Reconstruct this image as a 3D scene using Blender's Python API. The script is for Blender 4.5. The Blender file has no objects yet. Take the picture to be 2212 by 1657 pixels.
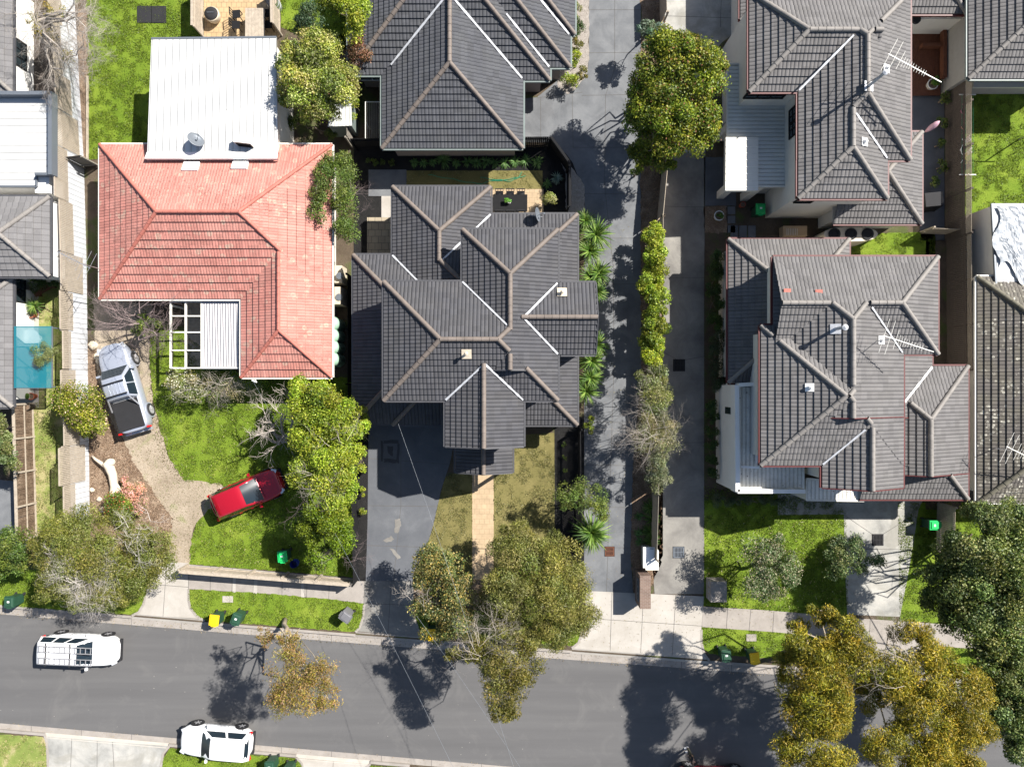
import bpy, math, random
import numpy as np
from mathutils import Vector, Matrix
# ---------------------------------------------------------------- camera, sky, sun
SC = bpy.context.scene
COL = SC.collection
H = 41.0                       # the drone hovers 41 m above the street
K = 61.5/2212.0                # metres on the ground per measured photo unit
CX, CY = 1106.0, 828.5
cam_d = bpy.data.cameras.new('camera'); cam = bpy.data.objects.new('camera', cam_d); COL.objects.link(cam)
cam.location = (0, 0, H); cam.rotation_euler = (0, 0, 0)
cam_d.sensor_width = 36.0; cam_d.lens = 24.0; cam_d.clip_start = 0.5; cam_d.clip_end = 2000
SC.camera = cam
SUN_AZ = Vector((0.836, 0.548)).normalized(); SUN_EL = math.radians(44.5)
sun_dir = Vector((SUN_AZ.x*math.cos(SUN_EL), SUN_AZ.y*math.cos(SUN_EL), math.sin(SUN_EL)))
world = bpy.data.worlds.new('World'); SC.world = world; world.use_nodes = True
_n = world.node_tree.nodes; _bg = _n['Background']
_sky = _n.new('ShaderNodeTexSky'); _sky.sky_type = 'NISHITA'; _sky.sun_disc = False
_sky.sun_elevation = SUN_EL; _sky.sun_rotation = math.atan2(SUN_AZ.x, SUN_AZ.y)
_bg.inputs['Strength'].default_value = 0.064
world.node_tree.links.new(_sky.outputs[0], _bg.inputs['Color'])
sl = bpy.data.lights.new('sun', 'SUN'); sl.energy = 5.0; sl.angle = math.radians(0.55); sl.color = (1.0, 0.955, 0.89)
so = bpy.data.objects.new('sun', sl); COL.objects.link(so)
so.rotation_euler = sun_dir.to_track_quat('Z', 'Y').to_euler()
SC.view_settings.view_transform = 'Standard'; SC.view_settings.look = 'None'
SC.view_settings.exposure = 1.17; SC.view_settings.gamma = 1.0
SC.render.engine = 'CYCLES'
try:
    SC.cycles.max_bounces = 6; SC.cycles.diffuse_bounces = 3; SC.cycles.transparent_max_bounces = 8
    SC.cycles.use_denoising = True
except Exception: pass

# ---------------------------------------------------------------- helpers
G0 = 0.12                      # level of the lots, the road is at 0
def W(fx, fy, z=G0):
    s = K*(1-z/H)
    return Vector(((fx-CX)*s, -(fy-CY)*s, z))
ORI = {}
def finish(o, label=None, cat=None, group=None, kind=None):
    if label: o['label'] = label
    if cat: o['category'] = cat
    if group: o['group'] = group
    if kind: o['kind'] = kind
    return o
def thing(name, label, cat, loc=(0, 0, 0), rz=0.0, group=None):
    o = bpy.data.objects.new(name, None); COL.objects.link(o)
    o.location = loc; o.rotation_euler = (0, 0, rz); o.empty_display_size = .2
    ORI[o.name] = Vector(loc)
    return finish(o, label, cat, group)
class MB:
    def __init__(s): s.v = []; s.f = []; s.m = []; s.uv = {}
    def add(s, vs, fs, mi=0):
        b = len(s.v); s.v += [tuple(p) for p in vs]
        for f in fs: s.f.append(tuple(b+i for i in f)); s.m.append(mi)
        return s
    def poly(s, pts, mi=0, uv=None):
        b = len(s.v); s.v += [tuple(p) for p in pts]; s.f.append(tuple(range(b, b+len(pts)))); s.m.append(mi)
        if uv: s.uv[len(s.f)-1] = uv
        return s
    def box(s, c, d, rz=0, mi=0, taper=1.0, M=None):
        x, y, z = d[0]/2, d[1]/2, d[2]/2
        vs = [(-x, -y, -z), (x, -y, -z), (x, y, -z), (-x, y, -z), (-x*taper, -y*taper, z), (x*taper, -y*taper, z), (x*taper, y*taper, z), (-x*taper, y*taper, z)]
        R = M if M is not None else Matrix.Rotation(rz, 3, 'Z')
        vs = [R @ Vector(p) + Vector(c) for p in vs]
        return s.add(vs, [(3, 2, 1, 0), (4, 5, 6, 7), (0, 1, 5, 4), (1, 2, 6, 5), (2, 3, 7, 6), (3, 0, 4, 7)], mi)
    def bar(s, a, b, w, h, mi=0):       # box beam from a to b
        a = Vector(a); b = Vector(b); d = b-a; L = d.length
        if L < 1e-5: return s
        d.normalize(); up = Vector((0, 0, 1)) if abs(d.z) < .95 else Vector((1, 0, 0))
        sd = d.cross(up).normalized(); u = sd.cross(d).normalized()
        M = Matrix((d, sd, u)).transposed()
        return s.box((a+b)/2, (L, w, h), mi=mi, M=M)
    def tube(s, pts, rad, n=6, mi=0, cap=True):
        pts = [Vector(p) for p in pts]
        if not isinstance(rad, (list, tuple)): rad = [rad]*len(pts)
        rings = []; b0 = len(s.v)
        for i, p in enumerate(pts):
            d = (pts[min(i+1, len(pts)-1)]-pts[max(i-1, 0)])
            if d.length < 1e-6: d = Vector((0, 0, 1))
            d.normalize(); up = Vector((0, 0, 1)) if abs(d.z) < .9 else Vector((1, 0, 0))
            a = d.cross(up).normalized(); c = d.cross(a)
            for k in range(n):
                t = 2*math.pi*k/n
                s.v.append(tuple(p+(a*math.cos(t)+c*math.sin(t))*rad[i]))
        for i in range(len(pts)-1):
            for k in range(n):
                s.f.append((b0+i*n+k, b0+i*n+(k+1) % n, b0+(i+1)*n+(k+1) % n, b0+(i+1)*n+k)); s.m.append(mi)
        if cap:
            s.f.append(tuple(b0+k for k in range(n))[::-1]); s.m.append(mi)
            s.f.append(tuple(b0+(len(pts)-1)*n+k for k in range(n))); s.m.append(mi)
        return s
    def lathe(s, c, prof, n=20, mi=0, closed=True):   # prof: (r, z) list
        c = Vector(c); b0 = len(s.v)
        for r, z in prof:
            for k in range(n):
                t = 2*math.pi*k/n; s.v.append((c.x+r*math.cos(t), c.y+r*math.sin(t), c.z+z))
        for i in range(len(prof)-1):
            for k in range(n):
                s.f.append((b0+i*n+k, b0+i*n+(k+1) % n, b0+(i+1)*n+(k+1) % n, b0+(i+1)*n+k)); s.m.append(mi)
        if closed:
            s.f.append(tuple(b0+k for k in range(n))[::-1]); s.m.append(mi)
            s.f.append(tuple(b0+(len(prof)-1)*n+k for k in range(n))); s.m.append(mi)
        return s
    def prism(s, pts, z0, z1, mi=0, top=True, bottom=False):   # pts world xy
        n = len(pts); b = len(s.v)
        ar = sum(pts[i][0]*pts[(i+1) % n][1]-pts[(i+1) % n][0]*pts[i][1] for i in range(n))
        if ar < 0: pts = pts[::-1]
        s.v += [(p[0], p[1], z0) for p in pts]+[(p[0], p[1], z1) for p in pts]
        for i in range(n):
            j = (i+1) % n; s.f.append((b+i, b+j, b+n+j, b+n+i)); s.m.append(mi)
        if top: s.f.append(tuple(b+n+i for i in range(n))); s.m.append(mi)
        if bottom: s.f.append(tuple(b+i for i in range(n))[::-1]); s.m.append(mi)
        return s
    def build(s, name, mats, parent=None, smooth=False, label=None, kind=None, cat=None, group=None, local=False):
        if not isinstance(mats, (list, tuple)): mats = [mats]
        me = bpy.data.meshes.new(name)
        o0 = Vector((0, 0, 0)) if (parent is None or local) else ORI.get(parent.name, Vector((0, 0, 0)))
        vs = s.v if o0.length == 0 else [(p[0]-o0.x, p[1]-o0.y, p[2]-o0.z) for p in s.v]
        me.from_pydata(vs, [], s.f)
        for m in mats: me.materials.append(m)
        if len(mats) > 1: me.polygons.foreach_set('material_index', s.m)
        if s.uv:
            ul = me.uv_layers.new(name='UVMap'); d = ul.data
            for fi, uv in s.uv.items():
                st = me.polygons[fi].loop_start
                for k, t in enumerate(uv): d[st+k].uv = t
        if smooth: me.polygons.foreach_set('use_smooth', [True]*len(me.polygons))
        me.update()
        o = bpy.data.objects.new(name, me); COL.objects.link(o)
        if parent is not None: o.parent = parent; ORI[o.name] = o0
        return finish(o, label, cat, group, kind)
def copy_tree(o, parent=None):
    c = o.copy(); COL.objects.link(c)
    if parent is not None: c.parent = parent
    for ch in list(o.children): copy_tree(ch, c)
    return c
def place(src, loc, rz, label, first=[None]):
    c = copy_tree(src); c.location = loc; c.rotation_euler = (0, 0, rz); c['label'] = label
    return c

# ---------------------------------------------------------------- materials
MATS = {}
class NT:
    def __init__(s, name):
        s.m = bpy.data.materials.new(name); s.m.use_nodes = True; s.t = s.m.node_tree; s.n = s.t.nodes
        s.b = s.n['Principled BSDF']; s.L = s.t.links
    def new(s, ty, **kw):
        n = s.n.new(ty)
        for k, v in kw.items(): setattr(n, k, v)
        return n
    def link(s, a, b): s.L.new(a, b)
    def coord(s, out='Object'):
        if not hasattr(s, 'tc'): s.tc = s.new('ShaderNodeTexCoord')
        return s.tc.outputs[out]
    def geo(s):
        if not hasattr(s, 'ge'): s.ge = s.new('ShaderNodeNewGeometry')
        return s.ge.outputs['Position']
    def noise(s, scale, detail=4, rough=.6, vec=None, dist=0):
        n = s.new('ShaderNodeTexNoise'); n.inputs['Scale'].default_value = scale; n.inputs['Detail'].default_value = detail
        n.inputs['Roughness'].default_value = rough; n.inputs['Distortion'].default_value = dist
        s.link(vec if vec is not None else s.geo(), n.inputs['Vector']); return n.outputs['Fac']
    def ramp(s, fac, stops):
        r = s.new('ShaderNodeValToRGB'); e = r.color_ramp.elements
        while len(e) < len(stops): e.new(.5)
        for i, (p, c) in enumerate(stops):
            e[i].position = p; e[i].color = (*c, 1) if len(c) == 3 else c
        s.link(fac, r.inputs['Fac']); return r.outputs['Color']
    def mix(s, fac, a, b, mode='MIX'):
        n = s.new('ShaderNodeMix', data_type='RGBA', blend_type=mode)
        for k, v in ((0, fac), (6, a), (7, b)):
            if hasattr(v, 'links'): s.link(v, n.inputs[k])
            elif k == 0: n.inputs[0].default_value = v
            else: n.inputs[k].default_value = (*v, 1)
        return n.outputs[2]
    def math(s, op, a, b=None, c=None):
        n = s.new('ShaderNodeMath', operation=op)
        for i, v in enumerate((a, b, c)):
            if v is None: continue
            if hasattr(v, 'links'): s.link(v, n.inputs[i])
            else: n.inputs[i].default_value = v
        return n.outputs[0]
    def bump(s, h, strength=.5, dist=.02):
        n = s.new('ShaderNodeBump'); n.inputs['Strength'].default_value = strength; n.inputs['Distance'].default_value = dist
        s.link(h, n.inputs['Height']); s.link(n.outputs[0], s.b.inputs['Normal'])
    def col(s, c):
        if hasattr(c, 'links'): s.link(c, s.b.inputs['Base Color'])
        else: s.b.inputs['Base Color'].default_value = (*c, 1)
    def set(s, rough=.7, metal=0, spec=.5, coat=0):
        s.b.inputs['Roughness'].default_value = rough; s.b.inputs['Metallic'].default_value = metal
        s.b.inputs['Specular IOR Level'].default_value = spec; s.b.inputs['Coat Weight'].default_value = coat
        return s.m
def sc3(c, k): return tuple(min(1, x*k) for x in c)
def plain(name, c, rough=.7, metal=0, var=.25, scale=3.0, spec=.4, coat=0, fine=60):
    n = NT(name)
    a = n.noise(scale, 5, .65); b = n.noise(fine, 2, .5)
    f = n.math('ADD', n.math('MULTIPLY', a, .7), n.math('MULTIPLY', b, .3))
    n.col(n.ramp(f, [(.25, sc3(c, 1-var)), (.75, sc3(c, 1+var))]))
    n.bump(b, .25, .01)
    return n.set(rough, metal, spec, coat)
def tile_mat(name, c, pitch=.155, gauge=.33, dirt=(.3, .28, .2), dirt_amt=.25, wave=.018, lichen=None, var=.22, colw=.31):
    n = NT(name); uv = n.new('ShaderNodeUVMap').outputs[0]
    sp = n.new('ShaderNodeSeparateXYZ'); n.link(uv, sp.inputs[0]); u, v = sp.outputs[0], sp.outputs[1]
    uf = n.math('FRACT', n.math('DIVIDE', u, pitch)); vf = n.math('FRACT', n.math('DIVIDE', v, gauge))
    # rolls: rounded humps with a sharp gutter between them
    hump = n.math('POWER', n.math('ABSOLUTE', n.math('SINE', n.math('MULTIPLY', uf, math.pi))), .55)
    # each tile its own tone
    cb = n.new('ShaderNodeCombineXYZ')
    n.link(n.math('FLOOR', n.math('DIVIDE', u, colw)), cb.inputs[0]); n.link(n.math('FLOOR', n.math('DIVIDE', v, gauge)), cb.inputs[1])
    wn = n.new('ShaderNodeTexWhiteNoise'); n.link(cb.outputs[0], wn.inputs['Vector'])
    base = n.ramp(wn.outputs['Value'], [(0, sc3(c, 1-var)), (.5, c), (1, sc3(c, 1+var))])
    blot = n.noise(.9, 6, .7)
    base = n.mix(n.math('MULTIPLY', n.ramp(blot, [(.42, (0, 0, 0)), (.75, (1, 1, 1))]), dirt_amt), base, dirt)
    base = n.mix(.35, base, n.ramp(n.noise(30, 3, .7), [(.3, sc3(c, .6)), (.7, sc3(c, 1.5))]))
    if lichen:
        vo = n.new('ShaderNodeTexVoronoi'); vo.inputs['Scale'].default_value = lichen[1]; n.link(n.geo(), vo.inputs['Vector'])
        ring = n.ramp(vo.outputs['Distance'], [(0, (.35, .35, .35)), (.16, (.6, .6, .6)), (.26, (1, 1, 1)), (.32, (1, 1, 1)), (.36, (0, 0, 0))])
        pick = n.ramp(n.noise(1.1, 3, .6), [(.48, (0, 0, 0)), (.58, (1, 1, 1))])
        base = n.mix(n.math('MULTIPLY', n.math('MULTIPLY', ring, pick), lichen[2]), base, lichen[0])
        spk = n.ramp(n.noise(9, 5, .8), [(.52, (0, 0, 0)), (.62, (1, 1, 1))]); where = n.ramp(n.noise(.35, 4, .6), [(.42, (0, 0, 0)), (.6, (1, 1, 1))])
        base = n.mix(n.math('MULTIPLY', n.math('MULTIPLY', spk, where), .6), base, sc3(c, .28))
    # gaps between neighbouring tiles collect grime
    gap = n.ramp(n.math('FRACT', n.math('DIVIDE', u, colw)), [(0, (1, 1, 1)), (.05, (1, 1, 1)), (.1, (0, 0, 0))])
    base = n.mix(n.math('MULTIPLY', gap, .55), base, sc3(c, .3))
    base = n.mix(n.math('MULTIPLY', n.ramp(hump, [(0, (1, 1, 1)), (.45, (0, 0, 0))]), .45), base, sc3(c, .35))  # roll grooves darkened: crevice shade put into the colour, along with some grime
    n.col(base)
    hgt = n.math('ADD', n.math('MULTIPLY', hump, wave), n.math('MULTIPLY', n.noise(50, 2), .002))
    b = n.new('ShaderNodeBump'); b.inputs['Strength'].default_value = 1; b.inputs['Distance'].default_value = 1.0
    n.link(hgt, b.inputs['Height']); n.link(b.outputs[0], n.b.inputs['Normal'])
    return n.set(.75, 0, .2)
def rib_mat(name, c, pitch=.2, depth=.02, axis=0, rust=(.45, .43, .38), amt=.25, rough=.45, sharp=True, speck=0):
    n = NT(name); uv = n.new('ShaderNodeUVMap').outputs[0]
    sp = n.new('ShaderNodeSeparateXYZ'); n.link(uv, sp.inputs[0]); u = sp.outputs[axis]
    uf = n.math('FRACT', n.math('DIVIDE', u, pitch))
    if sharp: hump = n.ramp(uf, [(0, (0, 0, 0)), (.06, (1, 1, 1)), (.16, (1, 1, 1)), (.22, (0, 0, 0))])
    else: hump = n.math('ABSOLUTE', n.math('SINE', n.math('MULTIPLY', uf, math.pi)))
    base = n.ramp(n.noise(1.2, 6, .7), [(.3, sc3(c, .88)), (.7, sc3(c, 1.08))])
    st = n.ramp(n.noise(2.5, 8, .8), [(.5, (0, 0, 0)), (.75, (1, 1, 1))])
    base = n.mix(n.math('MULTIPLY', st, amt), base, rust)
    if sharp:
        ed = n.ramp(uf, [(0, (.75, .75, .75)), (.07, (.75, .75, .75)), (.1, (0, 0, 0)), (.2, (0, 0, 0)), (.23, (.5, .5, .5)), (.27, (.5, .5, .5)), (.3, (0, 0, 0))])
        base = n.mix(ed, base, sc3(rust, .7))
    if speck:
        vo = n.new('ShaderNodeTexVoronoi'); vo.inputs['Scale'].default_value = 3.2; n.link(n.geo(), vo.inputs['Vector'])
        sz = n.math('MULTIPLY', n.noise(2.0, 2), speck)
        base = n.mix(n.math('LESS_THAN', vo.outputs['Distance'], sz), base, (.12, .11, .1))
    n.col(base); b = n.new('ShaderNodeBump'); b.inputs['Distance'].default_value = 1.0
    n.link(n.math('MULTIPLY', hump, depth), b.inputs['Height']); n.link(b.outputs[0], n.b.inputs['Normal'])
    return n.set(rough, 0, .5)
def ground_mat(name, stops, scale=1.2, fine=35, fine_amt=.4, bump=.5, rough=.9, dist=.03, patch=None):
    n = NT(name); a = n.noise(scale, 8, .65, dist=.4); b = n.noise(fine, 4, .7)
    f = n.math('ADD', n.math('MULTIPLY', a, 1-fine_amt), n.math('MULTIPLY', b, fine_amt))
    c = n.ramp(f, stops)
    if patch:
        p = n.ramp(n.noise(patch[1], 6, .6, dist=.6), [(patch[2], (0, 0, 0)), (patch[2]+.09, (1, 1, 1))])
        c = n.mix(n.math('MULTIPLY', p, patch[3]), c, patch[0])
    n.col(c); n.bump(n.math('ADD', b, n.math('MULTIPLY', n.noise(fine*3, 2), .5)), bump, dist)
    return n.set(rough, 0, .2)
def brick_mat(name, c1, c2, mortar, w=.24, h=.086, uvm=True, scale=1, ms=.006):
    n = NT(name); t = n.new('ShaderNodeTexBrick')
    n.link(n.new('ShaderNodeUVMap').outputs[0] if uvm else n.geo(), t.inputs['Vector'])
    t.inputs['Color1'].default_value = (*c1, 1); t.inputs['Color2'].default_value = (*c2, 1); t.inputs['Mortar'].default_value = (*mortar, 1)
    t.inputs['Scale'].default_value = scale; t.inputs['Brick Width'].default_value = w; t.inputs['Row Height'].default_value = h; t.inputs['Mortar Size'].default_value = ms
    n.col(n.mix(.35, t.outputs['Color'], n.ramp(n.noise(2.2, 6, .7), [(.3, sc3(c1, .55)), (.7, sc3(c1, 1.35))])))
    n.bump(t.outputs['Fac'], -.4, .01); return n.set(.85)
def leaf_mat(name):
    n = NT(name); at = n.new('ShaderNodeAttribute'); at.attribute_name = 'leafcol'
    n.col(at.outputs['Color']); m = n.set(.5, 0, .35)
    tr = n.new('ShaderNodeBsdfTranslucent'); n.link(n.mix(.35, at.outputs['Color'], (.25, .3, .02)), tr.inputs['Color'])
    mx = n.new('ShaderNodeMixShader'); mx.inputs[0].default_value = .3
    out = n.n['Material Output']; n.link(n.b.outputs[0], mx.inputs[1]); n.link(tr.outputs[0], mx.inputs[2]); n.link(mx.outputs[0], out.inputs['Surface'])
    return m
def glass_mat(name, c=(.02, .03, .035), rough=.04, alpha=1.0):
    n = NT(name); n.col(c); n.b.inputs['Alpha'].default_value = alpha
    return n.set(rough, 0, .8)
M = MATS
M['tile_dark'] = tile_mat('charcoal roof tile', (.062, .062, .068), dirt=(.10, .09, .07), dirt_amt=.3, pitch=.2, gauge=.33, colw=.4, wave=.04)
M['tile_slate'] = tile_mat('slate roof tile', (.062, .064, .072), dirt=(.11, .11, .09), dirt_amt=.3, pitch=.2, gauge=.35, colw=.4, wave=.03)
M['tile_grey'] = tile_mat('warm grey roof tile', (.118, .113, .112), dirt=(.2, .19, .17), dirt_amt=.3, pitch=.2, gauge=.36, colw=.4, wave=.036)
M['tile_red'] = tile_mat('terracotta roof tile', (.41, .172, .14), dirt=(.45, .28, .23), dirt_amt=.6, pitch=.16, gauge=.42, lichen=((.40, .36, .27), 2.3, .5), wave=.02)
M['tile_old'] = tile_mat('weathered brown roof tile', (.105, .095, .085), dirt=(.16, .15, .09), dirt_amt=.6, pitch=.2, gauge=.33, lichen=((.5, .48, .4), 5.0, .8), wave=.035)
M['tile_flat'] = tile_mat('flat grey roof tile', (.15, .145, .145), dirt=(.17, .17, .16), dirt_amt=.2, pitch=.33, gauge=.36, wave=.004, colw=.33)
M['cap_brown'] = plain('brown ridge cap', (.14, .115, .098), .7, var=.35, scale=2)
M['cap_grey'] = plain('grey ridge cap', (.19, .175, .16), .7, var=.3, scale=2)
M['cap_red'] = plain('terracotta ridge cap', (.36, .12, .09), .7, var=.35, scale=2)
M['cap_old'] = plain('lichened ridge cap', (.12, .11, .08), .8, var=.45, scale=3)
M['white_paint'] = plain('white paint', (.75, .74, .72), .5, var=.08)
M['cream_wall'] = plain('cream render', (.62, .59, .53), .85, var=.1, scale=1.2)
M['white_wall'] = plain('white render', (.72, .71, .68), .85, var=.08, scale=1.2)
M['grey_wall'] = plain('grey render', (.3, .29, .27), .85, var=.12)
M['gutter_dark'] = plain('charcoal gutter', (.06, .06, .065), .5, var=.2)
M['gutter_red'] = plain('burgundy gutter', (.085, .016, .015), .5, var=.2)
M['gutter_cream'] = plain('cream gutter', (.6, .58, .52), .5, var=.1)
M['gutter_green'] = plain('grey green gutter', (.15, .18, .17), .5, var=.15)
M['flash'] = plain('galvanised flashing', (.42, .43, .45), .6, 0, var=.4, scale=4)
M['brick_brown'] = brick_mat('brown brick', (.16, .085, .06), (.24, .14, .1), (.3, .27, .24))
M['metal_white'] = rib_mat('white ribbed metal roof', (.52, .52, .51), .38, .03, 0, speck=.10)
M['metal_fence'] = rib_mat('white ribbed fence sheet', (.5, .52, .55), .3, .02, 0)
M['metal_corr'] = rib_mat('fine corrugated sheet', (.5, .48, .48), .15, .05, 0, sharp=False)
M['metal_green'] = rib_mat('pale grey green ribbed roof', (.56, .57, .54), .22, .03, 0, amt=.3)
M['metal_bal'] = rib_mat('stained pale ribbed roof', (.66, .65, .60), .22, .03, 0, rust=(.2, .19, .16), amt=.5, speck=.2)
def asphalt():
    n = NT('asphalt'); mp = n.new('ShaderNodeMapping'); n.link(n.geo(), mp.inputs['Vector']); mp.inputs['Rotation'].default_value = (0, 0, .078); mp.inputs['Scale'].default_value = (.06, 1.1, 1)
    a = n.noise(1.0, 5, .6, mp.outputs[0]); b = n.noise(70, 3, .7); c = n.noise(.45, 7, .7, dist=1.0)
    col = n.ramp(n.math('ADD', n.math('MULTIPLY', a, .5), n.math('MULTIPLY', b, .5)), [(.3, (.078, .077, .077)), (.5, (.098, .096, .096)), (.7, (.12, .118, .116))])
    col = n.mix(n.math('MULTIPLY', n.ramp(c, [(.52, (0, 0, 0)), (.7, (1, 1, 1))]), .35), col, (.15, .145, .138))
    vo = n.new('ShaderNodeTexVoronoi'); vo.inputs['Scale'].default_value = 1.7; n.link(n.geo(), vo.inputs['Vector'])
    col = n.mix(n.math('LESS_THAN', vo.outputs['Distance'], .035), col, (.3, .28, .25))
    n.col(col); n.bump(b, .5, .01); return n.set(.85, 0, .2)
M['asphalt'] = asphalt()
M['dark_stain'] = plain('dark water stain', (.04, .041, .046), .6, var=.3)
M['concrete_pale'] = ground_mat('pale concrete', [(.3, (.28, .255, .22)), (.55, (.36, .335, .30)), (.75, (.43, .40, .365))], .8, 40, .3, .2, .85, .01)
M['concrete_warm'] = ground_mat('weathered path concrete', [(.3, (.2, .18, .16)), (.7, (.33, .3, .27))], 1.5, 50, .4, .2, .85, .01)
M['concrete_stain'] = ground_mat('stained concrete', [(.28, (.15, .15, .14)), (.48, (.29, .285, .265)), (.7, (.44, .42, .38))], .7, 30, .2, .2, .85, .01, patch=((.2, .19, .16), .5, .5, .5))
M['concrete_drive'] = ground_mat('grey driveway concrete', [(.25, (.07, .074, .08)), (.45, (.118, .123, .13)), (.6, (.155, .16, .166)), (.75, (.215, .22, .225))], .8, 30, .2, .2, .8, .01, patch=((.09, .09, .095), .35, .55, .45))
M['concrete_dark'] = ground_mat('charcoal sealed concrete', [(.3, (.075, .08, .09)), (.55, (.105, .11, .12)), (.75, (.16, .165, .175))], .8, 40, .3, .15, .55, .01)
M['concrete_worn'] = ground_mat('worn grey concrete', [(.25, (.09, .085, .078)), (.45, (.16, .152, .14)), (.6, (.22, .21, .19)), (.75, (.33, .31, .28))], .6, 40, .2, .2, .85, .01)
M['grass'] = ground_mat('green lawn', [(.22, (.062, .108, .011)), (.40, (.10, .165, .013)), (.55, (.15, .215, .02)), (.66, (.225, .265, .04)), (.8, (.35, .31, .11))], .45, 16, .42, 1, .95, .05)
M['grass_dry'] = ground_mat('freshly laid dry turf', [(.3, (.11, .105, .035)), (.5, (.17, .15, .055)), (.7, (.25, .21, .09))], .7, 30, .5, 1, .95, .04)
M['grass_patchy'] = ground_mat('patchy lawn', [(.3, (.1, .15, .03)), (.5, (.2, .24, .06)), (.6, (.36, .31, .16)), (.8, (.45, .37, .24))], .8, 20, .3, 1, .95, .04)
M['soil'] = ground_mat('bare soil', [(.3, (.05, .037, .026)), (.55, (.11, .085, .06)), (.75, (.2, .16, .11))], 1.2, 25, .45, 1, .95, .05, patch=((.07, .11, .02), .5, .52, .6))
M['dirt'] = ground_mat('gravel dirt drive', [(.3, (.17, .135, .095)), (.5, (.29, .24, .18)), (.75, (.43, .37, .29))], .6, 12, .45, .8, .95, .03, patch=((.16, .19, .06), .8, .6, .5))
M['mulch'] = ground_mat('bark mulch', [(.28, (.07, .045, .028)), (.48, (.18, .125, .085)), (.7, (.38, .29, .21))], 1.6, 14, .5, 1, .95, .06)
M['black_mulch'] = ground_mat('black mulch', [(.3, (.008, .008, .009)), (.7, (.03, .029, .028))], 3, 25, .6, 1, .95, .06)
M['gravel'] = ground_mat('pale pebble', [(.3, (.15, .13, .11)), (.5, (.3, .27, .24)), (.7, (.5, .46, .42))], 6, 22, .6, 1, .9, .05)
M['paver_tan'] = brick_mat('tan pavers', (.36, .25, .13), (.45, .32, .18), (.18, .13, .08), .3, .3, False, 1, .018)
M['paver_grey'] = brick_mat('sand grey pavers', (.3, .25, .18), (.36, .31, .22), (.07, .06, .05), .4, .4, False, 1, .016)
M['paver_cream'] = brick_mat('cream path tiles', (.36, .265, .165), (.41, .305, .19), (.27, .2, .12), .3, .3, False, 1, .016)
M['joint'] = plain('joint line', (.085, .08, .075), .9)
M['bark'] = plain('bark', (.17, .13, .1), .9, var=.5, scale=8)
M['bark_pale'] = plain('pale gum bark', (.3, .25, .19), .85, var=.4, scale=5)
M['twig_grey'] = plain('bare grey twigs', (.30, .265, .23), .9, var=.35, scale=8)
M['twig_purple'] = plain('bare purplish twigs', (.17, .13, .125), .9, var=.35, scale=8)
M['leaf'] = leaf_mat('foliage')
M['timber'] = plain('weathered timber', (.33, .28, .22), .85, var=.35, scale=6)
M['timber_red'] = plain('stained deck timber', (.11, .04, .02), .7, var=.35, scale=6)
M['timber_grey'] = plain('grey fence timber', (.2, .18, .15), .9, var=.4, scale=6)
M['timber_dark'] = plain('dark fence timber', (.075, .06, .05), .9, var=.4, scale=6)
M['black'] = plain('black paint', (.012, .012, .013), .8, var=.2, spec=.15)
M['rubber'] = plain('tyre rubber', (.02, .02, .021), .8, var=.2)
M['black_plastic'] = plain('black plastic', (.022, .022, .024), .75, var=.15, spec=.2)
M['steel'] = plain('dull steel', (.45, .46, .48), .35, .7, var=.15)
M['steel_grey'] = plain('grey painted metal', (.13, .145, .165), .4, .2, var=.1)
M['chrome'] = plain('alloy', (.55, .55, .57), .3, .6, var=.1)
M['glass'] = glass_mat('dark glass'); M['glass_car'] = glass_mat('car glass', (.012, .02, .028), .08); M['glass_car'].node_tree.nodes['Principled BSDF'].inputs['Specular IOR Level'].default_value = .3
M['glass_teal'] = glass_mat('tinted teal canopy sheet', (.012, .15, .19), .3, .78)
M['paint_white'] = plain('white car paint', (.8, .8, .8), .2, var=.02, spec=.5, coat=.6)
M['paint_red'] = plain('red car paint', (.34, .006, .018), .22, .2, var=.04, coat=.8)
M['paint_darkred'] = plain('dark red car paint', (.2, .008, .015), .22, .2, var=.04, coat=.8)
M['paint_silver'] = plain('silver blue car paint', (.36, .39, .46), .3, .35, var=.03, coat=.7)
M['lamp_red'] = plain('tail lamp', (.5, .01, .01), .2, var=.1); M['lamp_clear'] = plain('head lamp', (.6, .62, .65), .1, .3, var=.1)
M['bin_green'] = plain('bright green bin lid', (.015, .42, .1), .4, var=.12)
M['bin_body'] = plain('dark green bin plastic', (.02, .06, .035), .45, var=.2)
M['bin_yellow'] = plain('yellow bin lid', (.75, .47, .01), .4, var=.08)
M['bin_grey'] = plain('grey bin plastic', (.13, .13, .14), .5, var=.2)
M['tank_green'] = plain('pale green tank', (.27, .42, .31), .5, var=.1)
M['tank_cream'] = plain('cream tank', (.5, .44, .34), .5, var=.1)
M['ac_white'] = plain('appliance white', (.68, .66, .6), .4, var=.08)
M['terracotta'] = plain('terracotta pot', (.42, .1, .05), .7, var=.2)
M['hose'] = plain('green hose', (.01, .25, .14), .4, var=.1)
M['cardboard'] = plain('cardboard', (.4, .28, .17), .85, var=.15)
M['skin'] = plain('skin', (.5, .3, .21), .6, var=.05); M['olive_cloth'] = plain('olive trousers', (.075, .07, .045), .9, var=.2)
M['black_cloth'] = plain('black top', (.02, .02, .022), .9, var=.2); M['hair'] = plain('dark hair', (.03, .02, .014), .7, var=.3)
M['tarp'] = plain('grey tarpaulin', (.3, .32, .34), .4, var=.35, scale=2)
M['stone'] = plain('pale stone', (.5, .43, .33), .85, var=.25)
M['wood_log'] = plain('bleached log', (.52, .45, .36), .85, var=.3, scale=5)
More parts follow.
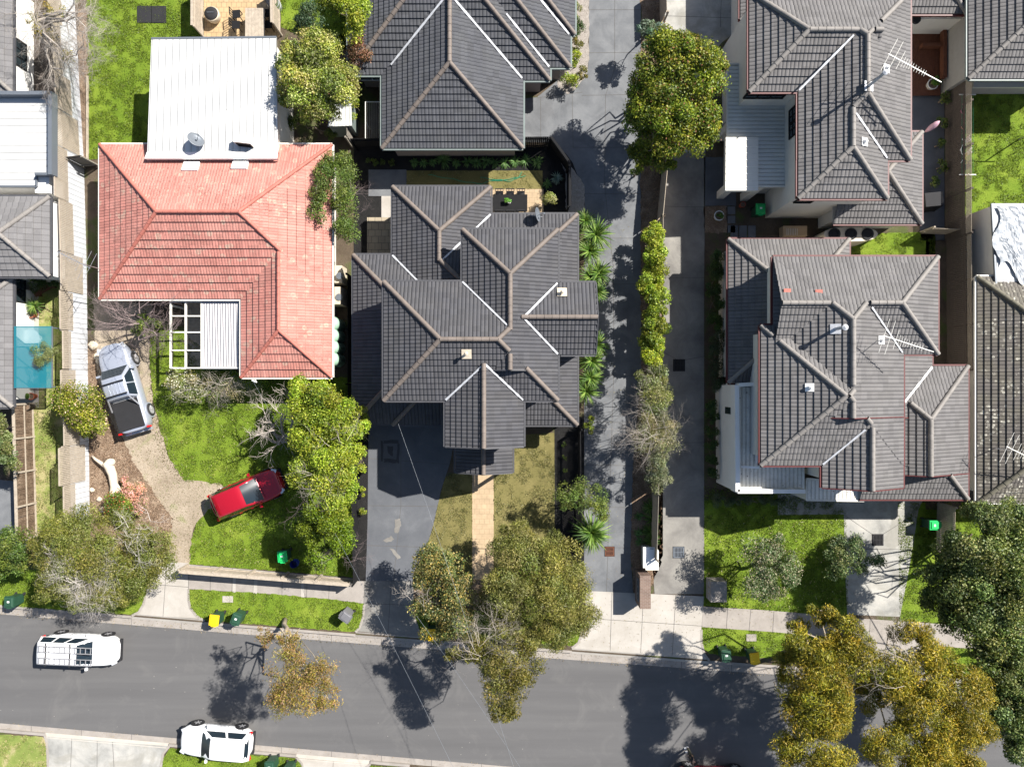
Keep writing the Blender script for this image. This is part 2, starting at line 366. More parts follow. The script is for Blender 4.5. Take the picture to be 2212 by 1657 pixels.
# ---------------------------------------------------------------- roofs and houses
def clip(poly, f):              # keep f(p) >= 0
    out = []; n = len(poly)
    for i in range(n):
        a, b = poly[i], poly[(i+1) % n]; fa, fb = f(a), f(b)
        if fa >= 0: out.append(a)
        if (fa > 1e-7 and fb < -1e-7) or (fa < -1e-7 and fb > 1e-7):
            t = fa/(fa-fb); out.append((a[0]+(b[0]-a[0])*t, a[1]+(b[1]-a[1])*t))
    return out
NRM = {'W': (1, 0), 'E': (-1, 0), 'S': (0, 1), 'N': (0, -1)}
class Roof:
    """blocks: (x0, y0, x1, y1, sides that slope[, height offset]) measured at the eave; every other side is a gable or an open end"""
    def __init__(s, blocks, ze, tan=.466, gauge=.33, lift=.058):
        s.ze = ze; s.tan = tan; s.lift = lift; s.g = gauge*math.cos(math.atan(tan)); s.B = []
        for i, b in enumerate(blocks):
            x0, y0, x1, y1, hips = b[:5]; off = b[5] if len(b) > 5 else 0
            z = ze+off
            p = W(x0, y1, z); q = W(x1, y0, z)
            X0, Y0, X1, Y1 = p.x, p.y, q.x, q.y
            dist = {}
            if 'W' in hips: dist['W'] = lambda p, c=X0: p[0]-c
            if 'E' in hips: dist['E'] = lambda p, c=X1: c-p[0]
            if 'S' in hips: dist['S'] = lambda p, c=Y0: p[1]-c
            if 'N' in hips: dist['N'] = lambda p, c=Y1: c-p[1]
            s.B.append(dict(R=(X0, Y0, X1, Y1), d=dist, z=z-.009*i, k=i, hips=hips))
    def hb(s, b, x, y):
        X0, Y0, X1, Y1 = b['R']
        if x < X0-1e-4 or x > X1+1e-4 or y < Y0-1e-4 or y > Y1+1e-4: return -99
        return b['z']+s.tan*min(f((x, y)) for f in b['d'].values())
    def h(s, x, y, skip=None):
        return max([s.hb(b, x, y) for b in s.B if b is not skip]+[-99])
    def hit(s, fx, fy, lift=0):
        z = s.ze+.5
        for _ in range(14):
            p = W(fx, fy, z); h = s.h(p.x, p.y)
            if h < -50: break
            z = .5*z+.5*h
        p = W(fx, fy, z); p.z = z+lift; return p
    def build(s, par, tile, cap, gut, name='roof', wallmat=None, inset=.45, zb=G0, gable=None, capr=.125, caps=True, wall=True):
        rf = MB(); CPS = []; gt = MB(); wl = MB(); gb = MB()
        for b in s.B:
            X0, Y0, X1, Y1 = b['R']; rect = [(X0, Y0), (X1, Y0), (X1, Y1), (X0, Y1)]
            D = b['d']; polys = {}
            for a, fa in D.items():
                P = rect
                for c, fc in D.items():
                    if c != a and P: P = clip(P, lambda p: fc(p)-fa(p))
                if len(P) < 3: continue
                polys[a] = P; n = NRM[a]; t = (-n[1], n[0]); mx = max(fa(p) for p in P)
                k = 0; lift = s.lift
                while k*s.g < mx-1e-4:
                    lo, hi = k*s.g, (k+1)*s.g
                    Q = clip(clip(P, lambda p: fa(p)-lo), lambda p: hi-fa(p))
                    if len(Q) >= 3:
                        pts = []; uv = []
                        for q in Q:
                            d = fa(q); pts.append((q[0], q[1], b['z']+s.tan*d+lift*(1-(d-lo)/s.g)))
                            uv.append((q[0]*t[0]+q[1]*t[1], (d+(.004 if d < lo+.02 else -.004))/s.g*.33))
                        ar = sum(pts[i][0]*pts[(i+1) % len(pts)][1]-pts[(i+1) % len(pts)][0]*pts[i][1] for i in range(len(pts)))
                        if ar < 0: pts = pts[::-1]; uv = uv[::-1]
                        rf.poly(pts, 0, uv)
                        L = [q for q in Q if abs(fa(q)-lo) < 1e-5]
                        if len(L) >= 2:
                            L.sort(key=lambda q: q[0]*t[0]+q[1]*t[1]); q0, q1 = L[0], L[-1]; zz = b['z']+s.tan*lo
                            rf.poly([(q0[0], q0[1], zz-.01), (q1[0], q1[1], zz-.01), (q1[0], q1[1], zz+lift), (q0[0], q0[1], zz+lift)], 0,
                                    [(q0[0]*t[0]+q0[1]*t[1], k*.33+.01), (q1[0]*t[0]+q1[1]*t[1], k*.33+.01), (q1[0]*t[0]+q1[1]*t[1], k*.33+.02), (q0[0]*t[0]+q0[1]*t[1], k*.33+.02)])
                    k += 1
            # ridge and hip caps where two slopes of this block meet in the open
            names = list(polys)
            for i in range(len(names)):
                for j in range(i+1, len(names)):
                    fa, fb = D[names[i]], D[names[j]]
                    P = polys[names[i]]
                    E = [p for p in P if abs(fa(p)-fb(p)) < 1e-4]
                    if len(E) < 2 or not caps: continue
                    E.sort(); a, c = Vector((*E[0], 0)), Vector((*E[-1], 0))
                    if (c-a).length < .3: continue
                    if fa(a) > fa(c): a, c = c, a
                    nseg = max(1, int((c-a).length/.38)); cp = MB()
                    for q in range(nseg):
                        p0 = a.lerp(c, q/nseg); p1 = a.lerp(c, (q+1)/nseg); m = (p0+p1)/2
                        hz = b['z']+s.tan*fa(m)
                        if s.h(m.x, m.y, b) > hz-.03: continue
                        z0 = b['z']+s.tan*fa(p0)+.015; z1 = b['z']+s.tan*fa(p1)+.015
                        ja = random.uniform(-.003, .003)
                        cp.tube([(p0.x, p0.y, z0+ja+.012), (p1.x, p1.y, z1+ja)], [capr*1.03, capr*.98], 10, cap=False)
                    if cp.f: CPS.append(cp)
            # gutters, fascias, soffits, walls and gable ends
            zz = b['z']
            for a, (p, q) in dict(S=((X0, Y0), (X1, Y0)), E=((X1, Y0), (X1, Y1)), N=((X1, Y1), (X0, Y1)), W=((X0, Y1), (X0, Y0))).items():
                n = NRM[a]; ox, oy = -n[0]*.06, -n[1]*.06
                if a in b['hips']:
                    L = math.hypot(q[0]-p[0], q[1]-p[1]); ns = max(1, int(L/.3)); run = None
                    for i in range(ns+1):
                        ok = False
                        if i < ns:
                            mx_, my_ = p[0]+(q[0]-p[0])*(i+.5)/ns, p[1]+(q[1]-p[1])*(i+.5)/ns
                            ok = s.h(mx_+ox, my_+oy, b) < zz-.1 or s.h(mx_+ox, my_+oy, b) < zz+.02 and False
                        if ok and run is None: run = i
                        if not ok and run is not None:
                            A = (p[0]+(q[0]-p[0])*run/ns+ox, p[1]+(q[1]-p[1])*run/ns+oy, zz-.06); Bq = (p[0]+(q[0]-p[0])*i/ns+ox, p[1]+(q[1]-p[1])*i/ns+oy, zz-.06)
                            gt.bar(A, Bq, .09, .12); run = None
                elif gable and a in gable:
                    # gable triangle, follows the slopes
                    Nn = 24; pts = []
                    for i in range(Nn+1):
                        x = p[0]+(q[0]-p[0])*i/Nn; y = p[1]+(q[1]-p[1])*i/Nn
                        x += n[0]*.03; y += n[1]*.03
                        pts.append((x, y, b['z']+s.tan*min(f((x, y)) for f in D.values())))
                    gb.poly([(pts[0][0], pts[0][1], zz-.15), (pts[-1][0], pts[-1][1], zz-.15)]+pts[::-1])
                    for i in range(Nn):
                        A = Vector(pts[i])+Vector((-n[0]*.05, -n[1]*.05, .0)); C = Vector(pts[i+1])+Vector((-n[0]*.05, -n[1]*.05, .0))
                        gt.bar(A, C, .05, .12)
            zs = zz-.13
            wl.poly([(X0+.01, Y0+.01, zs), (X0+.01, Y1-.01, zs), (X1-.01, Y1-.01, zs), (X1-.01, Y0+.01, zs)])
            if wall:
                e = inset+.006*b['k']
                wl.prism([(X0+e, Y0+e), (X1-e, Y0+e), (X1-e, Y1-e), (X0+e, Y1-e)], zb, zs+.003, top=False)
        r = rf.build(name, tile, par)
        for cp in CPS: cp.build('ridge_cap', cap, r, smooth=True)
        if gt.f: gt.build('gutter', gut, r)
        if wallmat: wl.build('wall', wallmat, par)
        if gb.f: gb.build('gable', gut, r)
        s.par = par; s.rf = r
        return r
    def valley(s, a, b, mat, w=.095):
        m = MB(); n = 14
        P = [s.hit(a[0]+(b[0]-a[0])*i/n, a[1]+(b[1]-a[1])*i/n, .085) for i in range(n+1)]
        # fit one straight strip through the sampled line so it does not wobble over the tile steps
        A, B = P[0], P[-1]; d = (B-A).normalized(); sd = Vector((-d.y, d.x, 0)).normalized()*w/2
        pts = []
        for i in range(n+1):
            c = A.lerp(B, i/n); j = random.uniform(.75, 1.2); pts.append((c-sd*j, c+sd*j))
        for i in range(n): m.poly([pts[i][0], pts[i+1][0], pts[i+1][1], pts[i][1]])
        return m.build('valley_flashing', mat, s.rf)
    def plate(s, fx, fy, w=.45, mat='flash', pipe=.5, r=.06):
        p = s.hit(fx, fy, .05); e = .05
        gx = (s.h(p.x+e, p.y)-s.h(p.x-e, p.y))/(2*e); gy = (s.h(p.x, p.y+e)-s.h(p.x, p.y-e))/(2*e)
        gx = max(-.6, min(.6, gx)); gy = max(-.6, min(.6, gy))
        nz = Vector((-gx, -gy, 1)).normalized(); tx = Vector((1, 0, gx)).normalized(); ty = nz.cross(tx)
        Mx = Matrix((tx, ty, nz)).transposed()
        v = MB().box(p+nz*.02, (w, w, .03), M=Mx)
        v.tube([p, p+Vector((0, 0, pipe))], r, 10)
        v.lathe(p+Vector((0, 0, pipe)), [(r*1.9, 0), (r*1.9, .05), (r*.5, .12)], 12)
        v.build('roof_vent', M[mat], s.rf)
        return p, Mx
def win(par, p, w, h, n, frame='black', glass='glass', bars=1, sash=True):
    """window centred at p in a wall whose outward normal is n"""
    n = Vector(n).normalized(); t = Vector((-n.y, n.x, 0)); Mx = Matrix((t, n, Vector((0, 0, 1)))).transposed()
    p = Vector(p)+n*.02
    f = MB()
    for a in (-1, 1):
        f.box(p+t*a*(w/2), (.06, .09, h+.06), M=Mx); f.box(p+Vector((0, 0, a*h/2)), (w, .09, .06), M=Mx)
    for i in range(bars): f.box(p+t*(w*((i+1)/(bars+1)-.5)), (.04, .07, h), M=Mx)
    if sash: f.box(p+Vector((0, 0, -h*.18)), (w, .07, .04), M=Mx)
    fo = f.build('window', M[frame], par)
    MB().box(p-n*.01, (w-.02, .03, h-.02), M=Mx).build('pane', M[glass], fo)
def sheet(name, pts, mat, layer, joints=None, kind='structure', mi=None, jw=.025):
    z = G0+.004*layer
    if mat in ('grass', 'grass_patchy', 'dirt', 'mulch', 'soil', 'gravel', 'grass_dry'):
        rr_ = random.Random(len(pts)*7+layer+int(pts[0][0])); Q = []; am = .5 if mat == 'grass_dry' else (3.0 if mat in ('dirt', 'mulch') else 1.8)
        for i, a in enumerate(pts):
            b = pts[(i+1) % len(pts)]; L = math.hypot(b[0]-a[0], b[1]-a[1]); n_ = max(1, int(min(L, 400)/7)) if L < 600 else 1
            for k in range(n_):
                t = k/n_; Q.append((a[0]+(b[0]-a[0])*t+rr_.uniform(-am, am)*(k > 0), a[1]+(b[1]-a[1])*t+rr_.uniform(-am, am)*(k > 0)))
        pts = Q
    m = MB().poly([W(x, y, z) for x, y in pts][::-1])
    # make sure it faces up
    me = m.v; ar = sum(me[i][0]*me[(i+1) % len(me)][1]-me[(i+1) % len(me)][0]*me[i][1] for i in range(len(me)))
    if ar < 0: m.v = m.v[::-1]
    for (a, b) in (joints or []):
        A, B = W(*a, z+.004), W(*b, z+.004); d = (B-A).normalized(); s_ = Vector((-d.y, d.x, 0))*jw/2
        q = [A-s_, B-s_, B+s_, A+s_]; m.poly(q, 1)
    return m.build(name, [M[mat], M['joint']], None, kind=kind)
def ribbon(m, pts, w, z0, z1):
    """kerb-like strip with a top face along a polyline of world xy points"""
    L = []; R = []; n = len(pts)
    for i, p in enumerate(pts):
        p = Vector((p[0], p[1], 0)); d = Vector(pts[min(i+1, n-1)][:2]+(0,))-Vector(pts[max(0, i-1)][:2]+(0,)); d.normalize(); s_ = Vector((-d.y, d.x, 0))*w/2
        L.append(p+s_); R.append(p-s_)
    for i in range(n-1):
        a, b, c, d = R[i], R[i+1], L[i+1], L[i]
        m.add([(a.x, a.y, z0), (b.x, b.y, z0), (c.x, c.y, z0), (d.x, d.y, z0), (a.x, a.y, z1), (b.x, b.y, z1), (c.x, c.y, z1), (d.x, d.y, z1)],
              [(4, 5, 6, 7), (0, 1, 5, 4), (2, 3, 7, 6), (3, 0, 4, 7), (1, 2, 6, 5)])
    return m
# ---------------------------------------------------------------- foliage
def puff_leaves(rng, blobs, dens, size, aspect, fill=.62, pr=(.25, .46), npuff=None, cols=None, droop=0.0, flower=None, flat=1.0, up=.35):
    """blobs: (x, y, z, rx, ry, rz) in metres. returns leaf centres, normals, colours"""
    C = []; N = []; CC = []; Pc = []
    for (x, y, z, rx, ry, rz) in blobs:
        m = npuff or max(5, int(6+rx*ry*7)); k_ = 2.6
        u = rng.normal(size=(m, 3)); u /= np.linalg.norm(u, axis=1)[:, None]; u[:, 2] = np.abs(u[:, 2])*.9-.25
        rad = rng.uniform(.35, .86, m)[:, None]
        pc = u*rad*np.array([rx, ry, rz])+np.array([x, y, z])
        r0 = (rx*ry)**.5
        prr = rng.uniform(pr[0], pr[1], m)*min(r0, 1.4)*1.1
        tone = rng.uniform(.62, 1.25, m)
        k = max(6, int(k_*dens*rx*ry*math.pi/m))
        for i in range(m):
            v = rng.normal(size=(k, 3)); v /= np.linalg.norm(v, axis=1)[:, None]
            v[:, 2] = np.where(v[:, 2] < -.1, -v[:, 2]*.7, v[:, 2])
            rr = prr[i]*(fill+(1-fill)*rng.random(k)**.6)*(1+.15*rng.normal(size=k))
            p = pc[i]+v*rr[:, None]*np.array([1, 1, flat]); p[:, 2] -= droop*rng.random(k)*prr[i]
            C.append(p); nn = v*.7+rng.normal(size=(k, 3))*.6+np.array([0, 0, up]); N.append(nn/np.linalg.norm(nn, axis=1)[:, None])
            pal = np.array(cols); ci = rng.integers(0, len(pal), k)
            c = pal[ci]*tone[i]*rng.uniform(.72, 1.28, k)[:, None]
            c = c*np.array([rng.uniform(.86, 1.16), rng.uniform(.95, 1.05), rng.uniform(.8, 1.2)])
            if flower:
                fm = rng.random(k) < flower[1]; c[fm] = np.array(flower[0])*rng.uniform(.7, 1.1, fm.sum())[:, None]
            CC.append(c)
        Pc.append(pc)
    return np.concatenate(C), np.concatenate(N), np.concatenate(CC), np.concatenate(Pc)
def leaf_mesh(name, C, N, CC, size, aspect, rng, parent, mat='leaf', curl=.25):
    n = len(C); o0 = np.array(ORI.get(parent.name, Vector((0, 0, 0)))) if parent else np.zeros(3)
    C = C-o0
    t = np.cross(N, rng.normal(size=(n, 3))); t /= (np.linalg.norm(t, axis=1)[:, None]+1e-9); b = np.cross(N, t)
    s = (size*rng.uniform(.65, 1.35, n))[:, None]; a = s*aspect
    # pointed leaf: tip, side, base, side
    V = np.empty((n, 4, 3)); V[:, 0] = C+t*s*.5+N*s*curl*-.3; V[:, 1] = C+b*a*.5+N*s*curl*.2; V[:, 2] = C-t*s*.5; V[:, 3] = C-b*a*.5+N*s*curl*.2
    me = bpy.data.meshes.new(name); me.vertices.add(n*4); me.vertices.foreach_set('co', V.reshape(-1).astype(np.float32))
    me.loops.add(n*4); me.loops.foreach_set('vertex_index', np.arange(n*4, dtype=np.int32))
    me.polygons.add(n); me.polygons.foreach_set('loop_start', np.arange(0, n*4, 4, dtype=np.int32))
    try: me.polygons.foreach_set('loop_total', np.full(n, 4, dtype=np.int32))
    except Exception: pass
    at = me.attributes.new('leafcol', 'FLOAT_COLOR', 'FACE')
    cc = np.ones((n, 4), dtype=np.float32); cc[:, :3] = np.clip(CC, 0, 1); at.data.foreach_set('color', cc.reshape(-1))
    me.update(calc_edges=True); me.validate()
    me.materials.append(M[mat])
    o = bpy.data.objects.new(name, me); COL.objects.link(o)
    if parent: o.parent = parent; ORI[o.name] = ORI[parent.name]
    return o
def wob(a, b, rng, n=4, amp=.12):
    a = Vector(a); b = Vector(b); L = (b-a).length; out = []
    for i in range(n+1):
        t = i/n; p = a.lerp(b, t)
        if 0 < i < n: p = p+Vector(rng.normal(size=3)*amp*L*.3)
        out.append(p)
    return out
def twigs(mb, p, d, L, r, depth, rng, spread=.6, up=.0, split=3, n=3, fl=1.0):
    d = Vector(d).normalized(); pts = [p]; q = p; dd = d
    for i in range(3):
        dd = (dd+Vector(rng.normal(size=3)*.16)+Vector((0, 0, up*.1))).normalized(); dd.z *= fl; q = q+dd*L/3; pts.append(q)
    mb.tube(pts, [r, r*.85, r*.7, r*.5], n, cap=False)
    if depth <= 0: return
    for k in range(split):
        s_ = pts[1+k % 3]; nd = dd+Vector(rng.normal(size=3)*spread)
        nd.z = nd.z*fl
        twigs(mb, s_, nd, L*rng.uniform(.55, .85), r*.55, depth-1, rng, spread, up, split, n, fl)
def fblobs(bl):
    out = []
    for b in bl:
        fx, fy, z, rx, ry, rz = b; p = W(fx, fy, z); s = K*(1-z/H)
        out.append((p.x, p.y, z, rx*s, ry*s, rz))
    return out
SEED = [7]
def tree(name, label, cat, trunk, bl, cols, size=.12, aspect=.5, dens=520, bark='bark', tr=.16, group=None, flower=None, tw=None, twmat='twig_grey', limbs=9, **kw):
    """trunk: F position of the foot (or None for low shrubs)"""
    SEED[0] += 1; rng = np.random.default_rng(SEED[0]); B = fblobs(bl); size *= .92; B = [(b[0], b[1], b[2], b[3]*1.13, b[4]*1.13, b[5]) for b in B]
    cx = sum(b[0] for b in B)/len(B); cy = sum(b[1] for b in B)/len(B)
    foot = W(*trunk) if trunk else Vector((cx, cy, G0))
    tr = tr*min(1, (sum(b[3] for b in B)/len(B))/1.35)
    t = thing(name, label, cat, foot, 0, group)
    C, N, CC, P = puff_leaves(rng, B, dens, size, aspect, cols=cols, flower=flower, **kw)
    k = C[:, 2] > G0+.03; leaf_mesh('crown', C[k], N[k], CC[k], size, aspect, rng, t)
    m = MB(); zc = sum(b[2]-b[5]*.5 for b in B)/len(B); hub = Vector((foot.x*.6+cx*.4, foot.y*.6+cy*.4, max(.3, zc*.45)))
    m.tube(wob(foot-Vector((0, 0, .05)), hub, rng, 4, .08), [tr*1.25, tr, tr*.95, tr*.9, tr*.85], 8)
    for b in B:
        e = Vector(b[:3])-Vector((0, 0, b[5]*.35)); q = wob(hub, e, rng, 4, .3)
        m.tube(q, [tr*.45, tr*.33, tr*.24, tr*.17, tr*.1], 6)
    idx = rng.permutation(len(P))[:limbs*len(B)]
    for i in idx:
        b = min(B, key=lambda b: (b[0]-P[i][0])**2+(b[1]-P[i][1])**2); e = Vector(b[:3])-Vector((0, 0, b[5]*.35))
        m.tube(wob(e, P[i], rng, 3, .3), [tr*.2, tr*.15, tr*.1, tr*.05], 4, cap=False)
    m.build('trunk', M[bark], t, smooth=True)
    if tw:
        g = MB()
        for (fx, fy, z, L, cnt, dep) in tw:
            for _ in range(int(cnt*.42)):
                p = W(fx+rng.normal()*L*14, fy+rng.normal()*L*14, z); an = rng.uniform(0, 6.28)
                twigs(g, p, (math.cos(an), math.sin(an), .1), L, .011, dep, rng, .7, 0, 3, 3, .7)
        g.build('bare_twigs', M[twmat], t)
    return t
def bare_tree(name, label, cat, foot, spots, mat, r=.09, dep=4, group=None, leaves=None, spread=.55, fl=.8, split=3, n=3):
    """spots: (fx, fy, z, length) limb ends that break into twigs"""
    SEED[0] += 1; rng = np.random.default_rng(SEED[0]); f = W(*foot); t = thing(name, label, cat, f, 0, group)
    m = MB(); g = MB(); top = f+Vector((0, 0, spots[0][2]*.4))
    m.tube([f-Vector((0, 0, .05)), top], [r*1.3, r], 8)
    for (fx, fy, z, L) in spots:
        e = W(fx, fy, z); q = wob(top, e, rng, 4, .25); m.tube(q, [r*.8, r*.65, r*.5, r*.4, r*.3], 6)
        d = (q[-1]-q[-2]).normalized()
        for j in range(split):
            twigs(g, q[-1-j % 3], d+Vector(rng.normal(size=3)*.5), L, r*.28, dep, rng, spread, 0, 3, n, fl)
    m.build('trunk', M[mat], t, smooth=True); g.build('branches', M[mat], t)
    if leaves:
        bl, cols, size, dens, fill = leaves
        C, N, CC, P = puff_leaves(rng, fblobs(bl), dens, size, .5, cols=cols, fill=fill)
        leaf_mesh('crown', C, N, CC, size, .5, rng, t)
    return t
def rosette(m_rng, p, n, L, w, cols, arch=.5, elev=(.1, 1.2), fold=.3):
    """blades of a strappy plant: returns vertices, faces, colours"""
    V = []; F = []; Cc = []
    for i in range(n):
        az = m_rng.uniform(0, 6.283); el = m_rng.uniform(*elev); l = L*m_rng.uniform(.7, 1.1); ww = w*m_rng.uniform(.8, 1.2)
        h = Vector((math.cos(az), math.sin(az), 0)); s_ = Vector((-h.y, h.x, 0)); b = len(V); pts = []
        for k in range(4):
            t = k/3; e2 = el-arch*t
            pts.append(Vector(p)+h*(l*t*math.cos(el-arch*t*.5))+Vector((0, 0, l*t*math.sin(e2))))
        for k, q in enumerate(pts):
            wk = ww*(.6, 1, .75, .06)[k]/2; V += [q-s_*wk+Vector((0, 0, wk*fold)), q, q+s_*wk+Vector((0, 0, wk*fold))]
        for k in range(3):
            for j in (0, 1): F.append((b+k*3+j, b+k*3+j+1, b+k*3+j+4, b+k*3+j+3)); Cc.append(sc3(cols[i % len(cols)], m_rng.uniform(.7, 1.3)))
    return V, F, Cc
def strappy(name, label, cat, fx, fy, z, n, L, w, cols, group=None, trunk=0, heads=1, **kw):
    SEED[0] += 1; rng = np.random.default_rng(SEED[0]); p0 = W(fx, fy, z); foot = Vector((p0.x, p0.y, G0))
    t = thing(name, label, cat, foot, 0, group); V = []; F = []; Cc = []
    if z-G0 > .25:
        MB().tube([foot-Vector((0, 0, .02)), foot.lerp(p0, .5)+Vector((.02, .01, 0)), p0], [.08, .065, .06], 8).build('stem', M['bark'], t)
    v, f, c = rosette(rng, p0, n, L, w, cols, **kw); V += v; F += f; Cc += c
    me = bpy.data.meshes.new('leaves'); me.from_pydata([tuple(q-foot) for q in V], [], F)
    at = me.attributes.new('leafcol', 'FLOAT_COLOR', 'FACE'); a = np.ones((len(F), 4), dtype=np.float32); a[:, :3] = np.array(Cc); at.data.foreach_set('color', a.reshape(-1))
    me.materials.append(M['leaf']); o = bpy.data.objects.new('leaves', me); COL.objects.link(o); o.parent = t
    return t
# ---------------------------------------------------------------- the ground and the street
def kn(x): return 1325+.0757*x-1.8*math.sin(math.pi*min(1, max(0, x/2212)))*-3   # north edge of the asphalt
def ks(x): return 1562.5+.0852*x
def ground():
    m = MB(); far = 400
    xs = [-300]+list(range(0, 2213, 158))+[2512]
    a = [W(x, kn(x)-19, 0) for x in xs]; b = [W(x, ks(x)+17, 0) for x in xs]
    # north lots, south lots and the trough the road lies in: one sheet
    n = len(xs)
    a[0].x = -far; a[-1].x = far; b[0].x = -far; b[-1].x = far
    for i in range(n-1):
        p, q, r, s = a[i], a[i+1], b[i], b[i+1]
        m.poly([(p.x, p.y, G0), (q.x, q.y, G0), (q.x, far, G0), (p.x, far, G0)])
        m.poly([(p.x, p.y, -.012), (q.x, q.y, -.012), (q.x, q.y, G0), (p.x, p.y, G0)])
        m.poly([(r.x, r.y, -.012), (s.x, s.y, -.012), (q.x, q.y, -.012), (p.x, p.y, -.012)])
        m.poly([(r.x, r.y, G0), (s.x, s.y, G0), (s.x, s.y, -.012), (r.x, r.y, -.012)])
        m.poly([(r.x, -far, G0), (s.x, -far, G0), (s.x, s.y, G0), (r.x, r.y, G0)])
    m.build('ground', M['soil'], kind='structure')
    r = MB(); 
    for i in range(n-1):
        c = [W(xs[k], kn(xs[k]), 0) for k in (i, i+1)]; d = [W(xs[k], ks(xs[k]), 0) for k in (i, i+1)]
        if i == 0: c[0].x = d[0].x = -far
        if i == n-2: c[1].x = d[1].x = far
        r.poly([d[0], d[1], c[1], c[0]])
    r.build('road', M['asphalt'], kind='structure')
    # gutters (pans) and kerbs
    def pan(f, off0, off1, z0, z1, name='gutter_pan'):
        g = MB()
        for i in range(n-1):
            p = [W(xs[k], f(xs[k])+off0, 0) for k in (i, i+1)]; q = [W(xs[k], f(xs[k])+off1, 0) for k in (i, i+1)]
            v = [(p[0].x, p[0].y, z0), (p[1].x, p[1].y, z0), (q[1].x, q[1].y, z1), (q[0].x, q[0].y, z1)]
            if v[3][1] < v[0][1]: v = v[::-1]
            g.poly(v)
        for x in range(-40, 2260, 108):
            p, q = W(x, f(x)+off0, 0), W(x, f(x)+off1, 0); s_ = Vector((.012, 0, 0))
            v = [(p.x-.012, p.y, z0+.004), (p.x+.012, p.y, z0+.004), (q.x+.012, q.y, z1+.004), (q.x-.012, q.y, z1+.004)]
            if v[3][1] < v[0][1]: v = v[::-1]
            g.poly(v, 1)
        return g.build(name, [M['concrete_warm'], M['joint']], kind='structure')
    pan(kn, 1, -13.5, .006, .02); pan(ks, -1, 12, .006, .02)
    def kerb(f, o, x0, x1):
        g = MB(); pts = []; k = max(2, int((x1-x0)/40))
        for i in range(k+1):
            x = x0+(x1-x0)*i/k; w = W(x, f(x)+o, .1); pts.append((w.x, w.y))
        ribbon(g, pts, .15, -.01, .15); return g.build('kerb', M['concrete_warm'], kind='structure')
    for x0, x1 in ((-60, 285), (442, 768), (925, 1235), (1532, 1850), (1998, 2260)): kerb(kn, -16.5, x0, x1)
    for x0, x1 in ((-60, 95), (365, 640), (800, 885)): kerb(ks, 15, x0, x1)
    def curve(pts, w=.14):
        g = MB(); ribbon(g, [tuple(W(x, y, .14))[:2] for x, y in pts], w, .1, .152); g.build('kerb', M['concrete_warm'], kind='structure')
    curve([(285, 1330), (300, 1322), (310, 1305), (314, 1288)]); curve([(442, 1341), (424, 1330), (411, 1313), (407, 1295), (407, 1272)])
    curve([(768, 1365), (777, 1355), (784, 1335), (787, 1305)]); curve([(925, 1380), (905, 1362), (896, 1338), (893, 1312)])
    curve([(1532, 1427), (1521, 1412), (1516, 1390), (1515, 1360)]); curve([(1235, 1400), (1250, 1388), (1256, 1370), (1262, 1345)])
    curve([(95, 1583), (100, 1600), (103, 1630), (104, 1700)]); curve([(365, 1612), (352, 1628), (347, 1660), (347, 1700)])
    curve([(640, 1636), (652, 1648), (656, 1670)]); curve([(800, 1650), (785, 1662), (782, 1690)])
    # ramp from each crossover down to the gutter
    for x0, x1, f, o1, o2 in ((285, 442, kn, -24, -12.5), (768, 925, kn, -24, -12.5), (1235, 1532, kn, -24, -12.5), (1850, 1998, kn, -24, -12.5), (95, 365, ks, 22, 11), (640, 800, ks, 22, 11)):
        g = MB(); a_, b_ = W(x0, f(x0)+o1, G0), W(x1, f(x1)+o1, G0); c_, d_ = W(x0, f(x0)+o2, .02), W(x1, f(x1)+o2, .02)
        v = [(c_.x, c_.y, .028), (d_.x, d_.y, .028), (b_.x, b_.y, G0+.03), (a_.x, a_.y, G0+.03)]
        if v[3][1] < v[0][1]: v = v[::-1]
        g.poly(v); g.build('crossover', M['concrete_pale' if x0 not in (768, 1850) else 'concrete_warm'], kind='structure')
ground()
LAWNS = []
def lawn(pts, mat='grass', layer=2, tuft=1.0):
    sheet('lawn', pts, mat, layer); LAWNS.append((pts, mat, tuft))
# red house lot
lawn([(186, -60), (440, -60), (440, 86), (330, 86), (322, 330), (216, 345), (187, 345)])
lawn([(606, -60), (762, -60), (762, 110), (700, 100), (606, 60)])
sheet('patio', [(441, -60), (605, -60), (605, 84), (441, 84)], 'paver_tan', 3)
sheet('garden_bed', [(168, 20), (190, 20), (188, 345), (172, 345)], 'mulch', 3)
sheet('garden_bed', [(598, 60), (762, 80), (762, 310), (598, 310)], 'soil', 2)
sheet('side_path', [(183, 345), (218, 345), (218, 650), (195, 700), (188, 700)], 'soil', 3)
sheet('dirt_drive', [(200, 645), (330, 655), (322, 760), (330, 860), (346, 930), (368, 995), (398, 1038), (440, 1040), (480, 1048), (492, 1090), (450, 1100), (424, 1130), (412, 1165), (408, 1218), (374, 1216), (362, 1180), (372, 1120), (330, 1060), (296, 1010), (270, 960), (235, 900), (212, 820), (206, 740)], 'dirt', 4)
sheet('garden_bed', [(188, 740), (205, 740), (212, 830), (240, 905), (275, 962), (300, 1012), (335, 1062), (374, 1120), (362, 1180), (350, 1216), (200, 1216), (193, 1100), (188, 900)], 'mulch', 3)
lawn([(322, 700), (365, 700), (530, 815), (765, 815), (768, 1247), (408, 1218), (412, 1165), (424, 1130), (450, 1100), (492, 1090), (480, 1048), (440, 1042), (398, 1040), (368, 997), (346, 932), (330, 862), (322, 762)])
sheet('footpath', [(407, 1219), (772, 1250), (790, 1252), (790, 1304), (712, 1294), (560, 1281), (407, 1272)], 'concrete_warm', 3,
      [((455, 1223), (454, 1275)), ((502, 1227), (501, 1279)), ((549, 1231), (547, 1281)), ((610, 1236), (609, 1286)), ((664, 1240), (662, 1290)), ((712, 1244), (710, 1294))])
for x0, x1 in ((500, 508), (546, 554), (549+110, 668), (548-1, 549)): pass
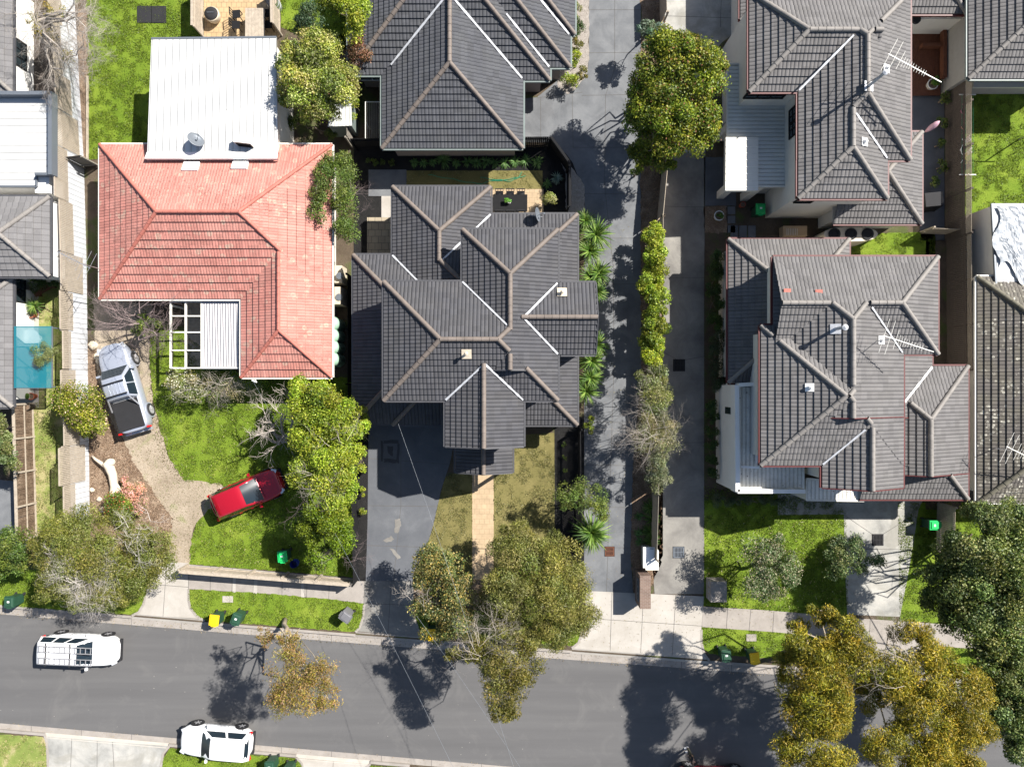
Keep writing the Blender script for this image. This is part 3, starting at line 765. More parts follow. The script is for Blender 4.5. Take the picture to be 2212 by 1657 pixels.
sheet('footpath', [(503, 1228), (510, 1228.6), (509, 1279.8), (502, 1279.2)], 'concrete_pale', 5); sheet('footpath', [(549, 1232), (557, 1232.6), (555, 1282), (547, 1281.4)], 'concrete_pale', 5); sheet('footpath', [(651, 1240), (658, 1240.6), (657, 1290), (650, 1289.4)], 'concrete_pale', 5)
lawn([(407, 1272), (560, 1281), (712, 1294), (787, 1303), (783, 1335), (776, 1356), (766, 1364), (600, 1352.5), (442, 1339), (424, 1330), (411, 1313), (407, 1295)], layer=4)
sheet('crossover', [(374, 1214), (407, 1216), (407, 1295), (411, 1313), (424, 1330), (442, 1337), (285, 1326), (300, 1320), (310, 1305), (318, 1270), (330, 1230)], 'concrete_pale', 5, [((407, 1219), (407, 1272)), ((330, 1262), (407, 1268)), ((360, 1218), (352, 1332))])
lawn([(-60, 1230), (330, 1230), (318, 1270), (310, 1305), (298, 1322), (285, 1328), (120, 1318), (-60, 1304)])
lawn([(72, 870), (146, 870), (196, 1120), (196, 1230), (76, 1230)], 'grass_patchy')
lawn([(84, 600), (146, 600), (146, 870), (84, 870)], 'grass_patchy')
sheet('driveway', [(-60, 1030), (34, 1040), (60, 1150), (60, 1190), (-60, 1190)], 'concrete_drive', 3)
sheet('courtyard', [(24, 590), (84, 590), (84, 880), (24, 880)], 'concrete_pale', 3)
sheet('courtyard', [(20, 30), (166, 30), (166, 210), (20, 210)], 'timber_dark', 3)
# the house in the middle
sheet('driveway', [(795, 900), (982, 900), (980, 960), (972, 1000), (962, 1030), (952, 1061), (947, 1085), (938, 1125), (931, 1152), (918, 1190), (905, 1218), (893, 1236), (893, 1255), (790, 1255), (794, 1130)], 'concrete_dark', 3,
      [((796, 990), (972, 1003)), ((796, 1092), (945, 1094)), ((795, 1178), (925, 1182)), ((866, 915), (866, 1092)), ((866, 1092), (850, 1255))])
sheet('driveway_apron', [(787, 1255), (893, 1255), (893, 1312), (896, 1338), (905, 1362), (925, 1377), (768, 1363), (777, 1355), (784, 1335)], 'concrete_worn', 5, [((845, 1255), (838, 1369)), ((786, 1303), (893, 1307))])
lawn([(982, 1022), (1021, 1022), (1021, 1250), (893, 1250), (893, 1236), (905, 1218), (918, 1190), (931, 1152), (938, 1125), (947, 1085), (962, 1030)], 'grass_dry')
lawn([(1066, 1022), (1109, 1022), (1109, 940), (1197, 935), (1200, 1180), (1200, 1250), (1066, 1250)], 'grass_dry')
sheet('path', [(1020, 1000), (1066.5, 1000), (1066.5, 1252), (1020, 1252)], 'paver_cream', 4)
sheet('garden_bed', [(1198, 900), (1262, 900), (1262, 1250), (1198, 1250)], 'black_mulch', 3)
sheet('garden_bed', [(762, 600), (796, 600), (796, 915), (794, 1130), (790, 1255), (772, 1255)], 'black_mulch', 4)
sheet('garden_bed', [(895, 1250), (1200, 1250), (1200, 1300), (895, 1312)], 'mulch', 3)
lawn([(895, 1312), (1262, 1330), (1256, 1370), (1248, 1388), (1237, 1394), (925, 1372), (905, 1360), (896, 1338)])
# its back yard
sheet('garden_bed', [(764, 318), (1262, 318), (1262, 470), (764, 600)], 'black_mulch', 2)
lawn([(878, 369), (1172, 369), (1172, 409), (1058, 409), (1058, 425), (848, 425), (848, 409), (878, 409)], 'grass_dry', 4, .5)
sheet('slab', [(796, 367), (878, 367), (878, 410), (849, 410), (849, 424), (796, 424)], 'concrete_drive', 5)
sheet('slab', [(824, 424), (849, 424), (849, 470), (824, 470)], 'concrete_pale', 5)
sheet('patio', [(793, 470), (850, 470), (850, 560), (793, 560)], 'paver_grey', 4)
sheet('patio', [(1050, 409), (1174, 409), (1174, 470), (1050, 470)], 'paver_cream', 5)
# shared drive beside it
sheet('driveway', [(1272, -60), (1384, -60), (1384, 505), (1386, 800), (1368, 1000), (1362, 1200), (1368, 1281), (1262, 1278), (1262, 860), (1263, 420), (1256, 400), (1247, 378), (1237, 352), (1222, 332), (1186, 308), (1120, 308), (1120, 214), (1160, 211), (1205, 174), (1262, 172), (1270, 150), (1272, 120)],
      'concrete_drive', 3, [((1272, 22), (1384, 22)), ((1272, 115), (1384, 114)), ((1256, 207), (1365, 205)), ((1160, 212), (1258, 200)), ((1238, 319), (1360, 319)), ((1168, 212), (1168, 308)), ((1328, -60), (1328, 150)), ((1328, 150), (1308, 207)), ((1308, 207), (1306, 400)), ((1306, 400), (1325, 580)), ((1325, 580), (1326, 800)), ((1236, 200), (1238, 319)), ((1258, 419), (1384, 419)), ((1263, 515), (1384, 515)), ((1263, 614), (1386, 614)), ((1263, 810), (1386, 812)), ((1263, 911), (1370, 913)), ((1263, 1004), (1368, 1006)), ((1263, 1096), (1366, 1096)), ((1263, 1183), (1364, 1183)), ((1326, 800), (1310, 1280))])
sheet('garden_bed', [(1236, -60), (1273, -60), (1272, 120), (1270, 150), (1262, 172), (1246, 190), (1226, 205), (1206, 190), (1200, 150)], 'gravel', 4)
sheet('garden_bed', [(1384, -60), (1432, -60), (1432, 560), (1432, 1200), (1400, 1290), (1368, 1281), (1362, 1200), (1368, 1000), (1386, 800), (1384, 505)], 'mulch', 4)
sheet('garden_bed', [(1200, 310), (1262, 400), (1262, 470), (1222, 470), (1222, 380)], 'gravel', 5)
sheet('concrete_yard', [(1436, -60), (1602, -60), (1602, 60), (1560, 92), (1528, 130), (1524, 200), (1524, 330), (1436, 330)], 'concrete_stain', 3, [((1436, 35), (1590, 40)), ((1560, -60), (1556, 60))])
sheet('driveway', [(1425, 330), (1524, 330), (1521, 600), (1521, 1000), (1521, 1283), (1414, 1283), (1408, 1200), (1409, 1100), (1430, 700)], 'concrete_worn', 4,
      [((1430, 446), (1521, 448)), ((1428, 600), (1521, 600)), ((1418, 956), (1521, 956)), ((1468, 780), (1432, 760)), ((1468, 780), (1521, 770)), ((1410, 1283), (1521, 1287))])
sheet('crossover', [(1266, 1276), (1414, 1283), (1521, 1288), (1519, 1310), (1515, 1360), (1516, 1390), (1521, 1412), (1533, 1424), (1237, 1400), (1250, 1388), (1256, 1370), (1262, 1345)], 'concrete_pale', 6,
      [((1322, 1280), (1318, 1405)), ((1390, 1282), (1384, 1410)), ((1460, 1285), (1452, 1415)), ((1264, 1335), (1518, 1352))])
sheet('footpath', [(1519, 1310), (1660, 1318), (1850, 1335), (1996, 1345), (2260, 1365), (2260, 1415), (1990, 1392), (1820, 1378), (1660, 1364), (1516, 1354)], 'concrete_warm', 4,
      [((1572, 1313), (1569, 1358)), ((1622, 1316), (1618, 1362)), ((1672, 1320), (1669, 1366)), ((1722, 1324), (1719, 1370)), ((1880, 1336), (1878, 1382))])
lawn([(1521, 1050), (1800, 1050), (1830, 1110), (1832, 1332), (1660, 1318), (1520, 1309)])
lawn([(1516, 1354), (1660, 1364), (1850, 1379), (1850, 1428), (1700, 1424), (1533, 1412), (1521, 1404), (1516, 1385)])
sheet('crossover', [(1862, 1378), (1992, 1390), (1998, 1455), (1850, 1440)], 'concrete_warm', 5)
lawn([(1998, 1392), (2260, 1415), (2260, 1470), (1998, 1455)])
lawn([(1940, 1085), (2260, 1085), (2260, 1365), (1944, 1340)])
sheet('driveway', [(1680, 1068), (2000, 1068), (1984, 1100), (1972, 1180), (1958, 1260), (1944, 1332), (1830, 1327), (1826, 1240), (1823, 1111), (1680, 1112)], 'concrete_stain', 5, [((1823, 1112), (1886, 1155)), ((1905, 1155), (1975, 1112)), ((1825, 1185), (1962, 1187))])
# by the two storey houses on the right
sheet('garden_bed', [(1521, 560), (1600, 560), (1600, 1080), (1521, 1080)], 'soil', 3)
sheet('courtyard', [(1521, 340), (1590, 340), (1590, 445), (1521, 445)], 'concrete_dark', 4)
sheet('garden_bed', [(1521, 446), (1571, 446), (1571, 504), (1521, 504)], 'mulch', 4)
sheet('courtyard', [(1571, 446), (1700, 446), (1700, 520), (1571, 520)], 'soil', 4)
lawn([(1830, 508), (2020, 500), (2020, 560), (1830, 560)], 'grass', 3)
sheet('side_path', [(1966, 20), (2040, 20), (2040, 520), (1990, 520), (1966, 300)], 'concrete_dark', 3)
lawn([(2076, 170), (2260, 170), (2260, 600), (2076, 560)], 'grass', 3)
sheet('garden_bed', [(2000, 520), (2078, 520), (2078, 1100), (2000, 1100)], 'soil', 3)
# far side of the street
lawn([(-60, 1582), (92, 1591), (99, 1605), (102, 1630), (102, 1720), (-60, 1720)], 'grass_patchy')
sheet('crossover', [(96, 1590), (366, 1611), (352, 1628), (347, 1660), (346, 1720), (103, 1720), (103, 1630)], 'concrete_stain', 3, [((155, 1595), (150, 1720)), ((210, 1600), (209, 1720)), ((243, 1602), (250, 1720))])
lawn([(366, 1616), (638, 1638), (652, 1650), (656, 1680), (656, 1720), (348, 1720), (350, 1640)])
sheet('crossover', [(640, 1637), (800, 1650), (786, 1662), (782, 1720), (657, 1720), (655, 1660)], 'concrete_pale', 3, [((720, 1644), (716, 1720))])
lawn([(800, 1652), (1200, 1682), (1200, 1740), (784, 1740)], layer=2)
sheet('verge', [(-400, 1720), (784, 1740), (1200, 1684), (2600, 1800), (2600, 2300), (-400, 2300)], 'grass_patchy', 1)
def inside(p, poly):
    c = False; n = len(poly); j = n-1
    for i in range(n):
        if (poly[i][1] > p[1]) != (poly[j][1] > p[1]) and p[0] < (poly[j][0]-poly[i][0])*(p[1]-poly[i][1])/(poly[j][1]-poly[i][1])+poly[i][0]: c = not c
        j = i
    return c
def tufts():
    rng = np.random.default_rng(5); C = []; CC = []; 
    for pts, mat, den in LAWNS:
        x0, x1 = max(-5, min(p[0] for p in pts)), min(2217, max(p[0] for p in pts)); y0, y1 = max(-5, min(p[1] for p in pts)), min(1662, max(p[1] for p in pts))
        n = int((x1-x0)*(y1-y0)*.55*den)
        X = rng.uniform(x0, x1, n); Y = rng.uniform(y0, y1, n)
        # clumps: keep points where a coarse random field is high
        gx = rng.random((64, 64)); u, v = X/13, Y/13; i, j = u.astype(int), v.astype(int); fu, fv = u-i, v-j; fu = fu*fu*(3-2*fu); fv = fv*fv*(3-2*fv)
        gv = (gx[i % 64, j % 64]*(1-fu)+gx[(i+1) % 64, j % 64]*fu)*(1-fv)+(gx[i % 64, (j+1) % 64]*(1-fu)+gx[(i+1) % 64, (j+1) % 64]*fu)*fv
        keep = gv+rng.normal(size=n)*.16 > (.42 if mat == 'grass' else .55)
        pal = {'grass': [(.09, .148, .013), (.14, .20, .02), (.21, .255, .04), (.07, .115, .012)], 'grass_dry': [(.2, .19, .07), (.13, .14, .04), (.27, .24, .11)], 'grass_patchy': [(.17, .22, .05), (.36, .3, .15)]}[mat]
        for x, y, k in zip(X, Y, keep):
            if k and inside((x, y), pts):
                C.append(tuple(W(x, y, G0+.04))); CC.append(pal[rng.integers(len(pal))])
    C = np.array(C); n = len(C); N = rng.normal(size=(n, 3))+np.array([0, 0, .5]); N /= np.linalg.norm(N, axis=1)[:, None]
    o = leaf_mesh('grass', C, N, np.array(CC)*rng.uniform(.6, 1.35, n)[:, None], .075, .4, rng, None); o['kind'] = 'stuff'
tufts()

def litter(name, label, pts, n, cols, size=.09, asp=.4, z=.03):
    rng = np.random.default_rng(n); C = []
    x0, x1 = min(p[0] for p in pts), max(p[0] for p in pts); y0, y1 = min(p[1] for p in pts), max(p[1] for p in pts)
    while len(C) < n:
        x, y = rng.uniform(x0, x1), rng.uniform(y0, y1)
        if inside((x, y), pts): C.append(tuple(W(x, y, G0+z)))
    C = np.array(C); N = rng.normal(size=(n, 3))*.4+np.array([0, 0, 1]); N /= np.linalg.norm(N, axis=1)[:, None]
    cc = np.array([cols[i] for i in rng.integers(0, len(cols), n)])*rng.uniform(.6, 1.3, n)[:, None]
    o = leaf_mesh(name, C, N, cc, size, asp, rng, None); o['kind'] = 'stuff'
litter('bark_litter', '', [(196, 740), (212, 745), (240, 905), (300, 1012), (374, 1120), (362, 1200), (200, 1200), (190, 900)], 5200, [(.3, .2, .13), (.45, .33, .24), (.1, .06, .04), (.2, .12, .08)])
litter('leaf_litter', '', [(240, 900), (330, 860), (398, 1038), (490, 1048), (450, 1100), (408, 1216), (374, 1216), (372, 1120), (300, 1010)], 1500, [(.2, .15, .1), (.42, .34, .25), (.14, .16, .05)], .07)
litter('bark_litter', '', [(1384, -20), (1432, -20), (1432, 560), (1432, 1200), (1400, 1285), (1368, 1278), (1366, 1000), (1386, 800), (1384, 505)], 4200, [(.22, .13, .08), (.34, .22, .14), (.09, .05, .03)])
litter('leaf_litter', '', [(896, 1250), (1200, 1250), (1250, 1330), (1230, 1390), (925, 1372), (896, 1338)], 2500, [(.25, .17, .1), (.15, .1, .05), (.36, .28, .15)])
def stain(name, pts, mat, layer, rng=np.random.default_rng(4)):
    P = []
    for i, a in enumerate(pts):
        b = pts[(i+1) % len(pts)]
        for k in range(4): t = k/4; P.append((a[0]+(b[0]-a[0])*t+rng.normal()*.8, a[1]+(b[1]-a[1])*t+rng.normal()*.8))
    sheet(name, P, mat, layer)
for q in ([(823, 952), (828, 952), (828, 998), (822, 996)], [(828, 951), (862, 950), (861, 958), (829, 957)], [(858, 958), (864, 960), (863, 1000), (857, 999)], [(829, 990), (857, 992), (856, 1000), (829, 999)], [(836, 962), (850, 966), (848, 986), (838, 980)]): stain('water_stain', q, 'dark_stain', 5)
for q in ([(853, 1122), (864, 1120), (866, 1134), (860, 1152), (852, 1150)], [(826, 1168), (846, 1158), (852, 1164), (836, 1172)], [(842, 1184), (852, 1188), (866, 1204), (858, 1208)]): stain('chalk_smear', q, 'concrete_worn', 5)

g_ = lambda f, o0, o1: [(x, f(x)+o0) for x in range(-10, 2230, 80)]+[(x, f(x)+o1) for x in range(2230, -11, -80)]
litter('leaf_litter', '', g_(kn, -13, 6), 1500, [(.2, .14, .08), (.34, .26, .14), (.12, .1, .05)], .07, .4, -.09)
litter('leaf_litter', '', g_(ks, -5, 11), 500, [(.2, .14, .08), (.34, .26, .14)], .06, .4, -.09)
litter('leaf_litter', '', [(1263, 430), (1384, 430), (1386, 800), (1368, 1281), (1264, 1278)], 500, [(.2, .14, .08), (.3, .26, .1)], .06, .4, .02)
litter('leaf_litter', '', [(1260, 1285), (1860, 1330), (1860, 1440), (1240, 1395)], 500, [(.2, .14, .08), (.3, .26, .1)], .06, .4, .04)

litter('leaf_litter', '', [(322, 700), (365, 700), (340, 860), (372, 990), (400, 1036), (388, 1046), (350, 1000), (322, 900)], 900, [(.2, .15, .1), (.1, .07, .05), (.12, .15, .03)], .09)
litter('fallen_leaves', '', [(330, 860), (530, 815), (765, 815), (768, 1247), (408, 1218), (450, 1100), (492, 1080), (398, 1040)], 700, [(.35, .28, .12), (.2, .13, .06), (.45, .4, .2)], .07, .5, .09)
litter('fallen_leaves', '', [(1521, 1110), (1830, 1112), (1832, 1332), (1520, 1309)], 500, [(.4, .34, .16), (.25, .16, .08), (.5, .45, .3)], .07, .5, .09)
# ---------------------------------------------------------------- houses
def WE(fx, fy, ze, z, dx, dy):   # a point on the wall under an eave seen at (fx, fy)
    p = W(fx, fy, ze); return Vector((p.x+dx, p.y+dy, z))
def house(label, fx, fy): return thing('house', label, 'house', W(fx, fy))
# the charcoal two storey house in the middle
hm = house('charcoal two storey house with many brown capped ridges in the middle of the photo', 1010, 740)
lo = Roof([(848, 404, 1060, 620, 'NWE'), (848, 463, 1247, 918, 'NWES'), (763, 551, 1100, 915, 'NWS')], 2.75)
lo.build(hm, M['tile_dark'], M['cap_brown'], M['gutter_dark'], 'roof', M['grey_wall'], inset=.4)
for a, b in (((1060, 464), (952, 566)), ((848, 552), (903, 608))): lo.valley(a, b, M['flash'])
up = Roof([(829, 609, 1205, 865, 'NWES'), (999, 496, 1205, 800, 'NWE'), (1110, 611, 1287, 766, 'NS'), (962, 770, 1131, 965, 'WE')], 5.45)
up.build(hm, M['tile_dark'], M['cap_brown'], M['gutter_dark'], 'upper_roof', M['grey_wall'], inset=.3, zb=2.9, gable='ES')
for a, b in (((999, 609), (1096, 703)), ((1204, 612), (1131, 686)), ((1131, 687), (1205, 765)), ((1047, 786), (963, 864)), ((1047, 786), (1130, 864))): up.valley(a, b, M['flash'])
po = Roof([(984, 930, 1107, 1021, 'WE')], 2.8); po.build(hm, M['tile_dark'], M['cap_brown'], M['gutter_dark'], 'porch_roof', None, gable='S', wall=False)
m = MB()
for x in (990, 1101):
    p = W(x, 1012, 1.4); m.box((p.x, p.y, 1.4), (.16, .16, 2.6))
m.build('porch_post', M['white_paint'], hm)
up.plate(1008, 765, .5, 'stone', .45); up.plate(1214, 632, .5, 'stone', .25)
p = lo.hit(1200, 800); 
win(hm, WE(1225, 918, 2.75, 1.6, 0, .4), 1.2, 1.0, (0, -1, 0))
w = MB(); p = W(800, 915, 1.3); q = W(960, 915, 1.3); w.box(((p.x+q.x)/2, p.y+.38, 1.2), (q.x-p.x-.3, .06, 2.15))
w.build('garage_door', M['gutter_dark'], hm)
m = MB()
for i in range(5):
    m.box(((p.x+q.x)/2, p.y+.34, .45+.42*i), (q.x-p.x-.4, .03, .03))
m.build('door_panel_rail', M['black'], hm)
# the slate roofed house behind it
hb = house('long slate tiled bungalow with stepped valleys behind the middle house', 985, 150)
rb = Roof([(825, -260, 1130, 321, 'NSWE'), (752, -213, 1130, 163, 'NSWE'), (977, -130, 1188, 174, 'SEN'), (1050, -260, 1232, 146, 'SEN'), (1100, -300, 1242, 75, 'SEN')], 2.75, gauge=.35)
rb.build(hb, M['tile_slate'], M['cap_brown'], M['gutter_green'], 'roof', M['brick_brown'], inset=.45)
for a, b in (((845, 142), (957, 2)), ((983, 2), (1128, 171)), ((1094, 32), (1186, 146)), ((1168, 2), (1229, 76))): rb.valley(a, b, M['flash'], .11)
win(hb, WE(793, 163, 2.75, 1.75, 0, .455), 1.5, 1.15, (0, -1, 0), 'white_paint')
gr = MB()
# the red roofed bungalow
hr = house('old red tiled bungalow with a lichened L shaped roof', 450, 560)
rr = Roof([(216, 313, 717, 646, 'NWES'), (521, 420, 717, 815, 'WES')], 2.75, .52, .48, .07)
rr.build(hr, M['tile_red'], M['cap_red'], M['gutter_cream'], 'roof', M['cream_wall'], inset=.45, capr=.10)
for (fx, fy) in ((414, 361), (520, 358)):
    p = rr.hit(fx, fy, .06); Mx = Matrix.Rotation(math.atan(.55), 3, 'X').inverted()
    s_ = MB(); s_.box(p+Vector((0, 0, .04)), (.86, .62, .1), M=Mx); fo = s_.build('skylight', M['white_paint'], rr.rf)
    MB().box(p+Vector((0, .02, .1)), (.72, .48, .03), M=Mx).build('pane', M['ac_white'], fo)
# its white sheet metal extension and pergola
def metal_roof(par, pts, zs, mat, along, name='metal_roof', thick=.09, gut=None, wallmat=None, inset=.15, zb=G0):
    """pts F corners, zs heights; along: world direction the ribs run"""
    P = [W(x, y, z) for (x, y), z in zip(pts, zs)]; a = Vector(along).normalized(); c = Vector((-a.y, a.x))
    ar = sum(P[i].x*P[(i+1) % len(P)].y-P[(i+1) % len(P)].x*P[i].y for i in range(len(P)))
    if ar < 0: P = P[::-1]
    m = MB(); m.poly(P, 0, [(p.x*c.x+p.y*c.y, p.x*a.x+p.y*a.y) for p in P])
    n = len(P)
    for i in range(n):
        j = (i+1) % n; m.poly([P[i]-Vector((0, 0, thick)), P[j]-Vector((0, 0, thick)), P[j], P[i]], 0, [(0, 0)]*4)
    m.poly([p-Vector((0, 0, thick)) for p in P][::-1], 0, [(0, 0)]*n)
    o = m.build(name, mat, par)
    if gut:
        g = MB()
        for i in gut[1]: 
            i = i % n; g.bar(P[i]-Vector((0, 0, .03)), P[(i+1) % n]-Vector((0, 0, .03)), .1, .12)
        g.build('fascia', gut[0], o)
    if wallmat:
        cx = sum(p.x for p in P)/n; cy = sum(p.y for p in P)/n; w = MB()
        Q = [Vector((p.x+(inset if p.x < cx else -inset), p.y+(inset if p.y < cy else -inset), 0)) for p in P]
        w.prism([(q.x, q.y) for q in Q], zb, min(p.z for p in P)-thick+.002, top=False); w.build('wall', wallmat, par)
    return o
metal_roof(hr, [(327, 84), (597, 81), (600, 330), (318, 330)], [3.35, 3.35, 3.75, 3.75], M['metal_white'], (0, 1), gut=(M['steel_grey'], (2,)), wallmat=M['cream_wall'], inset=.2)
fl = MB(); a = [W(x, y, z) for x, y, z in ((317, 329, 3.79), (600, 329, 3.79), (599, 343, 3.72), (312, 343, 3.72))]; fl.poly(a[::-1]); fl.poly([a[0]-Vector((0, 0, .3)), a[1]-Vector((0, 0, .3)), a[1], a[0]])
fl.poly([a[3], a[2], a[2]-Vector((0, 0, .3)), a[3]-Vector((0, 0, .3))]); fl.build('apron_flashing', M['white_paint'], hr)
for y in (140, 195, 240): win(hr, W(600, y, 1.7)-Vector((.2, 0, 0)), .9, 1.0, (1, 0, 0))
metal_roof(hr, [(437, 650), (520, 650), (518, 798), (438, 798)], [2.5, 2.5, 2.35, 2.35], M['metal_corr'], (0, 1), 'porch_roof', .03)
pg = MB()
for x in (369, 401.5, 436): pg.bar(W(x, 650, 2.45), W(x, 796, 2.35), .08, .14)
for y in (652, 683, 718, 757, 795): pg.bar(W(369, y, 2.42), W(520 if y in (652, 795) else 437, y, 2.42), .07, .1)
for x in (369, 437, 518):
    for y in (660, 795): p = W(x, y, 2.4); pg.box((p.x, p.y, 1.25), (.1, .1, 2.3))
pg.build('pergola_frame', M['gutter_cream'], hr)
sheet('deck', [(402, 650), (520, 650), (520, 797), (402, 797)], 'timber', 4)
# service pipe and mast at the front corner
sp = MB(); a = W(545, 822, 3.2); sp.tube([a-Vector((0, 0, .5)), a, a+Vector((.25, -.1, 0))], .04, 8); sp.build('service_mast', M['white_paint'], hr)
# shed behind it
sd = thing('garden_shed', 'small pale grey metal shed under the trees by the back fence', 'shed', W(735, 262))
metal_roof(sd, [(722, 205), (758, 203), (760, 272), (708, 274)], [2.1, 2.1, 1.95, 1.95], M['metal_green'], (0, 1), 'roof', .06, None, M['gutter_green'], .05)
MB().box(W(730, 275, 1.0)+Vector((0, .03, 0)), (.7, .04, 1.6)).build('door', M['tank_green'], sd)
# upper right house
h5 = house('two storey grey tiled house with burgundy gutters at the top right', 1800, 260)
for bb in ((1599, -120, 1700, 46, 'SW'), (1880, -200, 2087, 31, 'SE')): Roof([bb], 2.8, gauge=.36).build(h5, M['tile_grey'], M['cap_grey'], M['gutter_red'], 'side_roof', M['cream_wall'], inset=.35)
l5 = Roof([(1800, 286, 1991, 484, 'NES')], 2.8, gauge=.36)
l5.build(h5, M['tile_grey'], M['cap_grey'], M['gutter_red'], 'roof', M['cream_wall'], inset=.35)
u5 = Roof([(1618, -17, 1880, 199, 'WSN'), (1724, -17, 1966, 346, 'NWES'), (1724, 120, 1917, 429, 'WES')], 5.6, gauge=.36)
u5.build(h5, M['tile_grey'], M['cap_grey'], M['gutter_red'], 'upper_roof', M['cream_wall'], inset=.3)
u5.valley((1843, 78), (1725, 197), M['flash'], .1); u5.valley((1848, 246), (1915, 343), M['flash'], .1)
u5.plate(1913, 150, .42, 'white_paint', .1); u5.plate(1866, 308, .42, 'white_paint', .12)
p, _ = u5.plate(1875, 188, .5, 'flash', 1.5, .07)
metal_roof(h5, [(1571, 139), (1603, 139), (1608, 214), (1708, 215), (1707, 403), (1571, 403)], [3.1]*6, M['metal_green'], (1, 0), 'balcony_roof', .3, (M['gutter_cream'], (0, 1, 2, 3, 4, 5)))
metal_roof(h5, [(1568, 297), (1638, 297), (1638, 412), (1567, 412)], [3.5, 3.4, 3.4, 3.5], M['gutter_cream'], (1, 0), 'awning', .32)
rb_ = MB()
for i in range(8):
    y = 303+i*14.5; rb_.bar(W(1569, y, 3.515), W(1636, y, 3.415), .03, .03)
rb_.build('awning_rib', M['ac_white'], h5)
cl = MB()
for (x, y) in ((1586, 262), (1586, 395), (1640, 400)):
    p = W(x, y, 2.7); cl.box((p.x, p.y, 1.45), (.42, .42, 2.7))
p = W(1570, 180, 2.8); q = W(1700, 390, 2.8); cl.box(((p.x+q.x)/2+.9, (p.y+q.y)/2, 1.5), (q.x-p.x-2.0, p.y-q.y, 2.75)); cl.build('porch_wall', M['cream_wall'], h5)
for y in (228, 258): win(h5, WE(1724, y, 5.6, 4.5, .30, 0), .8, 1.4, (-1, 0, 0))
win(h5, WE(1670, 199, 5.6, 4.7, 0, .294), 2.1, 1.1, (0, -1, 0), bars=2)
win(h5, WE(1765, 429, 5.6, 4.0, 0, .288), .9, .5, (0, -1, 0), bars=0, sash=False)
# right hand middle house
h6 = house('big two storey grey tiled house with a white balcony and red gutters right of centre', 1800, 800)
l6 = Roof([(1573, 517, 1834, 827, 'NWES'), (1880, 680, 2013, 900, 'NE'), (1867, 791, 2091, 1022, 'NEW'), (1858, 1000, 2091, 1078, 'SE')], 3.05, gauge=.36)
l6.build(h6, M['tile_grey'], M['cap_grey'], M['gutter_red'], 'roof', M['cream_wall'], inset=.35, gable='S')
l6.valley((2012, 793), (1953, 868), M['white_paint'], .11)
u6 = Roof([(1643, 703, 1951, 1005, 'NWES'), (1670, 555, 1951, 900, 'NWE'), (1670, 555, 2026, 765, 'NES'), (1776, 820, 1951, 1054, 'WE')], 5.7, gauge=.36)
u6.build(h6, M['tile_grey'], M['cap_grey'], M['gutter_red'], 'upper_roof', M['cream_wall'], inset=.35, zb=2.6, gable='S')
u6.valley((1776, 1003), (1868, 928), M['flash'], .1); u6.valley((1882, 664), (1948, 762), M['flash'], .08)
u6.plate(1804, 711, .5, 'flash', .95, .08); u6.plate(1748, 837, .42, 'white_paint', .12); u6.plate(1902, 735, .42, 'white_paint', .1)
rt = MB()
def stray(fx, fy, n=2):
    m = MB(); p, Mx = u6.hit(fx, fy, .05), None
    e = .05; gx = (u6.h(p.x+e, p.y)-u6.h(p.x-e, p.y))/(2*e); gx = max(-.5, min(.5, gx)); m.box(p, (.36, .28*n, .03), M=Matrix.Rotation(-math.atan(gx), 3, 'Y')); m.build('odd_tile', M['cap_red'], u6.rf)
stray(1768, 632, 1); stray(1880-180, 792-162, 1)
# white parapet balcony along its west side
bal = MB(); a = W(1592, 832, 3.7); b = W(1594, 1062, 3.7)
bal.prism([(a.x-.12, a.y), (a.x+.12, a.y), (b.x+.12, b.y), (b.x-.12, b.y)], G0, 3.7)
a = W(1594, 1062, 3.7); b = W(1740, 1062, 3.7); bal.prism([(a.x, a.y-.1), (b.x, b.y-.1), (b.x, b.y+.12), (a.x, a.y+.12)], 2.5, 3.7)
a = W(1546, 832, 3.7); b = W(1640, 829, 3.7); bal.prism([(a.x+1.28, a.y-.1), (b.x, b.y-.1), (b.x, b.y+.1), (a.x+1.28, a.y+.1)], G0, 3.7)
bal.build('balcony_wall', M['white_wall'], h6)
metal_roof(h6, [(1596, 836), (1660, 836), (1660, 1000), (1738, 1000), (1738, 1056), (1596, 1056)], [3.2]*6, M['metal_bal'], (0, 1), 'balcony_roof', .12)
metal_roof(h6, [(1742, 1034), (1864, 1044), (1866, 1082), (1742, 1080)], [2.95, 2.95, 2.9, 2.9], M['metal_bal'], (0, 1), 'entry_roof', .16, (M['gutter_cream'], (0, 1, 2, 3)))
c_ = MB()
for x in (1750, 1856): p = W(x, 1074, 2.8); c_.box((p.x, p.y, 1.4), (.35, .35, 2.6))
c_.build('porch_post', M['white_wall'], h6)
c_ = MB(); c_.bar(W(1600, 1008, 3.32), W(1640, 1010, 3.6), .12, .1); c_.bar(W(1634, 838, 3.3), W(1634, 1000, 3.3), .1, .1); c_.build('downpipe', M['white_paint'], h6)
f = MB(); p = W(1571, 887, 2.6); f.box((W(1592, 887, 3.7).x-.125, p.y, 2.5), (.02, .38, .95)); f.build('window', M['glass'], h6)
a = W(1636, 740, 5.2); f = MB(); f.box((W(1670, 640, 5.4).x+.27, W(1670, 640, 5.4).y, 4.3), (.06, 3.4, 2.5)); f.build('window_wall', M['cream_wall'], h6)
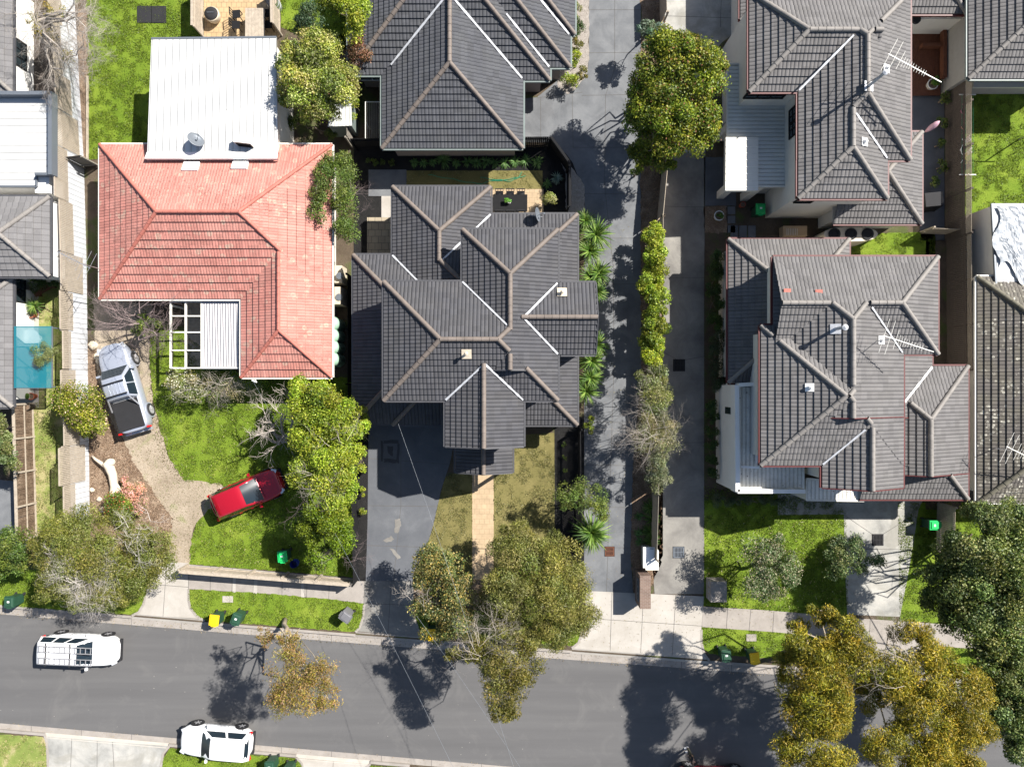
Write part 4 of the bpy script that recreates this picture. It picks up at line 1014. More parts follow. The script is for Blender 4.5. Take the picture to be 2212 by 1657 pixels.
# far left houses
h1 = house('grey roofed cream house cut by the left edge', 20, 500)
t1 = Roof([(-240, -60, 28, 203, 'NWES')], 2.45, .35, gauge=.38); t1.build(h1, M['tile_flat'], M['cap_grey'], M['gutter_dark'], 'roof', M['white_wall'])
win(h1, WE(28, 96, 2.45, 1.45, -.45, 0), 1.5, 1.3, (1, 0, 0), bars=2)
t2 = Roof([(-200, 425, 108, 598, 'NEWS')], 2.9, .4, gauge=.38); t2.build(h1, M['tile_flat'], M['cap_grey'], M['gutter_dark'], 'rear_roof', M['white_wall'], inset=.1)
t3 = Roof([(-240, 600, 28, 880, 'NWES')], 2.45, .35, gauge=.38); t3.build(h1, M['tile_flat'], M['cap_grey'], M['gutter_dark'], 'side_roof', M['white_wall'])
win(h1, WE(28, 622, 2.45, 1.45, -.45, 0), 1.3, 1.1, (1, 0, 0), bars=1)
metal_roof(h1, [(-200, 210), (110, 210), (110, 376), (78, 376), (78, 403), (-200, 403)], [2.7]*6, M['metal_white'], (1, 0), 'metal_roof', .1, (M['steel_grey'], (0, 1, 2, 3, 4, 5)), M['white_wall'], .02)
pa = MB(); pa.bar(W(-200, 205, 2.95), W(114, 205, 2.95), .2, .5); pa.bar(W(114, 202, 2.95), W(114, 380, 2.95), .22, .5); pa.bar(W(80, 378, 2.85), W(117, 378, 2.85), .14, .4); pa.build('parapet', M['steel_grey'], h1)
win(h1, W(109, 400, 1.6), .6, 1.0, (1, 0, 0), bars=0)
w_ = MB(); a = W(80, 380, 2.6); w_.box((a.x+.25, a.y-.45, 1.35), (.8, 1.0, 2.4)); w_.build('wall', M['white_wall'], h1)
# top right and right edge houses
h7 = house('grey tiled bungalow at the top right corner behind the washing line', 2160, 80)
r7 = Roof([(2091, -90, 2370, 171, 'NEWS')], 3.3, gauge=.36); r7.build(h7, M['tile_grey'], M['cap_grey'], M['gutter_green'], 'roof', M['grey_wall'], inset=.5)
lw = MB(); a = W(2103, 189, 2.2); b = W(2300, 189, 2.2); lw.prism([(a.x, a.y), (b.x, b.y), (b.x, b.y+.8), (a.x, a.y+.8)], 2.05, 2.2); lw.build('veranda_roof', M['metal_green'], h7)
h8 = house('weathered brown tiled house with lichen at the right edge', 2170, 850)
r8 = Roof([(2110, 598, 2420, 1086, 'NEWS')], 2.9, gauge=.34); r8.build(h8, M['tile_old'], M['cap_old'], M['gutter_cream'], 'roof', M['cream_wall'], inset=.5)
metal_roof(h8, [(2143, 440), (2400, 440), (2400, 640), (2152, 618)], [3.1]*4, M['metal_white'], (0, 1), 'metal_roof', .1, (M['steel_grey'], (0, 3)), M['cream_wall'], .1)
win(h8, W(2141, 537, 1.7)+Vector((.1, 0, 0)), 1.1, 1.1, (-1, 0, 0), 'white_paint')
win(h8, W(2126, 580, 1.2)+Vector((.22, 0, 0)), .5, .5, (-1, 0, 0), bars=0, sash=False)
# tarp on the white roof
rng = np.random.default_rng(3); tm = MB(); N_ = 26; P0 = W(2152, 446, 3.2); P1 = W(2235, 590, 3.2)
for i in range(N_+1):
    for j in range(N_+1):
        u, v = i/N_, j/N_; x = P0.x+(P1.x-P0.x)*u+.25*math.sin(v*9)*(1-u); y = P0.y+(P1.y-P0.y)*v*(1-.18*math.sin(u*7))
        tm.v.append((x, y, 3.17+.07*abs(math.sin(x*4.1+y*2.3)*math.sin(y*5.7-x*2.1))+.03*rng.random()))
for i in range(N_):
    for j in range(N_): b = i*(N_+1)+j; tm.f.append((b, b+N_+1, b+N_+2, b+1)); tm.m.append(0)
tm.build('tarpaulin', M['tarp'], smooth=False, label='crumpled silver grey tarpaulin lying on the white metal roof at the right edge', cat='tarpaulin')
# south side of the street: nothing tall in view
# ---------------------------------------------------------------- fences
def paling(label, pts, h, mat, top=None, group=None, post=2.4, side=1, name='fence', lat=0, pal=.1, gap=.012):
    p0 = W(*pts[0]); t = thing(name, label, 'fence', p0, 0, group); pm = MB(); rm = MB(); po_ = MB(); lm = MB()
    for a, b in zip(pts, pts[1:]):
        A, B = W(*a), W(*b); L = (B-A).length; d = (B-A)/L; s_ = Vector((-d.y, d.x, 0))*side
        Mx = Matrix((d, s_, Vector((0, 0, 1)))).transposed(); n = int(L/(pal+gap))
        for i in range(n):
            c = A+d*((i+.5)*(pal+gap)); pm.box((c.x, c.y, G0+h/2+random.uniform(-.012, .012)), (pal, .018, h), M=Mx)
        for z in (.3, h-.25): rm.bar(A+s_*.04+Vector((0, 0, z)), B+s_*.04+Vector((0, 0, z)), .045, .08)
        k = max(1, int(L/post))
        for i in range(k+1):
            c = A+d*(L*i/k)+s_*.09; po_.box((c.x, c.y, G0+(h+lat)/2), (.1, .08, h+lat+.02), M=Mx)
        if top: pm.bar(A+Vector((0, 0, h+.02)), B+Vector((0, 0, h+.02)), .14, .03)
        if lat:
            m_ = int(L/.085)
            for i in range(m_): 
                c = A+d*((i+.5)*.085)+s_*.02; lm.box((c.x, c.y, G0+h+lat/2), (.032, .01, lat), M=Mx)
            for z in np.arange(h+.05, h+lat, .085): lm.bar(A+s_*.03+Vector((0, 0, z)), B+s_*.03+Vector((0, 0, z)), .01, .032)
    pm.build('palings', M[mat], t); rm.build('rail', M[mat], t); po_.build('post', M[mat], t)
    if lat: lm.build('lattice', M['timber'], t)
    return t
# white ribbed sheet fence with a lattice top beside the red house
def sheet_fence():
    pts = [(160, -20), (172, 190), (181, 345), (187, 560), (190, 800), (194, 1115)]
    t = thing('sheet_fence', 'tall white ribbed sheet fence with timber lattice on top, left of the red house', 'fence', W(*pts[0]))
    sh = MB(); la = MB(); po_ = MB(); hh = 1.75
    for si, (a, b) in enumerate(zip(pts, pts[1:])):
        A, B = W(*a), W(*b); L = (B-A).length; d = (B-A)/L; s_ = Vector((-d.y, d.x, 0)); u0 = si*3.0
        for (z0, z1) in ((0, hh),):
            P = [A+Vector((0, 0, z0)), B+Vector((0, 0, z0)), B+Vector((0, 0, z1)), A+Vector((0, 0, z1))]
            sh.poly(P, 0, [(0, 0), (L, 0), (L, z1), (0, z1)]); Q = [p-s_*.03 for p in P][::-1]; sh.poly(Q, 0, [(0, z1), (L, z1), (L, 0), (0, 0)])
        k = max(1, round(L/2.4))
        for i in range(k+1):
            c = A+d*(L*i/k)-s_*.05; po_.box((c.x, c.y, G0+1.2), (.07, .07, 2.4))
        for i in range(k):
            lh = (.75, .55, 1.0, .65)[(i+si) % 4]; a0 = A+d*(L*i/k+.04)+s_*.04; b0 = A+d*(L*(i+1)/k-.04)+s_*.04; LL = (b0-a0).length
            zb = hh-((.35, .8, .15, 1.3, .5)[(i*2+si) % 5])
            for j in range(int(LL/.1)+1): c = a0+d*min(LL, j*.1); la.box((c.x, c.y, G0+(zb+hh+lh)/2), (.02, .04, hh+lh-zb))
            for z in np.arange(zb+.02, hh+lh, .1): la.bar(a0+s_*.012+Vector((0, 0, z)), b0+s_*.012+Vector((0, 0, z)), .01, .04)
            la.bar(a0+Vector((0, 0, hh+lh+.02)), b0+Vector((0, 0, hh+lh+.02)), .06, .05)
    sh.build('ribbed_sheets', M['metal_fence'], t); la.build('lattice', M['timber'], t); po_.build('post', M['timber'], t)
sheet_fence()
paling('grey paling fence across the side path, left of the red house', [(183, 361), (216, 357)], 1.8, 'timber_grey', side=-1)
# brushwood fence at the far left
bw = thing('brushwood_fence', 'brown brushwood panel fence in a timber frame near the left edge', 'fence', W(74, 880))
A, B = W(70, 872), W(78, 1156); m = MB(); f = MB(); d = (B-A).normalized()
for i in range(1150):
    c = A.lerp(B, random.random()); c.x += random.uniform(-.04, .04); m.bar(c+Vector((0, 0, .02)), c+Vector((random.uniform(-.03, .03), random.uniform(-.05, .05), random.uniform(1.35, 1.56))), .02, .02)
f.bar(A+Vector((.06, 0, .05)), B+Vector((.06, 0, .05)), .05, .14); f.bar(A+Vector((.07, 0, .8)), B+Vector((.07, 0, .8)), .05, .05); f.bar(A+Vector((0, 0, 1.58)), B+Vector((0, 0, 1.58)), .16, .05)
for i in range(5):
    c = A.lerp(B, i/4); f.box((c.x+.09, c.y, G0+.8), (.08, .1, 1.7))
m.build('brushwood', M['mulch'], bw); f.build('frame', M['timber'], bw)
# low slatted timber fence at the street
ff = thing('front_fence', 'low weathered slatted timber fence along the footpath before the green lawn', 'fence', W(405, 1226))
A, B = W(407, 1223), W(767, 1251); sl_ = MB(); fr = MB(); L = (B-A).length; d = (B-A)/L; nrm = Vector((-d.y, d.x, 0)); Mx = Matrix((d, nrm, Vector((0, 0, 1)))).transposed()
for i in range(int(L/.1)):
    c = A+d*(.05+i*.1); sl_.box((c.x, c.y, G0+.62), (.075, .02, 1.0), M=Mx)
fr.bar(A+Vector((0, 0, 1.16)), B+Vector((0, 0, 1.16)), .2, .05); fr.bar(A+Vector((0, 0, .95))+nrm*.05, B+Vector((0, 0, .95))+nrm*.05, .06, .08); fr.bar(A+Vector((0, 0, .25))+nrm*.05, B+Vector((0, 0, .25))+nrm*.05, .06, .08)
for i in range(6):
    c = A.lerp(B, i/5)+nrm*.1; fr.box((c.x, c.y, G0+.6), (.12, .12, 1.22), M=Mx)
sl_.build('slats', M['timber'], ff); fr.build('frame', M['timber'], ff)
paling('black paling fence between the red house and the middle house, beside the rain tanks', [(764, 600), (764, 830), (770, 1000), (776, 1250)], 1.5, 'black', side=-1)
paling('timber paling fence beside the slate tiled bungalow', [(764, 150), (764, 318)], 1.7, 'timber_grey', side=-1)
paling('paling fence of the tan paved patio, green lawn side', [(440, -20), (440, 84)], 1.5, 'timber', True)
paling('paling fence of the tan paved patio, tree side', [(604, -20), (606, 78)], 1.5, 'timber', True)
paling('black fence around the back yard of the middle house', [(1187, 318), (1226, 372), (1226, 462)], 1.7, 'black', True, side=-1)
paling('black back fence under the slate bungalow eave', [(770, 322), (1184, 318)], 1.7, 'black', side=-1)
paling('black slat fence along the shared drive, beside the small front lawn', [(1248, 925), (1250, 1240)], 1.5, 'black', pal=.06, gap=.05)
paling('weathered paling fence with a leaning face beside the big glossy tree', [(1430, 360), (1419, 480), (1419, 560)], 1.7, 'timber', side=1)
paling('paling fence north of the big glossy tree', [(1424, -20), (1426, 60)], 1.8, 'timber', side=1)
paling('paling fence hidden in the hedge between the two drives', [(1412, 560), (1408, 1060), (1404, 1195)], 1.9, 'timber_grey', side=1)
paling('dark fence behind the washing line', [(2042, 160), (2042, 520)], 1.8, 'timber_dark', side=1, lat=.5)
paling('dark fence beside the weathered brown roof', [(2044, 522), (2046, 800)], 1.8, 'timber_dark', side=1, lat=.4)
paling('pale paling fence across the small back lawn between the grey tiled houses', [(1988, 505), (2076, 508)], 1.4, 'timber', side=1)
paling('light paling fence beside the green lidded bin and the driveway at right', [(2024, 1086), (2022, 1190)], 1.7, 'timber', side=1)
fs = MB()   # clothes rails on the side yard
M['tank_rail'] = plain('dull aluminium', (.2, .2, .21), .5, 0, var=.1)
# ---------------------------------------------------------------- vehicles
def car(name, label, cat, fx, fy, heading, L, Wd, Ht, paint, cab, hood=.95, z=G0, style='hatch', panes=3, wheel=.33, belt=.95):
    """local frame: x forward. cab = (rear base x, rear top x, front top x, front base x) as fractions of the length from the tail"""
    t = thing(name, label, cat, W(fx, fy, z), heading)
    hw = Wd/2; m = MB(); NS = 30; ring = []
    def plan(s): u = abs(2*s-1); return hw*(1-.10*u**3)*max(0.0, 1-u**9)**.34
    def top(s):
        x0, x1, x2, x3 = cab
        if s > x3: k = (s-x3)/(1-x3); return hood-(.12*k)-.2*max(0, (k-.82)/.18)**2
        if s < x0: k = (x0-s)/max(.01, x0); return belt-.18*max(0, (k-.6)/.4)**2
        return belt
    sx = [0.5-0.5*math.cos(math.pi*i/NS) for i in range(NS+1)]
    for i, s in enumerate(sx):
        s2 = .004+.992*s; w = max(.25*hw, plan(s2)); x = (s2-.5)*L; zt = top(s2); lowz = .2+.12*max(0, abs(2*s2-1)-.8)/.2
        half = [(w*.86, lowz), (w*.97, lowz+.09), (w, .48), (w*.995, .66), (w*.955, zt-.12), (w*.90, zt-.035), (w*.74, zt), (w*.35, zt+.02)]
        pts = [(x, -a, b) for a, b in half]+[(x, 0, zt+.025)]+[(x, a, b) for a, b in half[::-1]]
        ring.append(len(m.v)); m.v += pts; n = len(pts)
    for i in range(NS):
        for k in range(n-1): a, b = ring[i], ring[i+1]; m.f.append((a+k, b+k, b+k+1, a+k+1)); m.m.append(0)
        m.f.append((ring[i]+n-1, ring[i+1]+n-1, ring[i+1], ring[i])); m.m.append(0)
    m.f.append(tuple(ring[0]+k for k in range(n))); m.m.append(0); m.f.append(tuple(ring[-1]+k for k in range(n))[::-1]); m.m.append(0)
    body = m.build('body', M[paint], t, smooth=True, local=True)
    # cabin shell
    x0, x1, x2, x3 = [(c-.5)*L for c in cab]; bw, tw = hw*.9, hw*.70; zb, zt = belt-.03, Ht
    rows = []; NN = 8; c = MB()
    sec = [(x0, bw, zb, 0), (x0+(x1-x0)*.55, bw*.985, zb+(zt-zb)*.62, 0), (x1, bw, zt-.05, 1), (x1+.25, bw, zt, 1), ((x1+x2)/2, bw, zt+.02, 1), (x2-.25, bw, zt-.005, 1), (x2, bw, zt-.055, 1), (x2+(x3-x2)*.5, bw*.97, zb+(zt-zb)*.5, 0), (x3, bw*.93, hood-.01, 0)]
    for (x, w, z1, fl) in sec:
        hgt = (z1-zb)/(zt-zb); wt = w+(tw-w)*max(0, hgt)
        row = [(x, -w, zb), (x, -(w+wt)/2-.005, (zb+z1)/2), (x, -wt, z1-.03*hgt), (x, -wt*.86, z1), (x, 0, z1+.025), (x, wt*.86, z1), (x, wt, z1-.03*hgt), (x, (w+wt)/2+.005, (zb+z1)/2), (x, w, zb)]
        rows.append(len(c.v)); c.v += row
    for i in range(len(sec)-1):
        for k in range(8): a, b = rows[i], rows[i+1]; c.f.append((a+k, b+k, b+k+1, a+k+1)); c.m.append(0)
    c.build('cabin', M[paint], t, smooth=True, local=True)
    gl = M['glass_car']; e = .012
    def lerp3(a, b, k): return Vector(a)+(Vector(b)-Vector(a))*k
    def pane(nm, q, k0=.06, k1=.94, v0=.08, v1=.92):
        a, b, c2, d = [Vector(p) for p in q]; nrm = (b-a).cross(d-a).normalized(); 
        if nrm.z < 0: nrm = -nrm
        P = [lerp3(lerp3(a, b, k0), lerp3(d, c2, k0), v0), lerp3(lerp3(a, b, k1), lerp3(d, c2, k1), v0), lerp3(lerp3(a, b, k1), lerp3(d, c2, k1), v1), lerp3(lerp3(a, b, k0), lerp3(d, c2, k0), v1)]
        mm = MB(); n_ = 4; G = []
        for i in range(n_+1):
            for j in range(n_+1):
                p = lerp3(lerp3(P[0], P[1], i/n_), lerp3(P[3], P[2], i/n_), j/n_); bulge = .035*(1-(2*i/n_-1)**2)
                mm.v.append(tuple(p+nrm*(e+bulge)))
        for i in range(n_):
            for j in range(n_): b_ = i*(n_+1)+j; mm.f.append((b_, b_+n_+1, b_+n_+2, b_+1)); mm.m.append(0)
        return mm.build(nm, gl, t, smooth=True, local=True)
    ws = .93*bw
    pane('windscreen', [(x3, -ws, hood-.01), (x3, ws, hood-.01), (x2, tw*.95, zt-.055), (x2, -tw*.95, zt-.055)], .04, .96, .05, .93)
    if x0 < x1+.02: pane('rear_window', [(x0, bw, zb), (x0, -bw, zb), (x1, -tw, zt-.05), (x1, tw, zt-.05)], .1, .9, .3 if x1-x0 > .1 else .3, .92)
    for sd in (-1, 1):
        for i in range(panes):
            fa, fb = i/panes, (i+1)/panes
            lo0, lo1 = x0+.12+(x3-.18-x0)*fa*.98, x0+.12+(x3-.18-x0)*fb*.98; t0, t1_ = x1+.08+(x2-x1-.1)*fa, x1+.08+(x2-x1-.1)*fb
            q = [(lo0, sd*(bw+.002), zb+.02), (lo1, sd*(bw+.002), zb+.02), (t1_, sd*(tw+.004), zt-.05), (t0, sd*(tw+.004), zt-.05)]
            a, b, c2, d = [Vector(p) for p in q]; nrm = Vector((0, sd, .45)).normalized(); mm = MB()
            P = [lerp3(lerp3(a, b, u), lerp3(d, c2, u), v) for u, v in ((.06, .1), (.94, .1), (.94, .9), (.06, .9))]
            mm.poly([p+nrm*.02 for p in P][::sd]); mm.build('side_window', gl, t, local=True)
    for sd in (-1, 1):
        mm = MB(); mm.box((x3-.35, sd*(hw+.09), belt+.03), (.13, .2, .13), taper=.8); mm.build('mirror', M[paint], t, local=True)
        hl = MB(); hl.box((L/2-.24, sd*hw*.66, hood-.19), (.3, .3, .11), rz=-sd*.5); hl.build('headlight', M['lamp_clear'], t, local=True)
        tl = MB(); tl.box((-L/2+.1, sd*hw*.79, belt-.14), (.14, .2, .22), rz=sd*.35); tl.build('tail_light', M['lamp_red'], t, local=True)
        sm = MB()
        for fx_ in (cab[0]+.13, (cab[0]+cab[3])/2+.02, cab[3]-.01): sm.box(((fx_-.5)*L, sd*hw*.988, .64), (.012, .02, .5))
        sm.build('door_seam', M['black'], t, local=True)
        hd = MB()
        for fx_ in ((cab[0]+cab[3])/2-.05, cab[3]-.22): hd.box(((fx_-.5)*L, sd*(hw+.004), .74), (.16, .03, .03))
        hd.build('door_handle', M[paint], t, local=True)
    for fx_, nm_ in ((cab[3]+.015, 'bonnet_seam'), (.985, 'front_seam')):
        q = MB(); q.box(((fx_-.5)*L, 0, (hood if fx_ < .9 else hood-.33)+.022), (.02, hw*1.35, .008)); q.build(nm_, M['black'], t, local=True)
    bp = MB(); bp.box((L/2-.03, 0, .4), (.12, Wd*.72, .2)); bp.box((-L/2+.03, 0, .4), (.12, Wd*.72, .2)); bp.build('bumper', M['black_plastic'], t, local=True)
    for fx_ in (.19, .81):
        for sd in (-1, 1):
            cx_, cy_ = (fx_-.5)*L, sd*(hw-.11); w = MB(); R = Matrix.Rotation(math.pi/2, 3, 'X')
            pr = [(wheel*.6, -.11), (wheel*.93, -.11), (wheel, -.07), (wheel, .07), (wheel*.93, .11), (wheel*.6, .11)]
            w.lathe((0, 0, 0), pr, 22); w.v = [tuple(R @ Vector(v)+Vector((cx_, cy_, wheel))) for v in w.v]
            wo = w.build('wheel', M['rubber'], t, smooth=False, local=True)
            r_ = MB(); r_.lathe((0, 0, 0), [(wheel*.62, -.115), (wheel*.62, .115)], 18)
            for k in range(5):
                an = k*1.2566; r_.box((math.cos(an)*wheel*.33, math.sin(an)*wheel*.33, sd*.0), (wheel*.55, .06, .25), rz=an)
            r_.v = [tuple(R @ Vector(v)+Vector((cx_, cy_, wheel))) for v in r_.v]; r_.build('rim', M['chrome'], wo, local=True)
            ar = MB(); ar.lathe((0, 0, 0), [(wheel*1.16, -.02), (wheel*1.16, .02)], 22); ar.v = [tuple(R @ Vector(v)+Vector((cx_, sd*(hw*.985), wheel+.01))) for v in ar.v]
            ar.build('wheel_arch', M['black_plastic'], t, local=True)
    return t
# headings: image y points down, so an angle is measured counter clockwise in the plan
rc = car('car', 'shiny red five door car parked half on the gravel and the front lawn', 'car', 545, 1062, math.radians(23), 4.35, 1.8, 1.62, 'paint_red', (.03, .12, .49, .71), .98, panes=3, belt=.98)
van = car('station_wagon', 'white station wagon with two ladders on its roof driving along the street', 'car', 190, 1394, math.radians(-2.5), 4.5, 1.78, 1.5, 'paint_white', (.01, .04, .53, .70), .95, z=0, panes=3)
for dy in (-.32, .36):
    ld = thing('ladder', 'aluminium ladder lying on the white wagon roof, %s' % ('kerb side' if dy > 0 else 'road centre side'), 'ladder', van.location+Vector((-.35, dy-.02, 1.6)), math.radians(-2.5), 'ladders on the white wagon')
    m = MB()
    for s_ in (-.17, .17): m.box((0, s_, 0), (3.1, .035, .06))
    m.build('side_rails', M['tank_rail'], ld, local=True); m = MB()
    for i in range(11): m.box((-1.5+i*.3, 0, 0), (.035, .34, .03))
    m.build('rungs', M['tank_rail'], ld, local=True)
rk = MB()
for x in (-1.5, -.1): rk.box((x, 0, 1.55), (.05, 1.35, .05))
rk.build('roof_rack', M['black_plastic'], van, local=True)
wc = car('hatchback', 'white hatchback parked across the far kerb at the bottom of the photo', 'car', 478, 1590, math.radians(180-4.5), 4.25, 1.8, 1.48, 'paint_white', (.01, .06, .50, .68), .93, z=.04, panes=2)
dc = car('car', 'dark red car mostly cut off by the bottom edge beside the standing person', 'car', 1532, 1678, math.radians(180-3), 4.5, 1.8, 1.45, 'paint_darkred', (.08, .22, .55, .72), .9, z=0, panes=2)
# silver utility truck
ut = thing('pickup_truck', 'silver blue double cab utility with a black tray cover on the dirt drive', 'pickup truck', W(284, 838), math.radians(106.5))
L, hw = 5.3, .93; m = MB(); NS = 30; ring = []
for i in range(NS+1):
    s = .004+.992*(0.5-0.5*math.cos(math.pi*i/NS)); u = abs(2*s-1); w = hw*(1-.06*max(0, 2*s-1)**3)*max(.0, 1-u**(16 if s < .5 else 8))**.3; w = max(.3*hw, w)
    x = (s-.5)*L; zt = 1.1 if s < .70 else 1.1-.14*((s-.7)/.3)**1.6
    half = [(w*.86, .35), (w*.97, .42), (w, .62), (w*.995, .82), (w*.965, zt-.12), (w*.91, zt-.03), (w*.72, zt), (w*.35, zt+.025)]
    pts = [(x, -a, b) for a, b in half]+[(x, 0, zt+.03)]+[(x, a, b) for a, b in half[::-1]]; ring.append(len(m.v)); m.v += pts; n = len(pts)
for i in range(NS):
    for k in range(n-1): a, b = ring[i], ring[i+1]; m.f.append((a+k, b+k, b+k+1, a+k+1)); m.m.append(0)
    m.f.append((ring[i]+n-1, ring[i+1]+n-1, ring[i+1], ring[i])); m.m.append(0)
m.f.append(tuple(ring[0]+k for k in range(n))); m.m.append(0); m.f.append(tuple(ring[-1]+k for k in range(n))[::-1]); m.m.append(0)
m.build('body', M['paint_silver'], ut, smooth=True, local=True)
c = MB(); rows = []; zb, zt, bw, tw = 1.06, 1.78, .86, .66; x0, x1, x2, x3 = -.72, -.6, .58, 1.22
for (x, w, z1) in [(x0, bw, zb), (x0+.05, bw, 1.5), (x1, bw, zt-.05), (x1+.25, bw, zt), (0, bw, zt+.03), (x2-.25, bw, zt), (x2, bw, zt-.06), ((x2+x3)/2, bw*.98, 1.44), (x3, bw*.95, 1.1)]:
    hg = (z1-zb)/(zt-zb); wt = w+(tw-w)*max(0, hg); rows.append(len(c.v))
    c.v += [(x, -w, zb), (x, -(w+wt)/2, (zb+z1)/2), (x, -wt, z1-.03*hg), (x, -wt*.86, z1), (x, 0, z1+.02), (x, wt*.86, z1), (x, wt, z1-.03*hg), (x, (w+wt)/2, (zb+z1)/2), (x, w, zb)]
for i in range(8):
    for k in range(8): a, b = rows[i], rows[i+1]; c.f.append((a+k, b+k, b+k+1, a+k+1)); c.m.append(0)
c.build('cabin', M['paint_silver'], ut, smooth=True, local=True)
def quadp(nm, q, off, mat, par=ut):
    a, b, c2, d = [Vector(p) for p in q]; nr = (b-a).cross(d-a).normalized(); mm = MB(); mm.poly([p+nr*off for p in (a, b, c2, d)]); mm.build(nm, M[mat], par, local=True)
quadp('windscreen', [(1.17, -.78, 1.15), (1.17, .78, 1.15), (.64, .6, 1.70), (.64, -.6, 1.70)], .035, 'glass_car')
for sd in (-1, 1):
    for a0, a1, b0, b1 in ((-.6, .1, -.52, .08), (.18, 1.0, .16, .52)):
        q = [(a0, sd*.855, 1.14), (a1, sd*.855, 1.14), (b1, sd*.685, 1.70), (b0, sd*.685, 1.70)]
        if sd < 0: pass
        else: q = q[::-1]
        quadp('side_window', q, .03, 'glass_car')
    MB().box((.95, sd*1.04, 1.18), (.14, .22, .17), taper=.85).build('mirror', M['paint_silver'], ut, local=True)
    MB().box((2.38, sd*.66, .9), (.32, .34, .14), rz=-sd*.45).build('headlight', M['lamp_clear'], ut, local=True)
    MB().box((-2.58, sd*.86, .92), (.1, .14, .3)).build('tail_light', M['lamp_red'], ut, local=True)
    MB().bar((-.62, sd*.62, 1.66), (-1.25, sd*.83, 1.2), .06, .05).build('sports_bar', M['chrome'], ut, local=True)
    for x in (-1.62, 1.55):
        w = MB(); R = Matrix.Rotation(math.pi/2, 3, 'X'); w.lathe((0, 0, 0), [(.24, -.13), (.37, -.13), (.4, -.08), (.4, .08), (.37, .13), (.24, .13)], 22)
        w.v = [tuple(R @ Vector(v)+Vector((x, sd*.87, .4))) for v in w.v]; wo = w.build('wheel', M['rubber'], ut, local=True)
        r_ = MB(); r_.lathe((0, 0, 0), [(.25, -.135), (.25, .135)], 18)
        for k in range(5): r_.box((math.cos(k*1.2566)*.13, math.sin(k*1.2566)*.13, 0), (.24, .05, .285), rz=k*1.2566)
        r_.v = [tuple(R @ Vector(v)+Vector((x, sd*.87, .4))) for v in r_.v]; r_.build('rim', M['chrome'], wo, local=True)
        ar = MB(); ar.lathe((0, 0, 0), [(.47, -.02), (.47, .02)], 22); ar.v = [tuple(R @ Vector(v)+Vector((x, sd*.925, .42))) for v in ar.v]; ar.build('wheel_arch', M['paint_silver'], ut, local=True)
tb = MB(); tb.box((-1.62, 0, 1.16), (1.72, 1.52, .06)); tb.build('tray_cover', M['black_plastic'], ut, local=True)
tb = MB(); tb.bar((-.74, -.62, 1.2), (-.74, .62, 1.2), .07, .06); tb.build('tray_bar', M['chrome'], ut, local=True)
tb = MB()
for x in (-.45, .3): tb.bar((x, -.72, 1.9), (x, .72, 1.9), .07, .035); tb.box((x, -.62, 1.85), (.05, .05, .1)); tb.box((x, .62, 1.85), (.05, .05, .1))
tb.build('roof_rack', M['black'], ut, local=True)
tb = MB()
for y in (-.3, -.1, .1, .3): tb.box((-.05, y, 1.812), (.75, .05, .02))
tb.build('roof_rib', M['paint_silver'], ut, local=True)
MB().box((-2.68, 0, .5), (.16, 1.6, .16)).build('bumper', M['chrome'], ut, local=True)
# ---------------------------------------------------------------- wheelie bins
def wheelie(label, fx, fy, rz, lid, body='bin_body', z=G0, s=1.0):
    t = thing('wheelie_bin', label, 'bin', W(fx, fy, z), rz, 'wheelie bins along the street and in the yards')
    m = MB(); m.box((0, 0, .52*s), (.44*s, .5*s, .9*s), taper=1.16); m.box((0, 0, .965*s), (.55*s, .62*s, .05)); m.build('bin_body', M[body], t, local=True)
    l = MB(); l.box((0, .02, 1.0*s), (.56*s, .64*s, .05), taper=.97); l.box((0, .02, 1.045*s), (.46*s, .54*s, .05), taper=.8); l.box((0, -.33*s, .99*s), (.3, .06, .05)); l.build('lid', M[lid], t, local=True)
    h = MB(); h.tube([(-.24*s, .36*s, .96*s), (.24*s, .36*s, .96*s)], .022, 8); h.build('handle', M[body], t, local=True)
    for sd in (-1, 1):
        w = MB(); R = Matrix.Rotation(math.pi/2, 3, 'Y'); w.lathe((0, 0, 0), [(.04, -.03), (.1, -.03), (.1, .03), (.04, .03)], 16); w.v = [tuple(R @ Vector(v)+Vector((sd*.25*s, .24*s, .1))) for v in w.v]
        w.build('wheel', M['rubber'], t, local=True)
    mk = MB(); mk.box((0, .06, 1.073*s), (.13, .1, .004)); mk.build('lid_emblem', M['white_paint' if lid in ('bin_green', 'bin_body') else lid], t, local=True)
    return t
wheelie('wheelie bin with a bright yellow lid at the kerb by the gravel driveway', 478, 1328, -.12, 'bin_yellow')
wheelie('dark green wheelie bin lying beside the yellow lidded one near the gravel driveway', 524, 1326, -.35, 'bin_body')
wheelie('grey wheelie bin standing askew on the verge by the charcoal driveway', 754, 1320, -2.2, 'bin_grey', 'bin_grey')
wheelie('bright green lidded wheelie bin behind the low slatted fence', 622, 1194, .1, 'bin_green')
wheelie('dark wheelie bin in shade under the big grey green tree at the left kerb', 46, 1290, 0, 'bin_body')
wheelie('yellow lidded wheelie bin half hidden by the mottled tree at the kerb', 935, 1358, 0, 'bin_yellow')
wheelie('dark wheelie bin on the right hand verge, left of a yellow lidded one', 1558, 1403, .1, 'bin_body')
wheelie('yellow lidded wheelie bin on the right hand verge', 1618, 1408, .15, 'bin_yellow')
wheelie('dark green wheelie bin at the bottom edge near the white hatchback', 595, 1638, .05, 'bin_body')
wheelie('yellow lidded wheelie bin cut by the bottom edge near the white hatchback', 632, 1650, .05, 'bin_yellow')
wheelie('bright green lidded bin in the shaded service yard of the top right house', 1630, 462, 0, 'bin_green')
wheelie('bright green lidded bin beside the paling fence at the right', 1998, 1127, 1.57, 'bin_green')
br = thing('barrel', 'small blue plastic barrel beside the green lidded bin behind the slatted fence', 'barrel', W(640, 1214))
